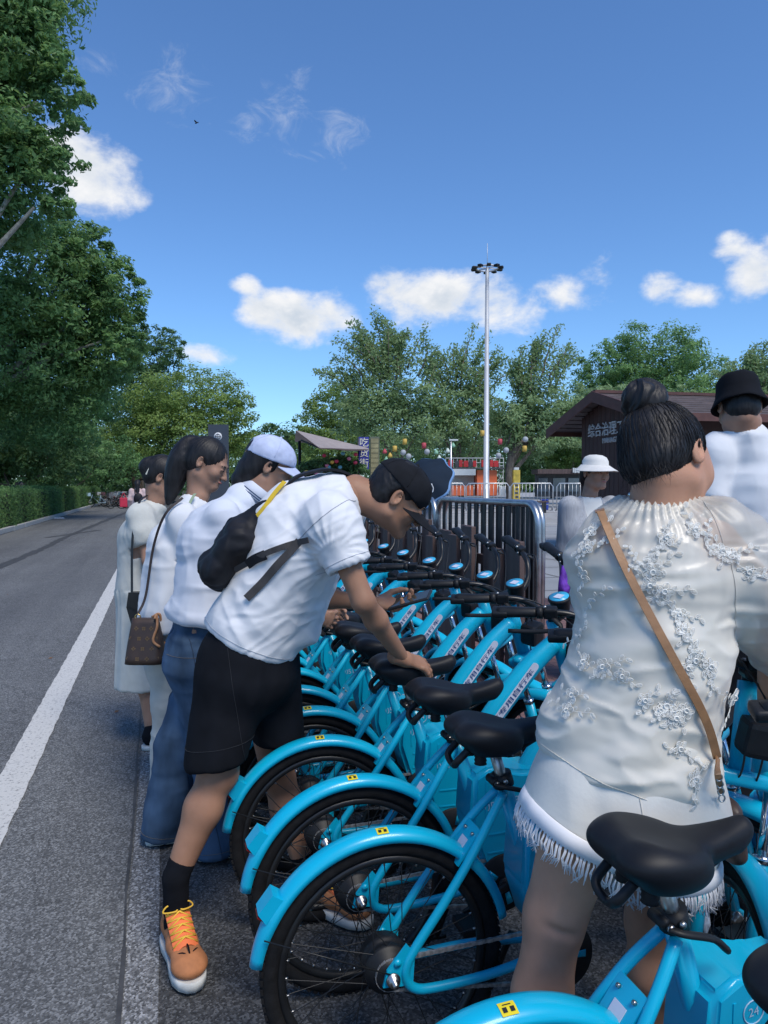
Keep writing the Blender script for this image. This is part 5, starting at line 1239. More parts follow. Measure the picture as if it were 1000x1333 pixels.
# ------------------------------------------------------------------ handbags
def handbags():
    M_bl = mat('black_leather', (.014, .014, .015), .35, var=.2, scale=30, bump=.2, bscale=200); M_gold = mat('gold_metal', (.65, .45, .18), .3, metal=1.0)
    c = at(188, 794, 3.92); r = empty('black_handbag', tuple(c)); tag(r, 'black leather shoulder bag with gold clasp against the white dress', 'handbag')
    hx = .083; poly = [(-hx, .02), (-hx * .80, .095), (hx * .85, .095), (hx, .02), (hx * .62, -.095), (-hx * .62, -.095)]
    ax, az = _R, np.array((0, 0, 1.)); b = MB().prism(poly, c, ax, az, .075); b.build('bag', M_bl, r, world=c)
    MB().prism([(-hx * .82, .098), (hx * .86, .098), (hx * .95, .03), (0, -.01), (-hx * .95, .03)], c - _F * .041, ax, az, .008).build('flap', M_bl, r, world=c)
    b = MB()
    for i, x in enumerate((-.012, .012)):
        o = c - _F * .048 + ax * x + az * .01; b.box(o, (.004, .004, .04)); b.box(o + ax * .008 + az * .018, (.014, .004, .004)); b.box(o + ax * .006, (.012, .004, .004))
    b.build('gold_clasp', M_gold, r, world=c)
    strap([at(172, 775, 3.95), at(172, 720, 3.97), at(174, 690, 3.98), at(181, 655, 4.03), at(192, 645, 4.15)], .012, .003, -_F).build('shoulder_strap', M_bl, r, world=c)
    c = at(190, 832, 3.30); r = empty('brown_handbag', tuple(c)); tag(r, 'brown patterned handbag with tan handles beside the jeans', 'handbag')
    # monogram-like canvas: small tan quatrefoils on brown
    m = mat('brown_monogram_canvas', (.045, .026, .018), .5, var=.2, scale=20); nt = m.node_tree; N, L = nt.nodes, nt.links
    b = MB(); rows = []
    for t in np.linspace(0, 1, 9):
        w = (.088 - .030 * t ** 1.3); d = .062 - .045 * t; z = -.105 + .20 * t; rows.append([c + ax * w * np.sign(math.cos(a)) * abs(math.cos(a)) ** .5 + _F * d * np.sign(math.sin(a)) * abs(math.sin(a)) ** .6 + az * z for a in np.linspace(0, 2 * PI, 33)[:-1]])
    b.sheet(rows, closed=True); b.f += [tuple(range(31, -1, -1)), tuple(8 * 32 + i for i in range(32))]; b.sm += [False, False]; b.build('bag', m, r, world=c)
    M_tan = mat('tan_leather', (.42, .20, .09), .45, var=.2, scale=30); M_mono = mat('monogram_print', (.13, .085, .045), .6, var=.1)
    b = MB(); rng = random.Random(8)
    for iz in range(4):
        for ix in range(4):
            t = (iz + .6) / 4.6; w = .088 - .030 * t ** 1.3; d = .062 - .045 * t; x = -w * .75 + ix * w * .5 + (.25 * w if iz % 2 else 0)
            if abs(x) > w * .85: continue
            o = c + ax * x - _F * (d * (1 - (abs(x) / w) ** 4) ** .6 + .0012) + az * (-.105 + .20 * t)
            for a in range(4):
                q = o + (ax * math.cos(a * PI / 2 + (ix % 2) * .78) + az * math.sin(a * PI / 2 + (ix % 2) * .78)) * .006; b.box(q, (.007, .002, .007))
    b.build('canvas_print', M_mono, r, world=c)['kind'] = 'stuff'
    for s_, y in ((.02, -1), (-.02, 1)):
        b = MB(); b.tube(spline([c + ax * (.02 + .03 * (y < 0)) - _F * .03 * -y + az * .095, c + ax * .055 + _F * .02 * y + az * .11, c + ax * .06 + _F * .03 * y + az * .06, c + ax * .045 + _F * .04 * y - az * .0, c + ax * .075 + _F * .04 * y - az * .028], 5), .006, 8); b.build('handle', M_tan, r, world=c)
    b = MB(); b.tube([c + ax * (-.035) + az * .10 + ax * .012 * math.cos(a) + az * .012 * math.sin(a) for a in np.linspace(0, 2 * PI, 13)[:-1]], .003, 5, closed=True); b.build('gold_ring', M_gold, r, world=c)
    strap([c + ax * -.035 + az * .11, at(190, 775, 3.32), at(200, 712, 3.33), at(215, 670, 3.30), at(238, 648, 3.33)], .011, .003, -_F).build('shoulder_strap', mat('dark_strap', (.03, .02, .018), .6), r, world=c)
handbags()

# ------------------------------------------------------------------ man in black bucket hat
def bucket_man():
    J = {'pelvis': at(1000, 770, 3.04), 'chest': at(990, 640, 3.02), 'neck': at(968, 553, 2.98)}
    J['head'] = Frame(at(962, 530, 3.00), camdir(.15, -.28, .95), camdir(.03, .95, .25))
    J['shL'], J['shR'] = at(932, 584, 3.00), at(1040, 590, 3.02); J['elL'], J['wrL'] = at(920, 684, 2.98), at(948, 700, 3.22); J['elR'], J['wrR'] = at(1055, 690, 3.07), at(1030, 760, 3.22)
    J['hipL'], J['hipR'] = at(960, 790, 3.04), at(1015, 790, 3.06); J['knL'], J['knR'] = at(955, 935, 3.06), at(1015, 935, 3.08); J['anL'], J['anR'] = at(955, 1090, 3.04), at(1020, 1090, 3.04)
    for q in 'LR': J['an' + q][2] = .185; J['kn' + q][2] = .60
    J['z'] = .1
    P = figure(J, 'man in black bucket hat and white tee seen from behind', M_sk_mid, h=.008, head_h=.005); f = J['head']
    P.part('hair', *SDF().ell(f(0, -.016, .028), (.077, .092, .080), f.R).ell(f(0, -.05, -.02), (.066, .052, .060), f.R, k=.02).half(f(0, .04, 0), f.Y).mesh(.006, wr=lambda V, N: .0015 * vnoise(V * 90, 1)), M_hair)
    b = MB(); prof = [(.0, .134), (.05, .132), (.074, .124), (.086, .106), (.091, .064), (.095, .040), (.108, .012), (.117, -.002), (.114, -.006), (.105, .010), (.092, .034)]
    rows = []
    for r_, z_ in prof: rows.append([f((r_ * .92) * math.cos(a), r_ * 1.08 * math.sin(a) - .008, z_ + .004 * math.sin(3 * a + 1) * (r_ > .11) + .002 * math.sin(7 * a)) for a in np.linspace(0, 2 * PI, 33)[:-1]])
    b.sheet(rows, closed=True); P.mb('bucket_hat', b, M_blackcloth)
    tee(P, M_tee2, hem=at(985, 815, 3.04), sleeve=.66, ease=.008, amp=.006, seed=81); trousers(P, M_blackcloth, seed=82); shoes(P, [(.28, 1)] * 2, M_blackcloth)
bucket_man()

# ------------------------------------------------------------------ woman in white sun visor
def visor_woman():
    d = 5.1; J = {'pelvis': at(768, 775, d), 'chest': at(768, 695, d), 'neck': at(768, 645, d)}
    J['head'] = Frame(at(775, 616, d - .02), camdir(.40, -.10, -.91), camdir(.02, 1, -.05))
    J['shR'], J['shL'] = at(742, 660, d - .02), at(795, 660, d + .04); J['elR'], J['wrR'] = at(737, 715, d), at(745, 755, d - .12); J['elL'], J['wrL'] = at(805, 712, d), at(800, 755, d - .12)
    J['hipR'], J['hipL'] = at(754, 785, d), at(783, 785, d); J['knR'], J['knL'] = at(752, 850, d), at(786, 850, d); J['anR'], J['anL'] = at(752, 900, d), at(786, 900, d)
    for q in 'LR': J['an' + q][2] = .185; J['kn' + q][2] = .58
    J['z'] = .1
    P = figure(J, 'woman in white sun visor and open grey shirt standing beyond the fence', M_sk_mid, female=True, h=.010, head_h=.005); f = J['head']
    P.part('hair', *bun_hair(f, .99).ell(f(0, -.09, -.03), (.05, .045, .08), f.R, k=.02).mesh(.005, wr=hair_wr(f, .002, 30)), M_hair); eyes(P, f)
    M_vis = mat('white_visor', (.68, .66, .62), .8, var=.05, scale=20, bump=.2, bscale=300)
    b = MB(); rows = []
    for r_, z_ in ((.0, .128), (.045, .124), (.075, .110), (.090, .085), (.094, .052), (.098, .048)): rows.append([f(r_ * .9 * math.cos(a), r_ * 1.06 * math.sin(a) - .006, z_) for a in np.linspace(0, 2 * PI, 33)[:-1]])
    b.sheet(rows, closed=True); vz = P.mb('visor_crown', b, M_vis)
    rows = []
    for t in np.linspace(0, 1, 6): rows.append([f(math.sin(a) * (.088 + .045 * t), math.cos(a) * (.102 + .075 * t * max(0, math.cos(a)) + .02 * t) - .006, .054 - .030 * t - .012 * abs(math.sin(a)) * t) for a in np.linspace(-2.3, 2.3, 29)])
    b = MB(); b.sheet([[p + f.Z * .003 for p in r] for r in rows]); b.sheet([r[::-1] for r in rows]); P.mb('visor_brim', b, M_vis, vz)
    tee(P, mat('white_tank', (.66, .66, .63), .9, var=.04), h=.009, hem=at(768, 772, d), sleeve=.06, amp=.004, seed=91, name='tank_top')
    # open shirt: two fronts and sleeves around the tank
    M_gs = mat('grey_striped_shirt', (.36, .37, .39), .9, var=.14, scale=40, stretch=(3, 3, .25), bump=.2, bscale=120)
    T = SDF(); X = P.X; T.econe(at(767, 800, d), J['chest'], (.215, .175), (.205, .15), X, k=.04); T.econe(J['chest'], J['neck'] + (J['chest'] - J['neck']) * .2, (.19, .13), (.09, .08), X, k=.04)
    for q in 'LR': a, e, w = J['sh' + q], J['el' + q], J['wr' + q]; T.cone(a, e, .078, .068, k=.04); T.cone(e, w * .8 + e * .2, .066, .056, k=.03)
    T.half(at(767, 800, d), (0, 0, -1)); fw = unit(f.Y * np.array((1, 1, 0)))
    Xh = unit(X); c0 = J['chest']
    nf = unit(np.cross(X, (0, 0, 1.))); nf = nf if nf @ fw > 0 else -nf
    T._add(lambda Q: np.maximum(np.abs((Q - c0) @ Xh) - .075 - .10 * np.clip(c0[2] - Q[..., 2], -.1, .4), -((Q - c0) @ nf)), c0 - np.array((.5, .5, .6)), c0 + np.array((.5, .5, .4)), .008, 's')
    up = unit(J['neck'] - J['chest']); T.cone(J['neck'] - up * .02, J['neck'] + up * .1, .066, .08, k=.006, op='s'); f1 = folds(.004, 12, 12, 5, 93)
    P.part('open_shirt', *T.mesh(.009, smooth=2, wr=f1), M_gs); trousers(P, mat('dark_trousers', (.03, .035, .045), .9), h=.012, seed=95); shoes(P, [(.5, -1)] * 2, M_blackcloth)
    # purple gift bag she carries
    c = at(741, 752, d - .15); r = empty('purple_bag', tuple(c)); tag(r, 'purple and clear gift bag hanging near the sun-visor woman', 'bag')
    Mp = mat('purple_film', (.22, .07, .55), .3, var=.5, scale=18); b = MB(); rows = []
    for t in np.linspace(0, 1, 7): w = .075 - .03 * t ** 2; rows.append([c + _R * w * math.cos(a) + _F * w * .5 * math.sin(a) * (1 + .2 * math.sin(5 * a + t * 4)) + np.array((0, 0, -.10 + .2 * t)) for a in np.linspace(0, 2 * PI, 25)[:-1]])
    b.sheet(rows, closed=True); b.f.append(tuple(range(23, -1, -1))); b.sm.append(False); b.build('bag', Mp, r, world=c)
    MB().tube(spline([c + _R * -.04 + (0, 0, .09), c + (0, 0, .17), c + _R * .04 + (0, 0, .09)], 6), .004, 6).build('handle', Mp, r, world=c)
    MB().box(c - _F * .04 + _R * .03 + (0, 0, -.05), (.04, .02, .05), bev=.008).build('red_packet', mat('red_packet', (.6, .06, .04), .4), r, world=c)
visor_woman()
# ------------------------------------------------------------------ woman with the hair bun and embroidered blouse
def blouse_woman():
    D = 1.55
    J = {'pelvis': at(820, 1010, D), 'chest': at(848, 790, D), 'neck': at(856, 664, D - .01)}
    hf = Frame(at(868, 602, D + .01), camdir(.76, -.30, .58), camdir(-.02, .95, .30)); J['head'] = hf
    J['shL'], J['shR'] = at(798, 708, D + .02), at(930, 706, D - .02); J['elL'], J['wrL'] = at(792, 812, D + .22), at(845, 850, D + .42); J['elR'], J['wrR'] = at(1016, 800, D + .02), at(1000, 930, D + .22)
    J['hipL'], J['hipR'] = at(772, 1030, D - .02), at(868, 1030, D + .06); J['knL'], J['anL'] = at(722, 1192, D - .04), at(664, 1480, D - .02); J['knR'], J['anR'] = at(850, 1200, D + .17), at(838, 1440, D + .22)
    for q in 'LR': J['an' + q][2] = .085
    P = Person((J['pelvis'][0], J['pelvis'][1], 0), 'woman with hair in a bun, embroidered white blouse and fringed white shorts'); P.J = J; X = unit(J['shR'] - J['shL']); P.X = X
    S = SDF(); S.econe(J['pelvis'], at(850, 830, D), (.150, .105), (.118, .10), X, k=.03); S.econe(at(850, 830, D), at(853, 735, D), (.118, .10), (.135, .103), X, k=.03); S.econe(at(853, 735, D), at(855, 685, D), (.135, .10), (.085, .07), X, k=.03); S.cone(at(855, 700, D), J['neck'], .07, .056, k=.03)
    for q in 'LR':
        h, k_, a = J['hip' + q], J['kn' + q], J['an' + q]; S.cone(h, k_, .090, .060, k=.03); m = k_ * .68 + a * .32; bk = -_F * .018
        S.cone(k_, m + bk, .055, .057, k=.03); S.cone(m + bk, k_ * .25 + a * .75, .056, .040, k=.03); S.cone(k_ * .25 + a * .75, a, .040, .035, k=.02)
        limb_arm(S, J['sh' + q], J['el' + q], J['wr' + q], .92)
    # knee fold
    k_ = J['knL']; S.cone(k_ - _F * .062 - _R * .035 + _U * .012, k_ - _F * .062 + _R * .035 - _U * .012, .006, .006, k=.012, op='s')
    H = head_sdf(hf, .99, neck=J['neck'] - (0, 0, .01), neck_r=.053, female=True)
    H.ell(hf(.044, .036, -.002), (.023, .046, .056), hf.R, k=.025)
    hands = []
    for q, bk in (('L', camdir(-.2, .7, -.5)), ('R', camdir(.3, .7, -.5))):
        f = unit(J['wr' + q] - J['el' + q]); hands.append(hand_sdf(J['wr' + q], f, bk, 1 if q == 'L' else -1, curl=(.55,) * 4).mesh(.004))
    P.part('body', *join(S.mesh(.006), H.mesh(.0032, smooth=3), *hands), skin('skin_light_tan', (.50, .265, .17)))
    # hair: gathered cap of hair, bun on top
    bun = at(838, 522, D + .015); base = at(847, 550, D + .015)
    Hs = SDF(); Hs.ell(hf(0, -.018, .036), (.083, .101, .092), hf.R); Hs.ell(hf(-.002, -.058, -.016), (.068, .056, .058), hf.R, k=.02)
    Hs.ell(hf(0, .158, -.03), (.085, .086, .095), hf.R, k=.012, op='s')
    for q in (-1, 1):
        Hs.ell(hf(q * .099, -.012, -.014), (.026, .027, .038), hf.R, k=.006, op='s'); Hs.ell(hf(q * .08, .05, -.078), (.05, .055, .055), hf.R, k=.01, op='s')
    Hs.cone(hf(-.01, -.045, .095), base, .036, .022, k=.015)
    V1, F1 = Hs.mesh(.0034, smooth=3, wr=hair_wr(Frame(base, hf.Y, hf.Z), .0006, 70, unit(base - hf.o)))
    hair = P.part('hair', V1, F1, M_hair)
    B = SDF(); B.ell(bun, (.046, .046, .046), k=.01); B.ell(bun + _R * .010 - _U * .010, (.038, .038, .038), k=.012); B.cone(base, bun, .024, .03, k=.01)
    ax = unit(bun - base); u = unit(np.cross(ax, _F)); v = np.cross(ax, u)
    def bw(V, N):
        q = V - bun; a = np.arctan2(q @ u, q @ v); h = q @ ax; return .0035 * np.sin(5 * a + 80 * h + 2 * vnoise(V * 30, 2)) + .0012 * np.sin(14 * a + 260 * h + 3 * vnoise(V * 50, 4))
    P.part('hair_bun', *B.mesh(.003, smooth=2, wr=bw), M_hair, hair)
    # hair tie
    b = MB()
    for k in range(5):
        o = at(857, 545 + k * 2.2, D - .028 + .002 * k); b.tube([o + _R * .014 * math.cos(t) * .8 + _U * .013 * math.cos(t) - _F * .006 * math.sin(t) * 2 for t in np.linspace(0, PI, 8)], .0018, 5)
    P.mb('hair_tie', b, mat('grey_elastic', (.16, .17, .2), .5), hair)
    # strands combed up to the bun and loose hairs at the nape
    rng = random.Random(6); b = MB(); N1 = vnormals(V1, F1); idx = [i for i in range(len(V1)) if (V1[i] - base) @ (hf.o - base) > 0 and N1[i] @ _F < .35]
    tree = V1
    tree = V1[::3]; N3 = N1[::3]
    for k in range(800):
        i = rng.choice(idx); p = V1[i]; pts = [p + N1[i] * .0004]
        for st in range(9):
            d = unit(base - p); p = p + d * .016
            if np.linalg.norm(base - p) < .04: break
            j = int(np.argmin(((tree - p) ** 2).sum(1))); p = tree[j] * .6 + p * .4; p = p - N3[j] * min(0, (p - tree[j]) @ N3[j]); pts.append(p + N3[j] * rng.uniform(.0004, .0016))
        if len(pts) > 3: b.tube(spline(pts, 2), .0004, 3, caps=False)
    P.mb('combed_strands', b, M_hair, hair)['kind'] = 'stuff'
    b = MB()
    for k in range(110):
        o = hf(rng.uniform(-.05, .055), -.10 + rng.uniform(0, .02), -.055 + rng.uniform(-.012, .012)); o = o - hf.Y * .002; d = unit(hf.Y * -.05 - hf.Z * .6 + hf.X * rng.uniform(-.6, .6)); L = rng.uniform(.01, .035)
        b.tube([o, o + d * L * .5 - hf.Y * .002, o + d * L + hf.Y * .004], [.0004, .0004, .0001], 3, caps=False)
    P.mb('nape_hairs', b, M_hair, hair)['kind'] = 'stuff'
    MB().lathe([(.0022, -.0012), (.0022, .0012)], 8, at(886, 632, D - .048), -_F).build('mole', mat('mole_brown', (.06, .03, .02), .6), P.root, world=P.loc)
    MB().lathe([(.001, 0), (.003, .001), (.003, .003), (.001, .004)], 8, at(897, 606, D - .022), -_F).build('ear_stud', mat('silver_stud', (.7, .7, .7), .2, metal=1.0), P.root, world=P.loc)
    # blouse ---------------------------------------------------------------------------------
    T = SDF(); T.econe(at(812, 985, D), at(845, 850, D), (.184, .150), (.146, .130), X, k=.05); T.econe(at(850, 850, D), at(853, 735, D), (.142, .130), (.150, .118), X, k=.05); T.econe(at(850, 735, D), at(856, 680, D), (.168, .118), (.092, .082), X, k=.05)
    T.cone(J['shL'], J['shL'] * .4 + J['elL'] * .6, .072, .074, k=.05); T.cone(J['shL'] * .4 + J['elL'] * .6, J['elL'] + (J['wrL'] - J['elL']) * .3, .074, .06, k=.04)
    T.cone(J['shR'], J['shR'] * .5 + J['elR'] * .5, .088, .105, k=.05); T.cone(J['shR'] * .5 + J['elR'] * .5, J['elR'], .105, .098, k=.04); T.cone(J['elR'], J['elR'] + (J['wrR'] - J['elR']) * .35, .098, .05, k=.04)
    T.half(at(815, 1005, D), camdir(-.28, -.95, .1), k=.008)
    T.half(at(930, 1038, D - .1), camdir(.0, -1, .0), k=.008)
    nb = J['neck']; up = unit(_U * .95 + _F * .15); T.cone(nb - up * .008, nb + up * .12, .059, .10, k=.006, op='s')
    wx, wy = X, unit(np.cross(np.cross(X, _U), X)); neck0 = nb
    fA = folds(.011, 4, 4, 15, 101, np.stack((_R * .9 + _U * .43, _F, _U * .9 - _R * .43))); fB = folds(.006, 12, 12, 26, 105, np.stack((_R, _F, _U)))
    fC = folds(.008, 10, 10, 3, 111)
    def wr(V, N):
        q = V - neck0; r = np.linalg.norm(q - np.outer(q @ up, up), axis=1); dn = -(q @ up); a = np.arctan2(q @ _R, q @ _F)
        w = np.exp(-np.clip(dn - .0, 0, None) / .06) * np.exp(-np.clip(r - .06, 0, None) / .06)
        g = .006 * np.sin(a * 34 + 2.5 * vnoise(V * 14, 7)) * w
        sh = np.exp(-((q @ _R) - .13) ** 2 / .006) * np.clip(1.2 - dn / .16, 0, 1)
        return g + (fA(V, N) * .9 + fB(V, N)) * (1 - .75 * w) + fC(V, N) * np.clip(sh, 0, 1) * .8
    Vb, Fb = T.mesh(.0048, smooth=3, wr=wr)
    # sheer silky organza: thin, slightly see-through where it lies on skin
    m = bpy.data.materials.new('sheer_silk'); m.use_nodes = True; nt = m.node_tree; N, L = nt.nodes, nt.links; bs = N['Principled BSDF']
    bs.inputs['Base Color'].default_value = (.69, .645, .555, 1); bs.inputs['Roughness'].default_value = .34; bs.inputs['Sheen Weight'].default_value = .3; bs.inputs['Specular IOR Level'].default_value = .55
    bs.inputs['Anisotropic'].default_value = .4
    tc = N.new('ShaderNodeTexCoord'); nz = N.new('ShaderNodeTexNoise'); nz.inputs['Scale'].default_value = 11; nz.noise_type = 'RIDGED_MULTIFRACTAL'; nz.inputs['Detail'].default_value = 2.5; nz.inputs['Distortion'].default_value = .7; L.new(tc.outputs['Object'], nz.inputs[0])
    bp = N.new('ShaderNodeBump'); bp.inputs['Strength'].default_value = .35; bp.inputs['Distance'].default_value = .009; L.new(nz.outputs[0], bp.inputs['Height']); L.new(bp.outputs[0], bs.inputs['Normal'])
    tp = N.new('ShaderNodeBsdfTransparent'); mx = N.new('ShaderNodeMixShader'); at_ = N.new('ShaderNodeAttribute'); at_.attribute_name = 'sheer'
    L.new(at_.outputs['Fac'], mx.inputs[0]); L.new(bs.outputs[0], mx.inputs[1]); L.new(tp.outputs[0], mx.inputs[2]); L.new(mx.outputs[0], N['Material Output'].inputs[0])
    bl = P.part('blouse', Vb, Fb, m); at2 = bl.data.attributes.new('sheer', 'FLOAT', 'POINT')
    q = Vb - neck0; dn = -(q @ _U); rr = np.abs(q @ X)
    she = .46 * np.clip(1 - (dn - .05) / .10, 0, 1) * np.clip((rr - .03) / .06, .25, 1) + .40 * np.clip((q @ _R - .15) / .05, 0, 1); at2.data.foreach_set('value', np.clip(she, 0, .5).astype(np.float32))
    M_th5 = mat('pale_thread', (.62, .59, .53), .9); P.seam(bl, Vb, Fb, at(815, 1005, D) - camdir(-.28, -.95, .1) * .014, camdir(-.28, -.95, .1), M_th5)
    P.seam(bl, Vb, Fb, at(930, 738, D - .05), camdir(.97, .22, 0), M_th5, (at(925, 745, D - .08), .16), r=.0007)
    # frilled neckline edge
    b = MB(); rows = [[], []]; n = 110
    pp = (Vb - _C); dd = pp @ _F; bx = 500 + F_PX * (pp @ _R) / dd; by = 666.5 - F_PX * (pp @ _U) / dd
    for i in range(n):
        a = 2 * PI * i / n; r0 = .0615 + .0022 * math.sin(a * 26)
        p = nb + _R * math.cos(a) * r0 * 1.05 + _F * math.sin(a) * r0 - up * (.004 + .012 * 0); rows[0].append(p - up * .006); rows[1].append(nb + _R * math.cos(a) * (r0 * 1.05 + .004) + _F * math.sin(a) * (r0 + .004) + up * (.009 + .003 * math.sin(a * 26)))
    b.sheet(rows, closed=True); b.sheet([[p + np.array((0, 0, .0008)) for p in r] for r in rows[::-1]], closed=True); P.mb('neck_frill', b, M_tee, bl)
    # embroidered flowers raised on the cloth
    M_emb = mat('white_embroidery', (.80, .79, .74), .6, var=.12, scale=60, bump=.5, bscale=500, bdist=.001)
    Nb = vnormals(Vb, Fb); front = (Nb @ _F) < .1; rng = random.Random(12)
    def surf(px, py):
        m_ = front & (np.hypot(bx - px, by - py) < 12)
        if not m_.any(): return None
        ii = np.where(m_)[0]; i = ii[np.argmin(dd[ii])]; ii2 = ii[np.hypot(bx[ii] - px, by[ii] - py) < 7]; i = ii2[np.argmin(dd[ii2])] if len(ii2) else i
        return Vb[i] + (at(px, py, dd[i]) - Vb[i]), Nb[i]
    def loop(b, c, nrm, dirv, L, w, r=.0008):
        u = unit(dirv - nrm * (dirv @ nrm)); v = np.cross(nrm, u)
        pts = [c + u * L * (.5 - .5 * math.cos(t)) + v * w * math.sin(t) + nrm * .0009 for t in np.linspace(0, 2 * PI, 11)[:-1]]; b.tube(pts, r, 4, closed=True)
        for k in (-.4, 0, .4): b.tube([c + u * L * .12 + v * w * k * .4 + nrm * .0007, c + u * L * .55 + v * w * k + nrm * .0013, c + u * L * .9 + v * w * k * .4 + nrm * .0007], r * .9, 3, caps=False)
    def flower(b, px, py, sc=1.0, petals=5):
        g = surf(px, py)
        if g is None: return
        c, nrm = g; t = rng.random() * 6
        for k in range(petals):
            a = t + 2 * PI * k / petals; loop(b, c, nrm, _R * math.cos(a) + _U * math.sin(a), .0155 * sc, .0058 * sc, .0008)
        b.tube([c + nrm * .003 + (_R * math.cos(a) + _U * math.sin(a)) * .004 * sc for a in np.linspace(0, 2 * PI, 9)[:-1]], .0014, 4, closed=True)
    def leaves(b, px, py, ang, n=5, sc=1.0):
        x, y = px, py; prev = None
        for k in range(n):
            g = surf(x, y)
            if g is None: break
            c, nrm = g; a = ang + (.7 if k % 2 else -.7)
            if prev is not None: b.tube([prev, c + nrm * .001], .0006, 3, caps=False)
            prev = c + nrm * .001; loop(b, c, nrm, _R * math.cos(a) + _U * math.sin(a), .015 * sc, .0042 * sc, .0007); x += 9 * math.cos(ang) * sc; y -= 9 * math.sin(ang) * sc
    b = MB()
    for (x, y, sc, k) in ((770, 690, 1.2, 1), (800, 700, .9, 0), (765, 712, 1, 1), (868, 700, 1.2, 1), (862, 712, 1.0, 0), (905, 690, 1.1, 1), (920, 705, .9, 0), (940, 718, 1.1, 1), (955, 722, 1.0, 1), (975, 745, 1.2, 1), (990, 750, .9, 0), (838, 735, .9, 0), (850, 745, 1.3, 1), (846, 762, 1.1, 1), (865, 770, 1.2, 1), (878, 788, .8, 0), (884, 800, 1.0, 1), (828, 725, .8, 0),
                       (890, 820, 1.1, 1), (900, 840, .8, 0), (868, 920, 1.3, 1), (880, 935, 1.1, 1), (860, 925, .9, 1), (893, 925, 1.1, 1), (840, 912, 1.0, 1), (925, 868, 1.1, 1), (955, 908, 1.3, 1), (950, 922, .9, 0), (885, 975, 1.1, 1), (898, 985, 1.0, 0), (905, 1015, 1.2, 1), (760, 862, 1.2, 1), (745, 905, 1.1, 1), (738, 925, 1.1, 1), (752, 830, .9, 0), (785, 868, 1.1, 1), (810, 880, 1.0, 1), (770, 780, .9, 0), (760, 750, 1.0, 1), (905, 860, 1.2, 1), (895, 870, 1.0, 1)):
        if k: flower(b, x, y, sc)
        t0 = rng.uniform(0, 6.28)
        for r_ in range(2): leaves(b, x, y, t0 + r_ * 2.6, rng.randint(3, 5), .8 * sc)
    P.mb('embroidery', b, M_emb, bl)['kind'] = 'stuff'
    # shorts with lace edge and fringe ------------------------------------------------------
    Q = SDF(); Q.econe(at(822, 960, D), at(815, 1040, D), (.165, .14), (.205, .165), X, k=.03)
    Q.econe(at(775, 1035, D - .02), at(735, 1118, D - .03), (.118, .12), (.098, .115), X, k=.03); Q.econe(at(865, 1035, D + .04), at(866, 1130, D + .09), (.11, .12), (.105, .115), X, k=.03)
    hl, dl = at(722, 1066, D - .03), camdir(-.45, -.89, 0); hr_, dr = at(868, 1120, D + .09), camdir(.05, -1, 0)
    flat_cut(Q, hl, dl, .16, .17); flat_cut(Q, hr_, dr, .16, .14)
    fs = folds(.006, 12, 12, 4, 131); Vs, Fs = Q.mesh(.0055, smooth=2, wr=fs); M_sat = mat('ivory_satin', (.67, .65, .59), .42, var=.04, scale=8, bump=.2, bscale=120, sheen=.2, bdist=.002)
    so = P.part('shorts', Vs, Fs, M_sat); P.seam(so, Vs, Fs, at(805, 1050, D), camdir(.98, .1, 0), M_th5, (at(805, 1040, D - .12), .11))
    # fringe: tassels all round each hem
    M_fr = mat('white_fringe', (.72, .72, .74), .8, var=.1); b = MB(); bl_ = MB()
    for hem, dn_, rl in ((hl, dl, .17), (hr_, dr, .14)):
        dist = (Vs - hem) @ dn_; m_ = (np.abs(dist) < .006) & (np.linalg.norm(Vs - hem - np.outer(dist, dn_), axis=1) < rl)
        pts = Vs[m_]; cen = pts.mean(0); e1 = unit(np.cross(dn_, _F)); e2 = np.cross(dn_, e1); ang = np.arctan2((pts - cen) @ e2, (pts - cen) @ e1); rd = np.linalg.norm(pts - cen, axis=1)
        bins = np.linspace(-PI, PI, 49); ctr = .5 * (bins[1:] + bins[:-1]); rr_ = []
        for a0, a1 in zip(bins, bins[1:]):
            mm = (ang >= a0) & (ang < a1); rr_.append(rd[mm].max() if mm.any() else (rr_[-1] if rr_ else .11))
        pos = lambda a: cen + (e1 * math.cos(a) + e2 * math.sin(a)) * (np.interp(a, ctr, rr_, period=2 * PI) + .003)
        rows = [[pos(a) + (e1 * math.cos(a) + e2 * math.sin(a)) * o_ + dn_ * z_ for a in np.linspace(-PI, PI, 97)[:-1]] for o_, z_ in ((.0, -.022), (.004, -.020), (.0055, -.008), (.005, .008), (.0, .010))]; bl_.sheet(rows, closed=True)
        for a in np.linspace(-PI, PI, 104)[:-1]:
            p0 = pos(a) + dn_ * .004; L_ = rng.uniform(.036, .056); sw = rng.uniform(-.8, .8); od = e1 * math.cos(a) + e2 * math.sin(a); sd = np.cross(dn_, od); down = unit(dn_ + np.array((0, 0, -1.)) * .8)
            for j in range(6):
                p1 = p0 + sd * rng.uniform(-.002, .002); b.tube([p1, p1 + down * L_ * .3 + od * .003 + sd * sw * .004, p1 + down * L_ * .65 + od * rng.uniform(0, .005) - sd * sw * rng.uniform(0, .006), p1 + down * L_ * rng.uniform(.8, 1.1) + sd * (sw * .02 + rng.uniform(-.005, .005)) + od * rng.uniform(-.002, .006)], [.0012, .0012, .0011, .0007], 4)
    P.mb('lace_band', bl_, M_fr, so); P.mb('fringe', b, M_fr, so)['kind'] = 'stuff'
    # sandals (out of frame)
    shoes(P, [(_F[0], _F[1])] * 2, mat('beige_sandal', (.4, .3, .22), .6))
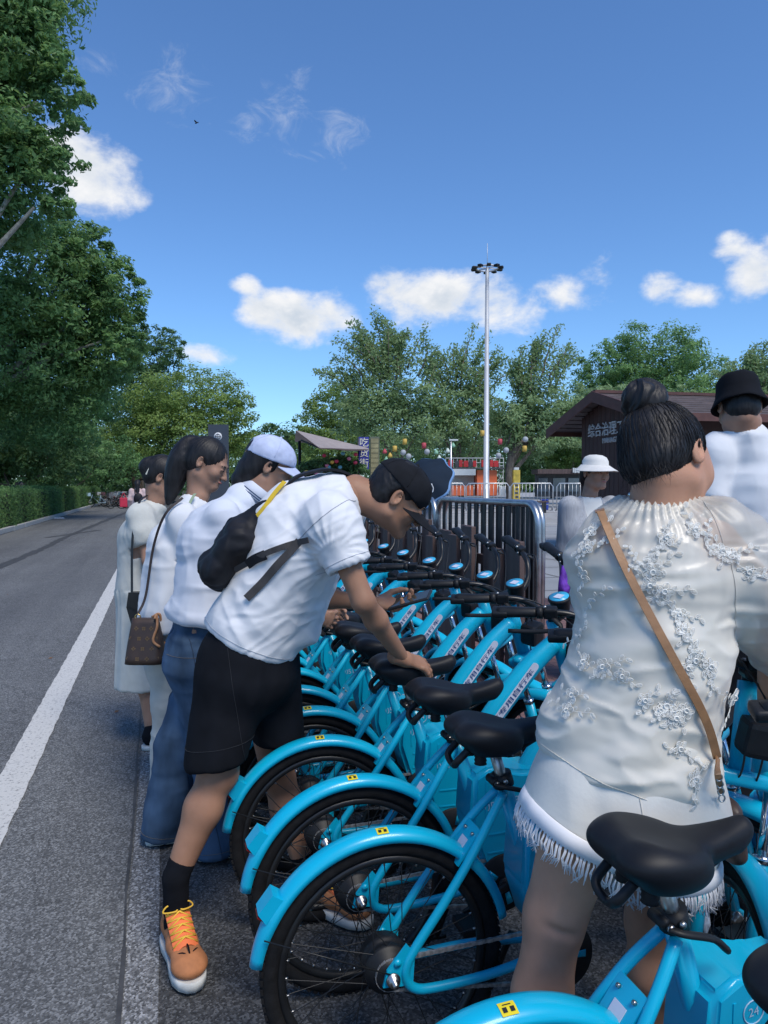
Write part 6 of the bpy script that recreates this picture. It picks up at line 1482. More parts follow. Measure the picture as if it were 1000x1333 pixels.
    # cross-body bag with brown strap
    M_bgd = mat('dark_bag_leather', (.05, .032, .025), .5, var=.2, scale=20, bump=.2, bscale=150); M_br = mat('brown_strap_leather', (.30, .155, .07), .5, var=.2, scale=30, bump=.2, bscale=200); c = at(948, 1075, D + .02); r = empty('crossbody_bag', tuple(c)); tag(r, 'brown cross-body bag on a leather strap over the embroidered blouse', 'bag')
    pts = []
    for x, y in ((784, 668), (793, 692), (806, 722), (822, 755), (840, 790), (858, 825), (876, 858), (894, 892), (910, 922), (922, 950), (930, 985)):
        g = surf(x, y); pts.append((g[0] + g[1] * .005) if g else at(x, y, D - .12))
    pts = [pts[0]] + [(pts[i - 1] + pts[i] * 2 + pts[i + 1]) / 4 - _F * .002 for i in range(1, len(pts) - 1)] + [pts[-1]]
    strap(pts, .016, .003, -_F, sub=4).build('strap', M_br, r, world=c)
    strap([pts[0], at(781, 664, D + .02), at(790, 668, D + .09)], .019, .003, camdir(-.3, .9, 0)).build('strap_top', M_br, r, world=c)
    strap([pts[-1], at(934, 1008, D - .165), at(938, 1032, D - .13)], .012, .003, -_F).build('strap_end', M_br, r, world=c)
    M_st = mat('strap_steel', (.5, .5, .5), .3, metal=1.0); b = MB()
    for k in range(4):
        o = at(936 + k * 1.2, 1012 + k * 9, D - .165 + .01 * k); b.tube([o + _R * .006 * math.cos(t) + _U * .007 * math.sin(t) for t in np.linspace(0, 2 * PI, 11)[:-1]], .0018, 5, closed=True)
    b.build('ring_chain', M_st, r, world=c)
    S = SDF(); S.econe(at(948, 1052, D + .0), at(952, 1105, D + .0), (.022, .045), (.026, .05), _R, k=.02); V, F = S.mesh(.005); link('bag', mesh_from('bag', V - c, F), M_bgd, r)
blouse_woman()
# ================================================================== TREES, HEDGE
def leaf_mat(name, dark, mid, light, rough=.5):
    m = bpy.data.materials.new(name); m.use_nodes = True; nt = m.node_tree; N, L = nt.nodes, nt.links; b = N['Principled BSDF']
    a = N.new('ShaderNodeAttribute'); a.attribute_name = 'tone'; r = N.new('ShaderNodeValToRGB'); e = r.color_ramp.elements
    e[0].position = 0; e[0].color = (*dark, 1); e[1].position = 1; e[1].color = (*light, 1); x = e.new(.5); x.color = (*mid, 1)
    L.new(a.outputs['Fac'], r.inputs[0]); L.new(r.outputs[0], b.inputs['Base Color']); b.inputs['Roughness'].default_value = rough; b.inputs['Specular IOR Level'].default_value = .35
    t = N.new('ShaderNodeBsdfTranslucent'); hs = N.new('ShaderNodeHueSaturation'); hs.inputs['Value'].default_value = 1.3; hs.inputs['Hue'].default_value = .48; L.new(r.outputs[0], hs.inputs['Color']); L.new(hs.outputs[0], t.inputs[0])
    ms = N.new('ShaderNodeMixShader'); ms.inputs[0].default_value = .45; L.new(b.outputs[0], ms.inputs[1]); L.new(t.outputs[0], ms.inputs[2]); L.new(ms.outputs[0], N['Material Output'].inputs[0])
    return m
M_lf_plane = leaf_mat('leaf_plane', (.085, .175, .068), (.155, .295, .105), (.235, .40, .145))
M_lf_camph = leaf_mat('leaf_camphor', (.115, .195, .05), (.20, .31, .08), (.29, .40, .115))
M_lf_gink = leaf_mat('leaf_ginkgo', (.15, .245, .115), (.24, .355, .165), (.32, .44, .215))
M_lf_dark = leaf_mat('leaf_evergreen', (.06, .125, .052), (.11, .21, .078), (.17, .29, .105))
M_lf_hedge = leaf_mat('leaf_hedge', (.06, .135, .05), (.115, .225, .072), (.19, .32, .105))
M_bark = mat('bark', (.15, .125, .10), .9, var=.4, scale=14, bump=.9, bscale=22, stretch=(1, 1, .25), bdist=.03)
M_barkp = mat('bark_plane', (.30, .29, .25), .9, var=.4, scale=6, bump=.6, bscale=14, bdist=.02)
def leaf_cloud(C, N_, size, nrm_bias, rng, tone, droop=0.0):
    """C (n,3) leaf centres -> arrays; each leaf a folded 4-point blade"""
    n = len(C); a = rng.normal(size=(n, 3)); a /= np.linalg.norm(a, axis=1, keepdims=True) + 1e-9
    nn = a + nrm_bias * N_; nn /= np.linalg.norm(nn, axis=1, keepdims=True) + 1e-9
    t = np.cross(nn, rng.normal(size=(n, 3))); t[:, 2] -= droop; t /= np.linalg.norm(t, axis=1, keepdims=True) + 1e-9
    s = np.cross(nn, t); s /= np.linalg.norm(s, axis=1, keepdims=True) + 1e-9
    L = size * rng.uniform(.6, 1.25, (n, 1)); w = L * rng.uniform(.38, .55, (n, 1))
    V = np.stack([C - t * L * .5, C + s * w * .5 + nn * L * .06, C + t * L * .5 - nn * L * .10, C - s * w * .5 + nn * L * .06], 1).reshape(-1, 3)
    F = np.arange(4 * n).reshape(n, 4); return V, F, np.repeat(tone, 4)
def crown_mesh(lobes, n, size, seed, clump=.16, fill=.25, up=.6, droop=.0, edge=(.72, 1.04)):
    rng = np.random.default_rng(seed); vol = np.array([l[3] * l[4] * l[5] for l in lobes]) ** .67; vol = vol / vol.sum(); Cs, Ns, Ts = [], [], []
    for (cx, cy, cz, rx, ry, rz), w in zip(lobes, vol):
        m = int(n * w); per = 55; k = max(3, int(m * (1 - fill) / per))
        d = rng.normal(size=(k, 3)); d /= np.linalg.norm(d, axis=1, keepdims=True); rr = rng.uniform(*edge, (k, 1)); R = np.array((rx, ry, rz)); cc = np.array((cx, cy, cz)) + d * rr * R
        cr = clump * (rx * ry * rz) ** (1 / 3) * rng.uniform(.6, 1.5, (k, 1)); tn = rng.uniform(.15, .9, k)
        off = rng.normal(size=(k, per, 3)); off /= np.linalg.norm(off, axis=2, keepdims=True); off *= rng.uniform(0.1, 1, (k, per, 1)) ** .6
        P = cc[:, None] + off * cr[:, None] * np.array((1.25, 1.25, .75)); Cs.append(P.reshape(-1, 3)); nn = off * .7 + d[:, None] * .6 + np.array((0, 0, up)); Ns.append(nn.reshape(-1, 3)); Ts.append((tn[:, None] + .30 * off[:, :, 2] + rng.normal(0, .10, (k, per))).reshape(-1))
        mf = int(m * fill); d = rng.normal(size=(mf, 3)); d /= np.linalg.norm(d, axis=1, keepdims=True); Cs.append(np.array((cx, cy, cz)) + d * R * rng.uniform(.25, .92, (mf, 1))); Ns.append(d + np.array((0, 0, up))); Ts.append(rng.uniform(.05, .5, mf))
    C, Nn, T = np.concatenate(Cs), np.concatenate(Ns), np.clip(np.concatenate(Ts), 0, 1)
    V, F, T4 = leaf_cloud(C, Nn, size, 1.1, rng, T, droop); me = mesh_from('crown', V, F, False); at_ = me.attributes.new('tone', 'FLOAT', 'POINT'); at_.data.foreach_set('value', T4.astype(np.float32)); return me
def trunk_mb(h, r, limbs, seed=0, bend=.15):
    rn = random.Random(seed); b = MB(); pts = [np.array((rn.uniform(-bend, bend) * t, rn.uniform(-bend, bend) * t, h * t)) for t in (0, .2, .45, .7, 1.0)]; sp = spline(pts, 5)
    b.tube(sp, [r * (1.35 - .35 * min(1, i / 3)) * (1 - .45 * i / len(sp)) for i in range(len(sp))], 10)
    for e in limbs:
        e = np.array(e, float); o = np.array(sp[int(len(sp) * rn.uniform(.55, .95))]); mid = o * .5 + e * .5 + np.array((rn.uniform(-.3, .3), rn.uniform(-.3, .3), rn.uniform(-.4, .2))); lp = spline([o, mid, e], 6); b.tube(lp, [r * .5 * (1 - .8 * i / len(lp)) for i in range(len(lp))], 6)
    return b
def tree(name, label, loc, h_trunk, r, lobes, n, size, lm, seed, bark=None, group=None, **kw):
    root = empty(name, tuple(loc)); tag(root, label, 'tree', group)
    tr = trunk_mb(h_trunk, r, [(l[0] * .85, l[1] * .85, l[2] - .1 * l[5]) for l in lobes], seed).build('trunk', bark or M_bark, root)
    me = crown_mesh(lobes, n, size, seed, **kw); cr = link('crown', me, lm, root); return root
def lobes_px(root_loc, d, spec, depth=1.0):
    """spec: list of (px, py, half width px, half height px[, depth offset m]) at depth d -> lobes relative to root"""
    out = []
    for s in spec:
        dd = d + (s[4] if len(s) > 4 else 0); c = at(s[0], s[1], dd) - np.array(root_loc); rx, rz = s[2] * dd / F_PX, s[3] * dd / F_PX; out.append((c[0], c[1], c[2], rx, rx * depth, rz))
    return out
G_L = 'trees along the road'; G_B = 'trees beyond the plaza'
def T(name, label, px, d, spec, n, size, lm, seed, r=.2, ht=None, z=0.0, group=None, bark=None, **kw):
    loc = pxd(px, d, z); lb = lobes_px(loc, d, spec); zmin = min(l[2] for l in lb)
    return tree(name, label, loc, ht or max(1.5, zmin), r, lb, n, size, lm, seed, bark=bark, group=group, **kw)
T('plane_tree', 'tallest leafy plane tree overhanging the road with its crown against the white cloud', -92, 22, [(-20, -60, 120, 130), (30, 70, 66, 62), (75, 130, 42, 44), (10, 190, 70, 60), (60, 215, 46, 40), (-70, 140, 110, 120), (45, 20, 40, 44), (-30, 280, 80, 55, 1), (70, 268, 28, 24)], 52000, .21, M_lf_plane, 1, r=.34, ht=11, bark=M_barkp, group=G_L, clump=.20, edge=(.55, 1.06), fill=.18)
T('plane_tree', 'broad plane tree behind the hedge, its crown just below the tallest one', -20, 29, [(50, 375, 105, 80), (110, 345, 52, 42), (150, 385, 40, 46), (20, 450, 110, 90), (120, 440, 66, 70, 1), (160, 440, 32, 44), (80, 310, 55, 38), (60, 520, 90, 70, 2)], 62000, .21, M_lf_plane, 2, r=.32, ht=7.5, bark=M_barkp, group=G_L, clump=.17, fill=.22)
T('dark_tree', 'dark leafy tree between the broad plane tree and the rounded camphors', 185, 70, [(195, 470, 40, 44), (218, 450, 26, 24), (170, 520, 50, 60), (205, 520, 40, 50)], 18000, .32, M_lf_dark, 3, r=.25, group=G_L)
T('camphor_tree', 'rounded yellow-green camphor tree where the road bends', 258, 60, [(255, 520, 66, 40), (210, 530, 50, 42), (295, 545, 40, 46), (240, 575, 76, 44), (312, 580, 26, 40), (180, 560, 40, 50)], 34000, .27, M_lf_camph, 4, r=.3, ht=4, group=G_L, clump=.19, up=.9)
T('dark_tree', 'shaded dark tree over the parked scooters at the end of the road', 175, 66, [(165, 590, 60, 40), (120, 585, 60, 50), (215, 600, 40, 34), (140, 620, 40, 26)], 16000, .27, M_lf_dark, 5, r=.25, ht=3, group=G_L)
T('small_tree', 'low bushy tree behind the hedge with pale propping poles', 34, 41, [(25, 545, 52, 48), (60, 580, 28, 34), (0, 590, 60, 40)], 17000, .20, M_lf_plane, 6, r=.09, ht=2.0, group=G_L)
T('small_tree', 'low dark rounded tree at the far end of the hedge', 112, 68, [(118, 588, 34, 36), (95, 600, 26, 28), (135, 605, 18, 24)], 13000, .28, M_lf_dark, 7, r=.08, ht=1.8, group=G_L)
T('small_tree', 'low spreading tree beside the broad plane tree trunk', 66, 52, [(78, 565, 40, 26), (95, 555, 26, 20)], 11000, .24, M_lf_plane, 31, r=.08, ht=2.2, group=G_L)
T('distant_tree', 'small distant tree between the camphor and the market trees', 370, 95, [(350, 575, 32, 26), (375, 565, 24, 20), (400, 580, 30, 26)], 7000, .4, M_lf_dark, 8, r=.3, ht=3, group=G_B)
T('round_tree', 'rounded mid-green tree behind the beige awning', 440, 58, [(445, 530, 44, 36), (415, 560, 34, 36), (470, 560, 40, 44), (440, 590, 60, 34)], 20000, .26, M_lf_camph, 9, r=.25, ht=3, group=G_B)
def shoots(root, d, lst, lm, seed):
    """long whippy branches with leaves along them"""
    rng = np.random.default_rng(seed); b = MB(); Cs, Ts = [], []; o = np.array(root.location)
    rr = random.Random(seed + 40); ex = []
    for pts in lst:
        (x0, y0), (x1, y1) = pts[0], pts[-1]
        for k in range(2):
            a, b_ = rr.uniform(-26, 26), rr.uniform(.45, .85); ex.append(((x0 + a * .6, y0 + 18), (x0 + a + (x1 - x0) * .5, y0 + (y1 - y0) * b_ * .5), (x1 + a * 1.3, y0 + (y1 - y0) * b_)))
    for pts in list(lst) + ex:
        w = [at(x, y, d + rng.uniform(-.6, .6)) - o for x, y in pts]; sp = spline(w, 8); b.tube(sp, [.05 * (1 - .85 * i / len(sp)) for i in range(len(sp))], 5)
        for i, p in enumerate(sp):
            t = i / len(sp); k = int(22 * (1.15 - .7 * t)); Cs.append(np.array(p) + rng.normal(size=(k, 3)) * (.27 - .16 * t)); Ts.append(rng.uniform(.2, .9, k))
    b.build('branch', M_bark, root); C = np.concatenate(Cs); V, F, T4 = leaf_cloud(C, np.tile((0, 0, 1.), (len(C), 1)), .19, .5, rng, np.concatenate(Ts)); me = mesh_from('shoot_leaves', V, F, False); a = me.attributes.new('tone', 'FLOAT', 'POINT'); a.data.foreach_set('value', T4.astype(np.float32)); link('shoot_leaves', me, lm, root)
g = T('ginkgo_tree', 'tall loose tree with long leafy shoots above the market stalls', 515, 36, [(505, 512, 36, 34), (470, 535, 34, 34), (535, 525, 38, 36), (500, 555, 62, 42), (555, 550, 40, 44)], 14000, .19, M_lf_gink, 10, r=.16, ht=2.6, z=.45, group=G_B, clump=.26, fill=.2, edge=(.4, 1.15))
shoots(g, 36, [((505, 480), (495, 440), (486, 404)), ((495, 470), (478, 440), (455, 418), ), ((490, 480), (465, 455), (436, 442)), ((480, 500), (455, 470), (432, 468)), ((515, 470), (512, 440), (500, 415)), ((530, 480), (540, 455), (556, 424)), ((545, 490), (556, 462), (553, 440)), ((510, 460), (522, 440), (535, 436)), ((500, 470), (500, 430), (492, 412)), ((470, 500), (450, 490), (440, 480))], M_lf_gink, 1)
g = T('ginkgo_tree', 'loose leafy tree just beside the tall white mast', 600, 37, [(600, 520, 34, 34), (575, 540, 34, 36), (630, 535, 26, 36), (600, 560, 54, 40), (645, 555, 24, 34)], 11000, .19, M_lf_gink, 11, r=.16, ht=2.4, z=.45, group=G_B, clump=.26, fill=.2, edge=(.4, 1.15))
shoots(g, 37, [((600, 490), (606, 460), (618, 422)), ((615, 490), (625, 455), (634, 440)), ((585, 500), (580, 475), (566, 455)), ((595, 490), (590, 465), (592, 452)), ((620, 500), (640, 480), (648, 470))], M_lf_gink, 2)
g = T('ginkgo_tree', 'leafy forked tree hung with lanterns between mast and wooden pavilion', 665, 34, [(695, 522, 34, 36), (722, 538, 36, 38), (668, 540, 26, 30), (700, 565, 54, 30), (745, 545, 24, 40)], 11500, .18, M_lf_gink, 12, r=.26, ht=2.6, z=.45, group=G_B, clump=.26, fill=.2, edge=(.4, 1.15))
shoots(g, 34, [((705, 490), (715, 455), (728, 424)), ((715, 490), (735, 460), (742, 450)), ((690, 490), (700, 460), (712, 432)), ((680, 500), (672, 480), (668, 470)), ((665, 560), (680, 540), (690, 520)), ((660, 565), (648, 545), (640, 530))], M_lf_gink, 3)
T('dome_tree', 'large dome-shaped green tree rising behind the wooden pavilion', 850, 50, [(850, 465, 66, 46), (800, 490, 50, 46), (905, 490, 48, 44), (770, 520, 36, 40), (850, 520, 80, 44), (930, 520, 30, 40)], 34000, .24, M_lf_plane, 13, r=.35, ht=3, group=G_B, clump=.17)
T('ginkgo_tree', 'pale green tree partly in front of the dome-shaped tree', 800, 38, [(790, 530, 50, 30), (835, 520, 34, 26), (760, 540, 26, 40), (880, 525, 30, 22)], 12000, .19, M_lf_gink, 14, r=.14, ht=3, z=.45, group=G_B)
g = T('ginkgo_tree', 'leafy tree behind the black bucket hat', 1000, 36, [(1000, 500, 40, 36), (975, 510, 26, 26), (1040, 500, 50, 50)], 12000, .19, M_lf_gink, 15, r=.16, ht=3, z=.45, group=G_B)
shoots(g, 36, [((980, 490), (975, 468), (985, 450)), ((995, 480), (992, 460), (998, 446)), ((970, 500), (958, 480), (950, 476))], M_lf_gink, 4)
for i, (px, d, sp, n, lab) in enumerate([(600, 62, [(560, 585, 60, 34), (640, 590, 60, 40), (500, 590, 50, 34)], 16000, 'dense dark evergreen behind the lantern stalls'), (720, 58, [(720, 590, 60, 44), (760, 600, 40, 40), (680, 600, 40, 30)], 15000, 'dense dark evergreen beside the wooden pavilion'), (920, 62, [(900, 560, 90, 50), (1010, 560, 80, 60)], 13000, 'dense dark evergreen behind the pavilion roof'), (330, 80, [(320, 600, 50, 34), (380, 605, 50, 30)], 9000, 'dense dark evergreen far behind the dark sign board'), (740, 40, [(742, 590, 22, 26), (756, 610, 14, 16), (725, 605, 18, 18)], 8000, 'bright-leaved bush tree against the pavilion wall')]):
    T('evergreen_tree', lab, px, d, sp, n, .26 if i < 4 else .17, M_lf_dark if i < 4 else M_lf_camph, 50 + i, r=.2, ht=2, group=G_B)
for i, (px, d, sp, lab) in enumerate([(20, 38, [(0, 560, 70, 60), (70, 590, 60, 44), (-40, 600, 60, 50)], 'dense leafy understory tree behind the hedge near the big trunks'), (72, 50, [(80, 590, 60, 46), (140, 600, 46, 36), (30, 600, 60, 40), (60, 540, 70, 50)], 'dense leafy understory tree behind the far half of the hedge'), (-10, 52, [(0, 500, 90, 90), (90, 500, 60, 60), (40, 430, 60, 50)], 'tall dense tree filling the gap behind the plane trunks')]):
    T('understory_tree', lab, px, d, sp, 17000, .24, M_lf_dark if i != 1 else M_lf_plane, 90 + i, r=.14, ht=1.6, group=G_L, fill=.4)
# far wood closing the view all round
wr_ = np.random.default_rng(77); lb = []
for k in range(60):
    a = rad(-70 + 150 * k / 59) + wr_.uniform(-.02, .02); D_ = wr_.uniform(105, 135); h = wr_.uniform(4.0, 7.0); lb.append((D_ * math.sin(a + PSI), D_ * math.cos(a + PSI), h * .6, 6.5, 6.5, h))
tag(link('far_wood', crown_mesh(lb, 60000, 1.1, 5, clump=.25), M_lf_dark), 'far green wood closing the view beyond the plaza', 'trees', kind='stuff')
# clipped hedge along the left kerb
def hedge():
    root = empty('hedge', (-5.6, 40, 0)); tag(root, 'long clipped green hedge behind the left kerb', 'hedge'); rng = np.random.default_rng(3)
    y0, y1, x0, x1, zt = 12., 62., -6.3, -4.82, 1.30; n = 52000
    f = rng.uniform(size=n); y = rng.uniform(y0, y1, n); y = y0 + (y1 - y0) * rng.uniform(size=n) ** 1.5; top = f < .38; und = .10 * np.sin(y * 1.7) + .06 * np.sin(y * 4.3 + 1)
    x = np.where(top, rng.uniform(x0, x1, n), x1 + rng.normal(0, .05, n) + und * .5); z = np.where(top, zt + rng.normal(0, .04, n) + und * .6, rng.uniform(.12, zt, n) + und * .2)
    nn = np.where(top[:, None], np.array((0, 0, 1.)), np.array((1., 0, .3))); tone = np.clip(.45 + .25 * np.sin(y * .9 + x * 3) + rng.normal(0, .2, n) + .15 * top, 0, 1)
    C = np.stack([x, y, z], 1) - np.array((-5.6, 40, 0)); V, F, T4 = leaf_cloud(C, nn, .085, .8, rng, tone); me = mesh_from('foliage', V, F, False); a = me.attributes.new('tone', 'FLOAT', 'POINT'); a.data.foreach_set('value', T4.astype(np.float32)); link('foliage', me, M_lf_hedge, root)
    MB().box((-5.56 + 5.6, 37 - 40, .60), (1.34, 50, 1.16), bev=.08).build('inner_twigs', mat('hedge_twigs', (.018, .026, .012), .95, var=.4, scale=5, bump=.8, bscale=20, bdist=.05), root)
hedge()
# ================================================================== FENCES, STALLS, PAVILION, SMALL THINGS
M_galv = mat('stainless_tube', (.46, .48, .50), .38, metal=1.0, var=.15, scale=12); M_bar = mat('dark_bar', (.045, .048, .055), .4, metal=.5, var=.2, scale=15)
M_wood = mat('dark_red_wood', (.085, .055, .049), .6, var=.3, scale=7, stretch=(3, 3, .3), bump=.4, bscale=50, bdist=.003)
def barrier(y0, y1, x, label, top=1.33):
    r = empty('steel_barrier', (x, (y0 + y1) / 2, .1)); tag(r, label, 'barrier', 'round-cornered steel barriers behind the bicycles'); L = (y1 - y0) / 2; b = MB(); z0, z1 = .12, top - .1
    pts = [(0, -L, 0)] + [(0, -L, z1 - .14)] + [(0, -L + .14 - .14 * math.cos(t), z1 - .14 + .14 * math.sin(t)) for t in np.linspace(.2, PI / 2, 6)] + [(0, L - .14 + .14 * math.sin(t), z1 - .14 + .14 * math.cos(t)) for t in np.linspace(0, PI / 2 - .2, 6)] + [(0, L, z1 - .14), (0, L, 0)]
    b.tube(pts, .022, 12); b.tube([(0, -L, .16), (0, L, .16)], .014, 8); fr = b.build('tube_frame', M_galv, r)
    n = 13; me = mesh_from('bar', *(lambda q: (q.v, q.f))(MB().box((0, 0, (.16 + z1) / 2), (.012, .045, z1 - .16))), smooth=False); me.materials.append(M_bar)
    for k in range(1, n): link('bar', me, None, r, (0, -L + 2 * L * k / n, 0))
    for s in (-1, 1): MB().box((0, s * (L - .02), .012), (.34, .05, .024), bev=.006).build('foot', M_galv, r)
barrier(4.25, 6.05, 2.30, 'steel barrier with rounded corner nearest the sun-visor woman'); barrier(6.12, 8.0, 2.30, 'steel barrier in the middle of the dark wooden screen'); barrier(8.1, 10.0, 2.30, 'steel barrier at the far end of the dark wooden screen'); barrier(4.38, 6.15, 2.40, 'second steel barrier set close behind the first one')
rng = random.Random(9)
def screen():
    r = empty('wooden_screen', (2.14, 7, .1)); tag(r, 'low dark red-brown wooden board screen behind the handlebars', 'fence'); me = []
    for w in (.14, .18): m = mesh_from('board', *(lambda q: (q.v, q.f))(MB().box((0, 0, .5), (.035, w - .012, 1.0), bev=.006)), smooth=False); m.materials.append(M_wood); me.append((w, m))
    y = -2.85; k = 0
    while y < 3.4:
        w, m = me[(k // 2) % 2]; o = link('board', m, None, r, (.03 * (k % 2) - .05 * ((k // 4) % 2), y + w / 2, -.02)); o.scale = (1, 1, (1.02, 1.02, .95, .95, 1.08, 1.08, 1.0)[k % 7]); y += w; k += 1
    for z in (.3, .82): MB().box((.055, .3, z), (.03, 6.2, .07)).build('rail', M_wood, r)
screen()
# paving between kerb and plaza: terrace with steps
Mst = M_terr
def terrace():
    r = MB().add([(3.0, 24.4, .455), (70, 24.4, .455), (70, 95, .455), (3.0, 95, .455)], [(0, 1, 2, 3)], False).build('terrace', Mst); r['kind'] = 'structure'
    for k in range(3):
        for j in range(24): MB().box((3.9 + j * 1.8, 22.6 + k * .6 + 1.2, .075 + k * .15), (1.79, 2.4, .15 if k else .149), bev=.006).build('step_stone', Mst, r)
    # low stone wall in front of the camera-side edge
terrace()
def joint_lines():
    b = MB()
    for y in np.arange(17, 22, 1.2): b.add([(1.9, y, .091), (40, y, .091), (40, y + .02, .091), (1.9, y + .02, .091)], [(0, 1, 2, 3)], False)
    for y in np.arange(4.9, 16, 1.2): b.add([(4.4, y, .093), (40, y, .093), (40, y + .02, .093), (4.4, y + .02, .093)], [(0, 1, 2, 3)], False)
    for x in np.arange(5.6, 30, 1.2): b.add([(x, 0, .0955), (x + .02, 0, .0955), (x + .02, 16, .0955), (x, 16, .0955)], [(0, 1, 2, 3)], False)
    b.build('paving_joints', M_mortar)['kind'] = 'structure'
joint_lines()
# pale crowd barriers on the terrace
def white_barriers():
    M_w = mat('pale_tube', (.55, .57, .58), .35, metal=.7, var=.1); d = 29.0
    xs = [(548, 606), (606, 664), (664, 721), (724, 782), (785, 843)]
    labs = ['pale crowd barrier behind the dark umbrella', 'pale crowd barrier in front of the orange stall', 'pale crowd barrier beside the yellow pillar', 'pale crowd barrier right before the dark kiosk', 'pale crowd barrier hidden partly by the sun visor']
    for (a, c), lab in zip(xs, labs):
        p, q = pxd(a, d, .455), pxd(c, d, .455); r = empty('crowd_barrier', tuple((p + q) / 2)); tag(r, lab, 'barrier', 'pale crowd barriers on the terrace'); u = unit(q - p); L = np.linalg.norm(q - p) / 2 - .03; b = MB(); Z = np.array((0, 0, 1.))
        b.tube([u * -L + Z * .02, u * -L + Z * .95, u * (-L + .1) + Z * 1.08, u * (L - .1) + Z * 1.08, u * L + Z * .95, u * L + Z * .02], .024, 8); b.tube([u * -L + Z * .25, u * L + Z * .25], .018, 6); b.build('tube_frame', M_w, r)
        for k in range(1, 11): MB().tube([u * (-L + 2 * L * k / 11) + Z * .25, u * (-L + 2 * L * k / 11) + Z * 1.08], .011, 5).build('bar', M_w, r)
        for s in (-1, 1): e = u * L * s * .98; n = np.cross(u, Z); MB().tube(spline([e + n * .25, e + n * .1 + Z * .1, e + Z * .16, e - n * .1 + Z * .1, e - n * .25], 4), .02, 6).build('foot', M_w, r)
white_barriers()
# high-mast lamp
def mast():
    d = 30.5; p = pxd(633, d, .455); r = empty('high_mast_lamp', tuple(p)); tag(r, 'tall white mast with a ring of floodlights at its top', 'lamp post'); top = at(636, 352, d)[2] - p[2]; M_m = mat('mast_grey', (.52, .54, .57), .45, metal=.3, var=.08, scale=2)
    MB().lathe([(.16, 0), (.16, .4), (.125, .42), (.075, top)], 16).build('pole', M_m, r); b = MB(); b.tube([(.45 * math.cos(a), .45 * math.sin(a), top) for a in np.linspace(0, 2 * PI, 25)[:-1]], .035, 6, closed=True)
    for k in range(6): a = PI * k / 3; b.tube([(0, 0, top), (.45 * math.cos(a), .45 * math.sin(a), top)], .025, 5)
    b.build('ring', M_m, r)
    for k in range(10):
        a = 2 * PI * k / 10; e = np.array((math.cos(a), math.sin(a), 0)); R = np.stack((e, np.cross((0, 0, 1.), e), (0, 0, 1.)), 1); MB().box(e * .56 + np.array((0, 0, top - .02)), (.21, .17, .10), rot=R, bev=.03).build('floodlight', M_blk, r)
    MB().tube([(0, 0, top), (0, 0, top + 1.0)], .012, 5).build('lightning_rod', M_m, r)
mast()
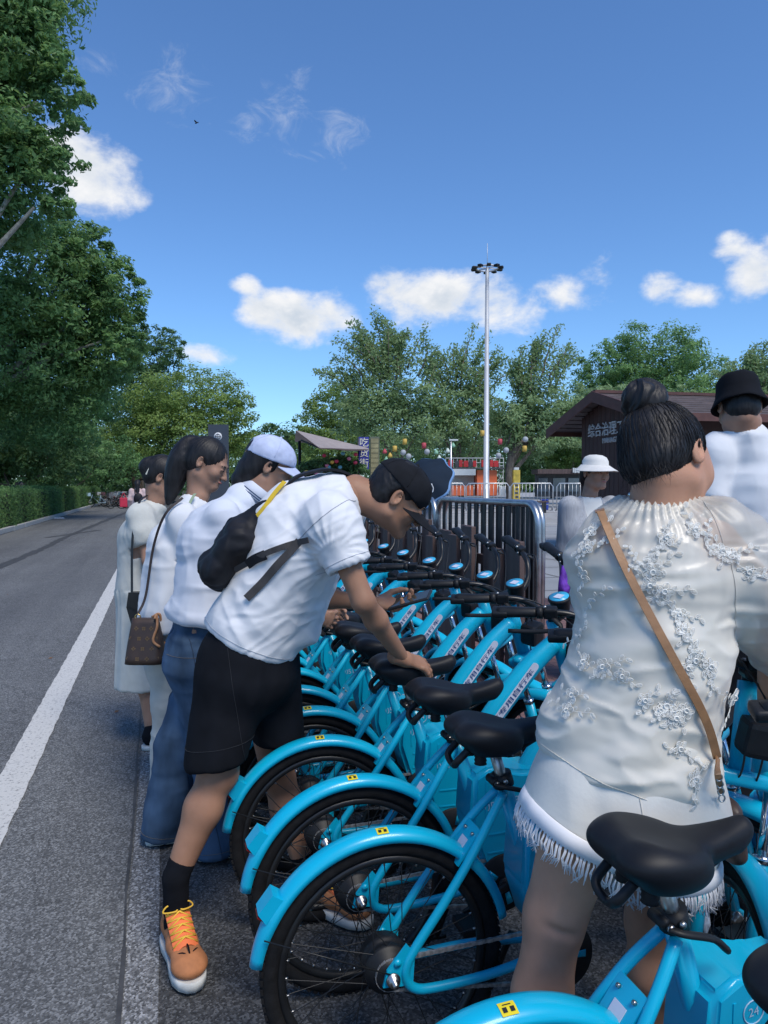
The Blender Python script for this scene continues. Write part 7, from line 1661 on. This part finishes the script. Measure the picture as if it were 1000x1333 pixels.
# wooden pavilion
def pavilion():
    M_pw = mat('pavilion_timber', (.048, .022, .020), .65, var=.25, scale=3, stretch=(4, 4, .3), bump=.3, bscale=40); M_rf = mat('shingle_brown', (.105, .080, .078), .75, var=.3, scale=4, bump=.4, bscale=30); M_fa = mat('fascia_red', (.10, .040, .032), .6, var=.2, scale=5); M_lt = mat('letter_silver', (.55, .56, .58), .4, metal=.3)
    Z = np.array((0, 0, 1.)); fh = np.array((_F[0], _F[1], 0)); rh = np.array((_R[0], _R[1], 0)); sx = unit(rh * .98 + fh * .2); gx = unit(rh * .2 - fh * .98); W, Lg, ov, ev = 2.3, 7.0, 1.05, .35; hr, he = 3.27, 2.66
    o = pxd(792, 15.0, .02) - gx * W / 2; r = empty('wooden_pavilion', tuple(o)); tag(r, 'dark brown wooden pavilion with gabled shingle roof and silver lettering', 'building')
    P = lambda a, b, z: gx * a + sx * b + Z * z; H = he + (hr - he) * ov / (ov + W / 2) - .06; ridge = hr - H - .06
    b = MB(); V = [P(0, 0, 0), P(W, 0, 0), P(W, 0, H), P(W / 2, 0, H + ridge), P(0, 0, H), P(0, Lg, 0), P(W, Lg, 0), P(W, Lg, H), P(W / 2, Lg, H + ridge), P(0, Lg, H)]
    b.add(V, [(0, 1, 2, 3, 4), (5, 9, 8, 7, 6), (0, 4, 9, 5), (1, 6, 7, 2)], False); b.build('wall', M_pw, r)
    n = 13; bw = W / n; nrm = unit(np.cross(gx, Z)); 
    for k in range(n):
        hh = H + ridge * (1 - abs((k + .5) / n - .5) * 2) - .02; MB().box(P((k + .5) * bw, 0, hh / 2) + nrm * .012, (bw - .012, .024, hh), rot=np.stack((gx, nrm, Z), 1)).build('wall_board', M_pw, r)
    for s in (0, 1):
        e0 = -ov if s == 0 else W + ov
        # shingle courses as separate boards
        nc = 9
        for k in range(nc):
            t0, t1 = k / nc, (k + 1) / nc + .02; a0, a1 = e0 + (W / 2 - e0) * t0, e0 + (W / 2 - e0) * t1; z0, z1 = he + (hr - he) * t0, he + (hr - he) * t1; up = .045
            V = [P(a0, -ev, z0 + up), P(a0, Lg + ev, z0 + up), P(a1, Lg + ev, z1 + .012), P(a1, -ev, z1 + .012), P(a0, -ev, z0), P(a0, Lg + ev, z0), P(a1, Lg + ev, z1 - .02), P(a1, -ev, z1 - .02)]
            MB().add(V, [(0, 1, 2, 3), (7, 6, 5, 4), (0, 4, 5, 1), (3, 2, 6, 7), (0, 3, 7, 4), (1, 5, 6, 2)], False).build('shingle_course', M_rf, r)
        V = [P(e0, -ev - .04, he + .06), P(W / 2, -ev - .04, hr + .06), P(W / 2, -ev - .04, hr - .16), P(e0, -ev - .04, he - .14)]; V += [v + sx * .035 for v in V]
        MB().add(V, [(0, 1, 2, 3), (7, 6, 5, 4), (0, 4, 5, 1), (1, 5, 6, 2), (2, 6, 7, 3), (3, 7, 4, 0)], False).build('bargeboard', M_fa, r)
        MB().box(P(e0, Lg / 2, he - .03), (.04, Lg + 2 * ev, .14), rot=np.stack((unit(np.cross(sx, Z)), sx, Z), 1)).build('fascia', M_fa, r)
    MB().box(P(W / 2, Lg / 2, hr + .05), (.16, Lg + 2 * ev, .06), rot=np.stack((unit(np.cross(sx, Z)), sx, Z), 1)).build('ridge_cap', M_fa, r)
    MB().tube(spline([P(W * .86, -.2, H - .02), P(W * .95, -.2, H - .12), P(W * 1.08, -.2, H - .12)], 5), .03, 6).build('bracket', M_fa, r)
    R3 = Matrix(((gx[0], 0, nrm[0]), (gx[1], 0, nrm[1]), (0, 1, 0)))
    for txt, sz, a, z in (('综合治理工', .30, W * .47, 2.56), ('MANAGEM', .15, W * .58, 2.34)):
        me = text_mesh(txt, sz, .012, name='lettering'); me.transform(Matrix.Translation(Vector(P(a, 0, z) + nrm * .04)) @ R3.to_4x4()); link('lettering', me, M_lt, r)
pavilion()
def totem():
    d = 21.0; p = pxd(285, d); r = empty('sign_board', tuple(p)); tag(r, 'dark grey upright sign board with a white round emblem', 'sign'); Md = mat('sign_slate', (.045, .055, .072), .5, var=.08, scale=2); Mw = mat('sign_white', (.62, .63, .64), .5)
    top = at(285, 553, d)[2]; u = unit(_R * np.array((1, 1, 0))); n = np.array((-_F[0], -_F[1], 0)); n = unit(n); R = np.stack((u, n, (0, 0, 1.)), 1); MB().box((0, 0, top / 2), (.57, .10, top), rot=R, bev=.008).build('board', Md, r)
    c = n * .056 + np.array((0, 0, top - .34)); b = MB(); b.lathe([(.115, 0), (.115, .006)], 24, c, n); b.build('emblem', Mw, r); b = MB(); b.tube([c + n * .009 + u * .07 * math.cos(t) + np.array((0, 0, .07 * math.sin(t))) for t in np.linspace(0, 2 * PI, 15)[:-1]], .008, 5, closed=True); b.tube([c + n * .009 - u * .09, c + n * .009 + u * .09], .007, 4); b.tube([c + n * .009 - (0, 0, .09), c + n * .009 + (0, 0, .09)], .007, 4); b.build('emblem_lines', Md, r)
    b = MB(); rr = random.Random(4)
    for k in range(4):
        for j in range(5): b.box(n * .053 + u * (-.14 + k * .095 + rr.uniform(-.012, .012)) + np.array((0, 0, top - .62 + rr.uniform(-.045, .045))), (rr.choice((.014, .05)), .006, rr.choice((.012, .06))), rot=R)
    b.build('sign_strokes', Mw, r)['kind'] = 'stuff'
totem()
def awning():
    d = 17.0; p = pxd(391, d); r = empty('market_awning', tuple(p)); tag(r, 'beige canvas market awning on a dark pole', 'awning'); Mc = mat('beige_canvas', (.42, .36, .34), .85, var=.08, scale=6, trans=.25); o = p
    q = lambda x, y, dd: at(x, y, dd) - o
    A, B, C, D_ = q(386, 561, 16.4), q(480, 584, 15.6), q(414, 583, 15.2), q(470, 574, 19.5); E = q(386, 574, 18.5)
    b = MB(); n = 8; rows = []
    for i in range(n + 1):
        t = i / n; e0 = q(385, 560, 16.6) * (1 - t) + q(479, 583, 16.4) * t; e1 = q(416, 583, 14.6) * (1 - t) + q(481, 585, 16.2) * t; rows.append([e0 * (1 - s) + e1 * s - np.array((0, 0, .10 * math.sin(PI * s) * math.sin(PI * t))) for s in np.linspace(0, 1, 8)])
    b.sheet(rows); b.sheet([[x - np.array((0, 0, .02)) for x in r_[::-1]] for r_ in rows])
    b.build('canopy', Mc, r); b = MB(); rows = []
    for i in range(n + 1):
        t = i / n; e0 = q(385, 560, 16.6) * (1 - t) + q(479, 583, 16.4) * t; e1 = q(384, 574, 19) * (1 - t) + q(470, 584, 19) * t; rows.append([e0 * (1 - s) + e1 * s for s in np.linspace(0, 1, 6)])
    b.sheet(rows); b.sheet([[x - np.array((0, 0, .02)) for x in r_[::-1]] for r_ in rows]); b.build('canopy_back', Mc, r)
    MB().tube([q(390, 574, 17), np.array((0, 0, 0))], .035, 8).build('pole', M_blk, r)
    MB().tube([q(392, 573, 17), q(416, 583, 14.7)], .02, 6).build('spar', M_blk, r)
awning()
def market():
    d = 18.5; M_vi = mat('banner_violet', (.035, .04, .26), .6, var=.1); M_ye2 = mat('old_yellow_panel', (.30, .27, .14), .7, var=.25, scale=5); M_txt = mat('banner_cream', (.72, .70, .55), .6); u = unit(_R * np.array((1, 1, 0))); n = unit(np.array((-_F[0], -_F[1], 0))); Z = np.array((0, 0, 1.)); R = np.stack((u, n, Z), 1); R3 = Matrix(((u[0], 0, n[0]), (u[1], 0, n[1]), (0, 1, 0)))
    p = pxd(474, d); r = empty('blue_banner', tuple(p)); tag(r, 'violet-blue vertical banner with cream characters', 'sign'); z0, z1 = at(474, 612, d)[2], at(474, 569, d)[2]
    MB().box(Z * (z0 + z1) / 2, (.25, .04, z1 - z0), rot=R).build('banner', M_vi, r); MB().tube([Z * 0 - u * .14, Z * z1 - u * .14], .02, 6).build('pole', M_bar, r)
    for k, chs in enumerate('吃货街'):
        me = text_mesh(chs, .24, .004, name='lettering'); me.transform(Matrix.Translation(Vector(Z * (z1 - .15 - k * (z1 - z0 - .05) / 3) + n * .03)) @ R3.to_4x4()); link('lettering', me, M_txt, r)
    p = pxd(488, d + .3); r = empty('yellow_pillar', tuple(p)); tag(r, 'faded yellow pillar panel with small squares beside the violet banner', 'pillar'); z1 = at(488, 568, d)[2]
    MB().box(Z * z1 / 2, (.24, .18, z1), rot=R, bev=.01).build('pillar', mat('pillar_frame', (.12, .13, .09), .7), r)
    for k in range(9): MB().box(Z * (z1 - .1 - k * .125) + n * .095, (.19, .012, .11), rot=R).build('panel', M_ye2, r)
    # flower stall below the awning
    d = 16.5; p = pxd(432, d); r = empty('flower_stall', tuple(p)); tag(r, 'leafy flower stall with red and yellow blooms under the beige awning', 'stall'); z = at(432, 604, d)[2]
    MB().box(Z * (z - .28) / 2, (1.35, .7, z - .28), rot=R, bev=.02).build('counter', M_wood, r); me = crown_mesh([(u * x)[:3].tolist() + [.32, .3, .20] if False else ((u * x)[0], (u * x)[1], z - .12 + h_, .30, .28, .20) for x, h_ in ((-.45, .0), (-.1, .1), (.25, .12), (.5, 0.))], 5000, .09, 6, clump=.3); link('leaves', me, M_lf_dark, r)
    cols = [((.6, .05, .10), 'bloom_red'), ((.75, .45, .08), 'bloom_yellow'), ((.65, .2, .3), 'bloom_pink'), ((.15, .4, .5), 'bloom_teal')]; rr = random.Random(2)
    for k in range(16):
        c, nm = cols[k % 4]; b = MB(); o = u * rr.uniform(-.6, .6) + Z * (z + rr.uniform(-.22, .22)) + n * .3; b.lathe([(.0, .045), (.04, .03), (.05, .0), (.03, -.03), (.0, -.035)], 9, o, Z + n * .4); b.build('bloom', mat(nm, c, .6), r)
    # umbrella carried by a passer-by
    d = 8.5; c = at(548, 622, d); pp = pxd(540, d, .1); r = empty('umbrella', tuple(c)); tag(r, 'navy umbrella with pale blue rim behind the black cap', 'umbrella'); M_um = mat('umbrella_navy', (.012, .022, .038), .8, spec=.15, var=.1); M_rim = mat('umbrella_rim', (.12, .25, .46), .6); ax = camdir(-.42, .55, -.72); ux = unit(np.cross(ax, Z)); uy = np.cross(ax, ux); nr = 8; b = MB(); Rr = .36
    rows = [[(ux * math.cos(a) + uy * math.sin(a)) * Rr * t * (1 - .05 * math.cos(nr * a) * t) + ax * (.10 - .20 * t * t) for a in np.linspace(0, 2 * PI, 49)[:-1]] for t in (.02, .25, .5, .75, 1.0)]; b.sheet(rows, closed=True); b.sheet([[x - ax * .004 for x in r_[::-1]] for r_ in rows], closed=True); b.build('canopy', M_um, r)
    rows = [[(ux * math.cos(a) + uy * math.sin(a)) * Rr * t * (1 - .05 * math.cos(nr * a) * t) + ax * (.106 - .20 * t * t) for a in np.linspace(0, 2 * PI, 49)[:-1]] for t in (.965, .985, 1.005)]; b = MB(); b.sheet(rows, closed=True); b.sheet([[x - ax * .012 for x in r_[::-1]] for r_ in rows], closed=True); b.build('rim', M_rim, r)
    MB().tube([ax * .14, ax * -.62], .008, 6).build('shaft', M_bar, r)
    J = stand_J((pp[0] + .05, pp[1] - .0), (-.3, -1), 1.45, z=.1); P = figure(J, 'short person under the navy umbrella behind the fence', M_sk_mid, h=.014, head_h=.008); hf = J['head']; P.part('hair', *bun_hair(hf).mesh(.009), M_hair); tee(P, mat('grey_tee', (.2, .22, .25), .9), h=.013); trousers(P, M_blackcloth, h=.014); shoes(P, [(-.3, -1)] * 2, M_blackcloth)
    # orange stall with sign rack
    d = 32.0; p = pxd(617, d, .455); r = empty('food_stall', tuple(p)); tag(r, 'orange and white food stall with a rack of red letters on its roof', 'stall'); q = lambda x, y, o=0.: u * ((x - 617) * d / F_PX) + Z * (at(617, y, d)[2] - .455) + n * o
    M_or2 = mat('stall_orange', (.72, .15, .05), .5, var=.12, scale=3); M_wh = mat('stall_white', (.55, .57, .56), .6, var=.1, scale=2); M_gr = mat('stall_dark', (.06, .065, .07), .7, var=.2)
    def bx(name, x0, x1, y0, y1, o, th, m): a, c = q(x0, y1, o), q(x1, y0, o); MB().box((a + c) / 2, (np.linalg.norm((c - a)[:2]), th, abs(c[2] - a[2])), rot=R, bev=.01).build(name, m, r)
    bx('back_wall', 582, 650, 612, 646, -.8, .1, M_gr); bx('orange_booth', 620, 646, 612, 645, -.2, .9, M_or2); bx('orange_counter', 587, 615, 632, 645, .1, .5, M_or2); bx('awning', 580, 617, 611, 619, .15, .9, M_wh); bx('white_wall', 581, 619, 619, 632, -.5, .1, M_wh); bx('roof_beam', 580, 655, 609, 611, .0, .9, M_gr); bx('rack_bar', 580, 655, 596, 597, .1, .04, M_wh); bx('rack_bar', 580, 655, 602, 602.8, .1, .04, M_wh)
    for k in range(16): bx('rack_post', 580 + k * 5 - .4, 580 + k * 5 + .4, 596, 610, .08, .04, M_wh)
    M_rl = mat('sign_red', (.5, .03, .03), .5)
    for k, x in enumerate((583, 592, 597, 603, 610, 615, 626, 631, 637, 642)): bx('sign_block', x, x + (4.5 if k % 3 else 6), 599 + (k % 2), 608, .16, .05, M_rl if k % 3 != 1 else M_gr)
    for k in range(5): bx('ladder_rung', 649, 655, 606 + k * 8, 607 + k * 8, .05, .04, M_wh)
    bx('ladder_rail', 649, 649.8, 600, 645, .05, .04, M_wh); bx('ladder_rail', 654.4, 655.2, 600, 645, .05, .04, M_wh)
    bx('bin', 648, 656, 633, 645, .3, .3, M_wh)
    p = pxd(672, 31, .455); r = empty('yellow_pillar', tuple(p)); tag(r, 'yellow printed pillar beside the lantern tree trunk', 'pillar'); zt = at(672, 612, 31)[2] - .455; MB().box(Z * zt / 2, (.29, .29, zt), rot=R, bev=.02).build('pillar', mat('pillar_yellow', (.55, .40, .06), .6, var=.3, scale=6), r); MB().box(Z * (zt + .06), (.2, .2, .1), rot=R).build('cap', M_wh, r)
    b = MB()
    for k in range(6): b.box(Z * (.2 + k * .16) + n * .148 + u * .02 * (-1) ** k, (.14, .006, .09), rot=R)
    b.build('printed_marks', M_gr, r)['kind'] = 'stuff'
    # dark kiosk
    d = 33.0; p = pxd(728, d, .455); r = empty('dark_kiosk', tuple(p)); tag(r, 'low dark brown kiosk with scalloped white awning left of the pavilion', 'kiosk'); q = lambda x, y, o=0.: u * ((x - 728) * d / F_PX) + Z * (at(728, y, d)[2] - .455) + n * o
    bx('wall', 700, 760, 616, 647, -.5, .3, M_gr); bx('roof', 697, 764, 611, 617, -.2, 1.4, M_wood)
    for k in range(8): bx('awning_strip', 741 + k * 2.2, 742.9 + k * 2.2, 609.5 + (k % 2) * .4, 615.5 + (k % 2) * .6, .6, .08, M_wh)
    for x0, x1 in ((703, 715), (722, 738), (742, 756)): bx('shop_window', x0, x1, 622, 640, -.32, .06, mat('kiosk_glass', (.16, .19, .21), .15, var=.3, scale=2, spec=.8))
    # blue crate bag
    p = pxd(709, 30, .455); r = empty('blue_bin', tuple(p)); tag(r, 'small blue bin behind the pale crowd barriers', 'bin'); MB().box(Z * .20, (.30, .25, .40), rot=R, bev=.04).build('bin', mat('bin_blue', (.02, .05, .32), .5), r); MB().box(Z * .42, (.33, .28, .04), rot=R, bev=.01).build('lid', mat('bin_blue', (.02, .05, .32), .5), r)
    # long brown bench in front of the barriers
    p = pxd(668, 27, .455); r = empty('bench', tuple(p)); tag(r, 'long low brown bench in front of the pale barriers', 'bench'); Lb = 90 * 27 / F_PX
    for k in range(3): MB().box(n * (-.15 + k * .15) + Z * .40, (Lb, .13, .05), rot=R, bev=.008).build('seat_slat', M_wood, r)
    for s in (-1, 0, 1): MB().box(u * s * Lb * .45 + Z * .19, (.08, .4, .38), rot=R).build('leg', M_bar, r)
    # lanterns hung in the trees
    M_l = {'y': mat('lantern_yellow', (.55, .36, .07), .6, var=.1), 'r': mat('lantern_red', (.45, .06, .08), .6, var=.1), 'g': mat('lantern_grey', (.36, .38, .40), .6, var=.1), 'w': mat('lantern_white', (.55, .62, .55), .6), 't': mat('lantern_green', (.22, .42, .28), .6)}
    nm = {'y': 'yellow', 'r': 'red', 'g': 'pale grey', 'w': 'white', 't': 'green'}; near = {0: 'nearer the umbrella', 1: 'in the forked tree right of the mast'}
    LN = [(527, 575, 'y'), (514, 584, 'y'), (525, 589, 'g'), (552, 580, 'r'), (556, 588, 'g'), (532, 594, 'g'), (508, 593, 'y'), (501, 588, 'r'), (503, 598, 't'), (568, 589, 't'), (590, 580, 't'), (583, 587, 'w'), (572, 596, 'w'), (499, 604, 'r'), (628, 564, 'y'), (651, 575, 'r'), (659, 586, 'g'), (649, 593, 'g'), (684, 572, 'g'), (683, 584, 'y')]
    LL = dict(zip([(a_, b_) for a_, b_, _ in LN], ['yellow drum lantern, highest one above the umbrella', 'yellow drum lantern left of the highest one above the umbrella', 'pale grey globe lantern below the highest yellow drum', 'red drum lantern between umbrella and street lamp', 'pale grey globe lantern touching the red drum by the umbrella', 'pale grey globe lantern lowest above the umbrella', 'small yellow pointed lantern beside the faded pillar', 'small red pointed lantern highest beside the faded pillar', 'small green pointed lantern below the red one by the faded pillar', 'small green pointed lantern right of the umbrella tip', 'small green pointed lantern at the street lamp head', 'small white pointed lantern under the street lamp head', 'small white pointed lantern over the stall awning', 'small red pointed lantern lowest beside the faded pillar', 'yellow drum lantern hung right beside the tall mast', 'red drum lantern in the forked tree beside the mast', 'pale grey globe lantern under the red drum in the forked tree', 'pale grey globe lantern lowest in the forked tree', 'pale grey globe lantern highest in the forked tree', 'yellow drum lantern on the pavilion side of the forked tree']))
    for x, y, c in LN:
        d = 30.0; o = at(x, y, d); sh = 'box' if c in 'yr' and x > 510 else 'globe' if c == 'g' else 'cone'; r = empty('lantern', tuple(o)); tag(r, LL[(x, y)], 'lantern', 'lanterns strung in the market trees')
        pr = {'box': [(.02, -.12), (.09, -.11), (.095, 0), (.09, .11), (.02, .12)], 'globe': [(.0, -.12), (.07, -.10), (.115, -.04), (.115, .04), (.07, .10), (.0, .12)], 'cone': [(.02, -.08), (.10, -.06), (.08, .02), (.02, .12)]}[sh]; b = MB().lathe(pr, 14); b.build('shade', M_l[c], r); MB().tube([(0, 0, .12), (0, 0, .5)], .006, 4).build('cord', M_bar, r)
    # slim street lamp between stalls
    p = pxd(587, 28, .455); r = empty('street_lamp', tuple(p)); tag(r, 'slim grey street lamp beside the orange stall', 'lamp post'); zt = at(587, 573, 28)[2] - .455; MB().tube([Z * 0, Z * zt], .04, 8).build('post', M_galv, r); MB().box(Z * zt + u * .1, (.34, .12, .06), rot=R, bev=.015).build('lamp_head', M_wh, r)
market()
# ------------------------------------------------------------------ far people and parked two-wheelers
def far_people():
    p = ground_at(180, 697); J = stand_J(p, (.02, 1), 1.60); f = J['head']; P = figure(J, 'woman in pink top walking away with a red bag down the road', M_sk_warm, h=.014, head_h=.009, female=True)
    H = bun_hair(f); H.cone(f(0, -.09, .0), f(0, -.13, -.42), .065, .05, k=.03); P.part('hair', *H.mesh(.009), M_hair); tee(P, mat('pale_pink_top', (.58, .44, .43), .9), h=.013, sleeve=1.0, hem=J['pelvis'] - np.array((0, 0, .06)), hemd=(0, 0, -1)); trousers(P, M_blackcloth, h=.014, waist=.05); shoes(P, [(0, 1)] * 2, M_blackcloth)
    o = J['wrL'] + np.array((-.12, 0, -.02)); o = at(161, 654, 20.3); r = empty('red_handbag', tuple(o)); tag(r, 'red tote bag carried by the woman in the pink top', 'handbag'); MB().box((0, 0, 0), (.20, .1, .26), bev=.02).build('bag', mat('red_leather', (.50, .02, .05), .5), r); MB().tube(spline([(-.06, 0, .12), (0, 0, .26), (.06, 0, .12)], 6), .01, 6).build('handle', mat('red_leather', (.50, .02, .05), .5), r)
    o = J['chest'] + np.array((.02, -.17, -.1)); r = empty('black_backpack', tuple(o)); tag(r, 'small black backpack on the woman in the pink top', 'backpack'); V, F = SDF().ell((0, 0, 0), (.13, .075, .16)).mesh(.012); link('bag', mesh_from('bag', V, F), M_nylon, r)
    MB().tube(spline([(-.08, .0, .12), (-.10, .10, .26), (-.1, .2, .2)], 4), .014, 6).build('strap', M_nylon, r)
    p = pxd(27, 31); J = stand_J((p[0], p[1]), (.6, -.8), 1.62); f = J['head']; P = figure(J, 'person in white tee walking behind the clipped hedge', M_sk_mid, h=.016, head_h=.010); P.part('hair', *bun_hair(f).mesh(.011), M_hair); tee(P, M_tee2, h=.016); trousers(P, M_blackcloth, h=.016); shoes(P, [(.6, -.8)] * 2, M_blackcloth)
    p = pxd(197, 42); J = stand_J((p[0], p[1]), (.2, -1), 1.68); f = J['head']; P = figure(J, 'person in bright orange vest near the parked two-wheelers', M_sk_mid, h=.018, head_h=.012); P.part('hair', *bun_hair(f).mesh(.013), M_hair); tee(P, mat('orange_vest', (.75, .30, .03), .7), h=.018); trousers(P, M_blackcloth, h=.018); shoes(P, [(0, -1)] * 2, M_blackcloth)
far_people()
def far_bikes():
    cols = [(.5, .5, .5), (.12, .12, .13), (.55, .2, .2), (.35, .5, .6), (.6, .6, .58)]; protos = []
    for k, c in enumerate(cols):
        m = mat('bike_paint_%d' % k, c, .4, var=.1); r = empty('parked_bicycle')
        for x in (0, 1.02):
            b = MB(); ring(b, (x, 0, .32), .30, .022, 20, 5); w = b.build('wheel', M_rub, r); b = MB()
            for j in range(8): a = PI * j / 8; b.tube([(x - .29 * math.cos(a), 0, .32 - .29 * math.sin(a)), (x + .29 * math.cos(a), 0, .32 + .29 * math.sin(a))], .004, 3)
            b.build('spokes', M_steel, w)['kind'] = 'stuff'
        b = MB(); b.tube([(0, 0, .32), (.42, 0, .30), (.85, 0, .72), (.34, 0, .68), (0, 0, .32)], .018, 6); b.tube([(.42, 0, .30), (.31, 0, .85)], .018, 6); b.tube([(.83, 0, .85), (1.02, 0, .32)], .018, 6); b.build('frame', m, r)
        MB().box((.30, 0, .88), (.24, .13, .06), bev=.02).build('saddle', M_blk, r); MB().tube(spline([(.72, -.28, 1.0), (.84, -.1, .98), (.84, .1, .98), (.72, .28, 1.0)], 4), .014, 6).build('handlebar', M_steel, r)
        b = MB(); b.box((1.08, 0, .86), (.28, .34, .22)); b.build('basket', m, r); protos.append(r)
    rr = random.Random(5); nm = ['silver', 'black', 'dull red', 'pale blue', 'white']; k = 0
    for j in range(16):
        px = 137 + rr.uniform(0, 34); d = 46 + j * .9; p = pxd(px, d); src = protos[j % 5]; r = src if j < 5 else copy_tree(src); r.location = (p[0], p[1], .0); r.rotation_euler = (0, 0, rr.uniform(-.5, .6) + PI * (j % 2)); tag(r, '%s bicycle with basket parked at the far end of the road' % nm[j % 5], 'bicycle', 'parked bicycles at the road end')
far_bikes()
def scooter():
    o = pxd(812, 8.4, .1); r = empty('electric_scooter', tuple(o), PSI * -1 + .5); tag(r, 'black electric scooter with red tail light beside the pavilion', 'scooter'); b = MB()
    S = SDF(); S.econe((-.55, 0, .72), (.0, 0, .66), (.15, .14), (.14, .10), (0, 1, 0), k=.05); S.econe((0, 0, .5), (.35, 0, .32), (.14, .08), (.14, .05), (0, 1, 0), k=.05); S.econe((.38, 0, .35), (.5, 0, .95), (.18, .06), (.20, .07), (0, 1, 0), k=.06); S.ell((-.4, 0, .5), (.25, .13, .18), k=.05); V, F = S.mesh(.015); link('fairing', mesh_from('fairing', V, F), M_blkm, r)
    S = SDF(); S.econe((-.50, 0, .84), (.02, 0, .80), (.15, .07), (.12, .06), (0, 1, 0)); V, F = S.mesh(.015); link('seat', mesh_from('seat', V, F), M_sad, r)
    for x in (-.52, .68):
        b = MB(); ring(b, (x, 0, .22), .17, .05, 24, 8); w = b.build('wheel', M_rub, r); MB().lathe([(.12, -.03), (.12, .03)], 16, (x, 0, .22), (0, 1, 0)).build('rim', M_steel, w)
    MB().tube([(.68, .05, .22), (.55, .05, .6)], .03, 8).build('fork', M_blk, r); hb = MB(); hb.tube(spline([(.42, -.34, 1.06), (.5, -.15, 1.04), (.5, .15, 1.04), (.42, .34, 1.06)], 5), .016, 6); hb.build('handlebar', M_blk, r)
    for s in (-1, 1): MB().tube([(.45, s * .25, 1.05), (.47, s * .3, 1.2)], .008, 5).build('mirror_stalk', M_steel, r); V, F = SDF().ell((.47, s * .32, 1.23), (.02, .06, .04)).mesh(.008); link('mirror', mesh_from('mirror', V, F), M_chr, r)
    MB().box((-.71, 0, .68), (.04, .16, .07), bev=.012).build('tail_light', mat('tail_red', (.6, .03, .03), .2), r); MB().box((-.72, 0, .55), (.01, .18, .11), bev=.003).build('number_plate', mat('plate_white', (.6, .62, .65), .5), r)
scooter()
# bird, litter
def bird():
    o = at(256, 160, 60); r = empty('bird', tuple(o)); tag(r, 'small dark bird gliding high against the blue sky', 'bird'); m = mat('bird_dark', (.03, .03, .035), .8)
    V, F = SDF().ell((0, 0, 0), (.13, .05, .045)).cone((.12, 0, .01), (.16, 0, .01), .03, .02).cone((-.1, 0, 0), (-.2, 0, 0), .03, .015).mesh(.012); link('body', mesh_from('body', V, F), m, r)
    for s in (-1, 1): b = MB(); b.add([(.06, s * .03, .02), (.08, s * .16, .10), (-.02, s * .30, .13), (-.08, s * .14, .07), (-.06, s * .03, .02), (.0, s * .12, .05)], [(0, 1, 5), (1, 2, 5), (2, 3, 5), (3, 4, 5), (4, 0, 5)], False); b.build('wing', m, r)
    r.rotation_euler = (0, .2, 2.4)
bird()
def litter():
    rr = random.Random(3); m = mat('crumpled_tissue', (.6, .62, .66), .9, var=.1); o = ground_at(76, 675); V = np.array([(math.cos(a) * r_ * .28, math.sin(a) * r_ * .2, .008 + rr.uniform(0, .05) * (r_ < 1)) for r_ in (.3, .65, 1.) for a in np.linspace(0, 2 * PI, 13)[:-1]]); b = MB(); b.sheet([list(V[i * 12:(i + 1) * 12]) for i in range(3)], smooth=False, closed=True); b.f.append(tuple(range(12))); b.sm.append(False)
    t = b.build('tissue', m, None, tuple(o)); tag(t, 'crumpled pale tissue lying on the road by the kerb', 'litter')
    ml = mat('dry_leaf', (.16, .09, .05), .8, var=.3); k = 0
    for x, y in ((10, 775), (66, 858), (152, 928), (40, 690)):
        o = ground_at(x, y); a = rr.uniform(0, 6); L = .022; V = [(L * math.cos(a), L * math.sin(a), .012), (-L * .4 * math.sin(a), L * .4 * math.cos(a), .016), (-L * math.cos(a), -L * math.sin(a), .008), (L * .4 * math.sin(a), -L * .4 * math.cos(a), .006)]; t = MB().add(V, [(0, 1, 2, 3)], False).build('dry_leaf', ml, None, tuple(o)); tag(t, 'dry brown leaf lying on the grey asphalt', 'leaf', 'fallen leaves on the road')
litter()
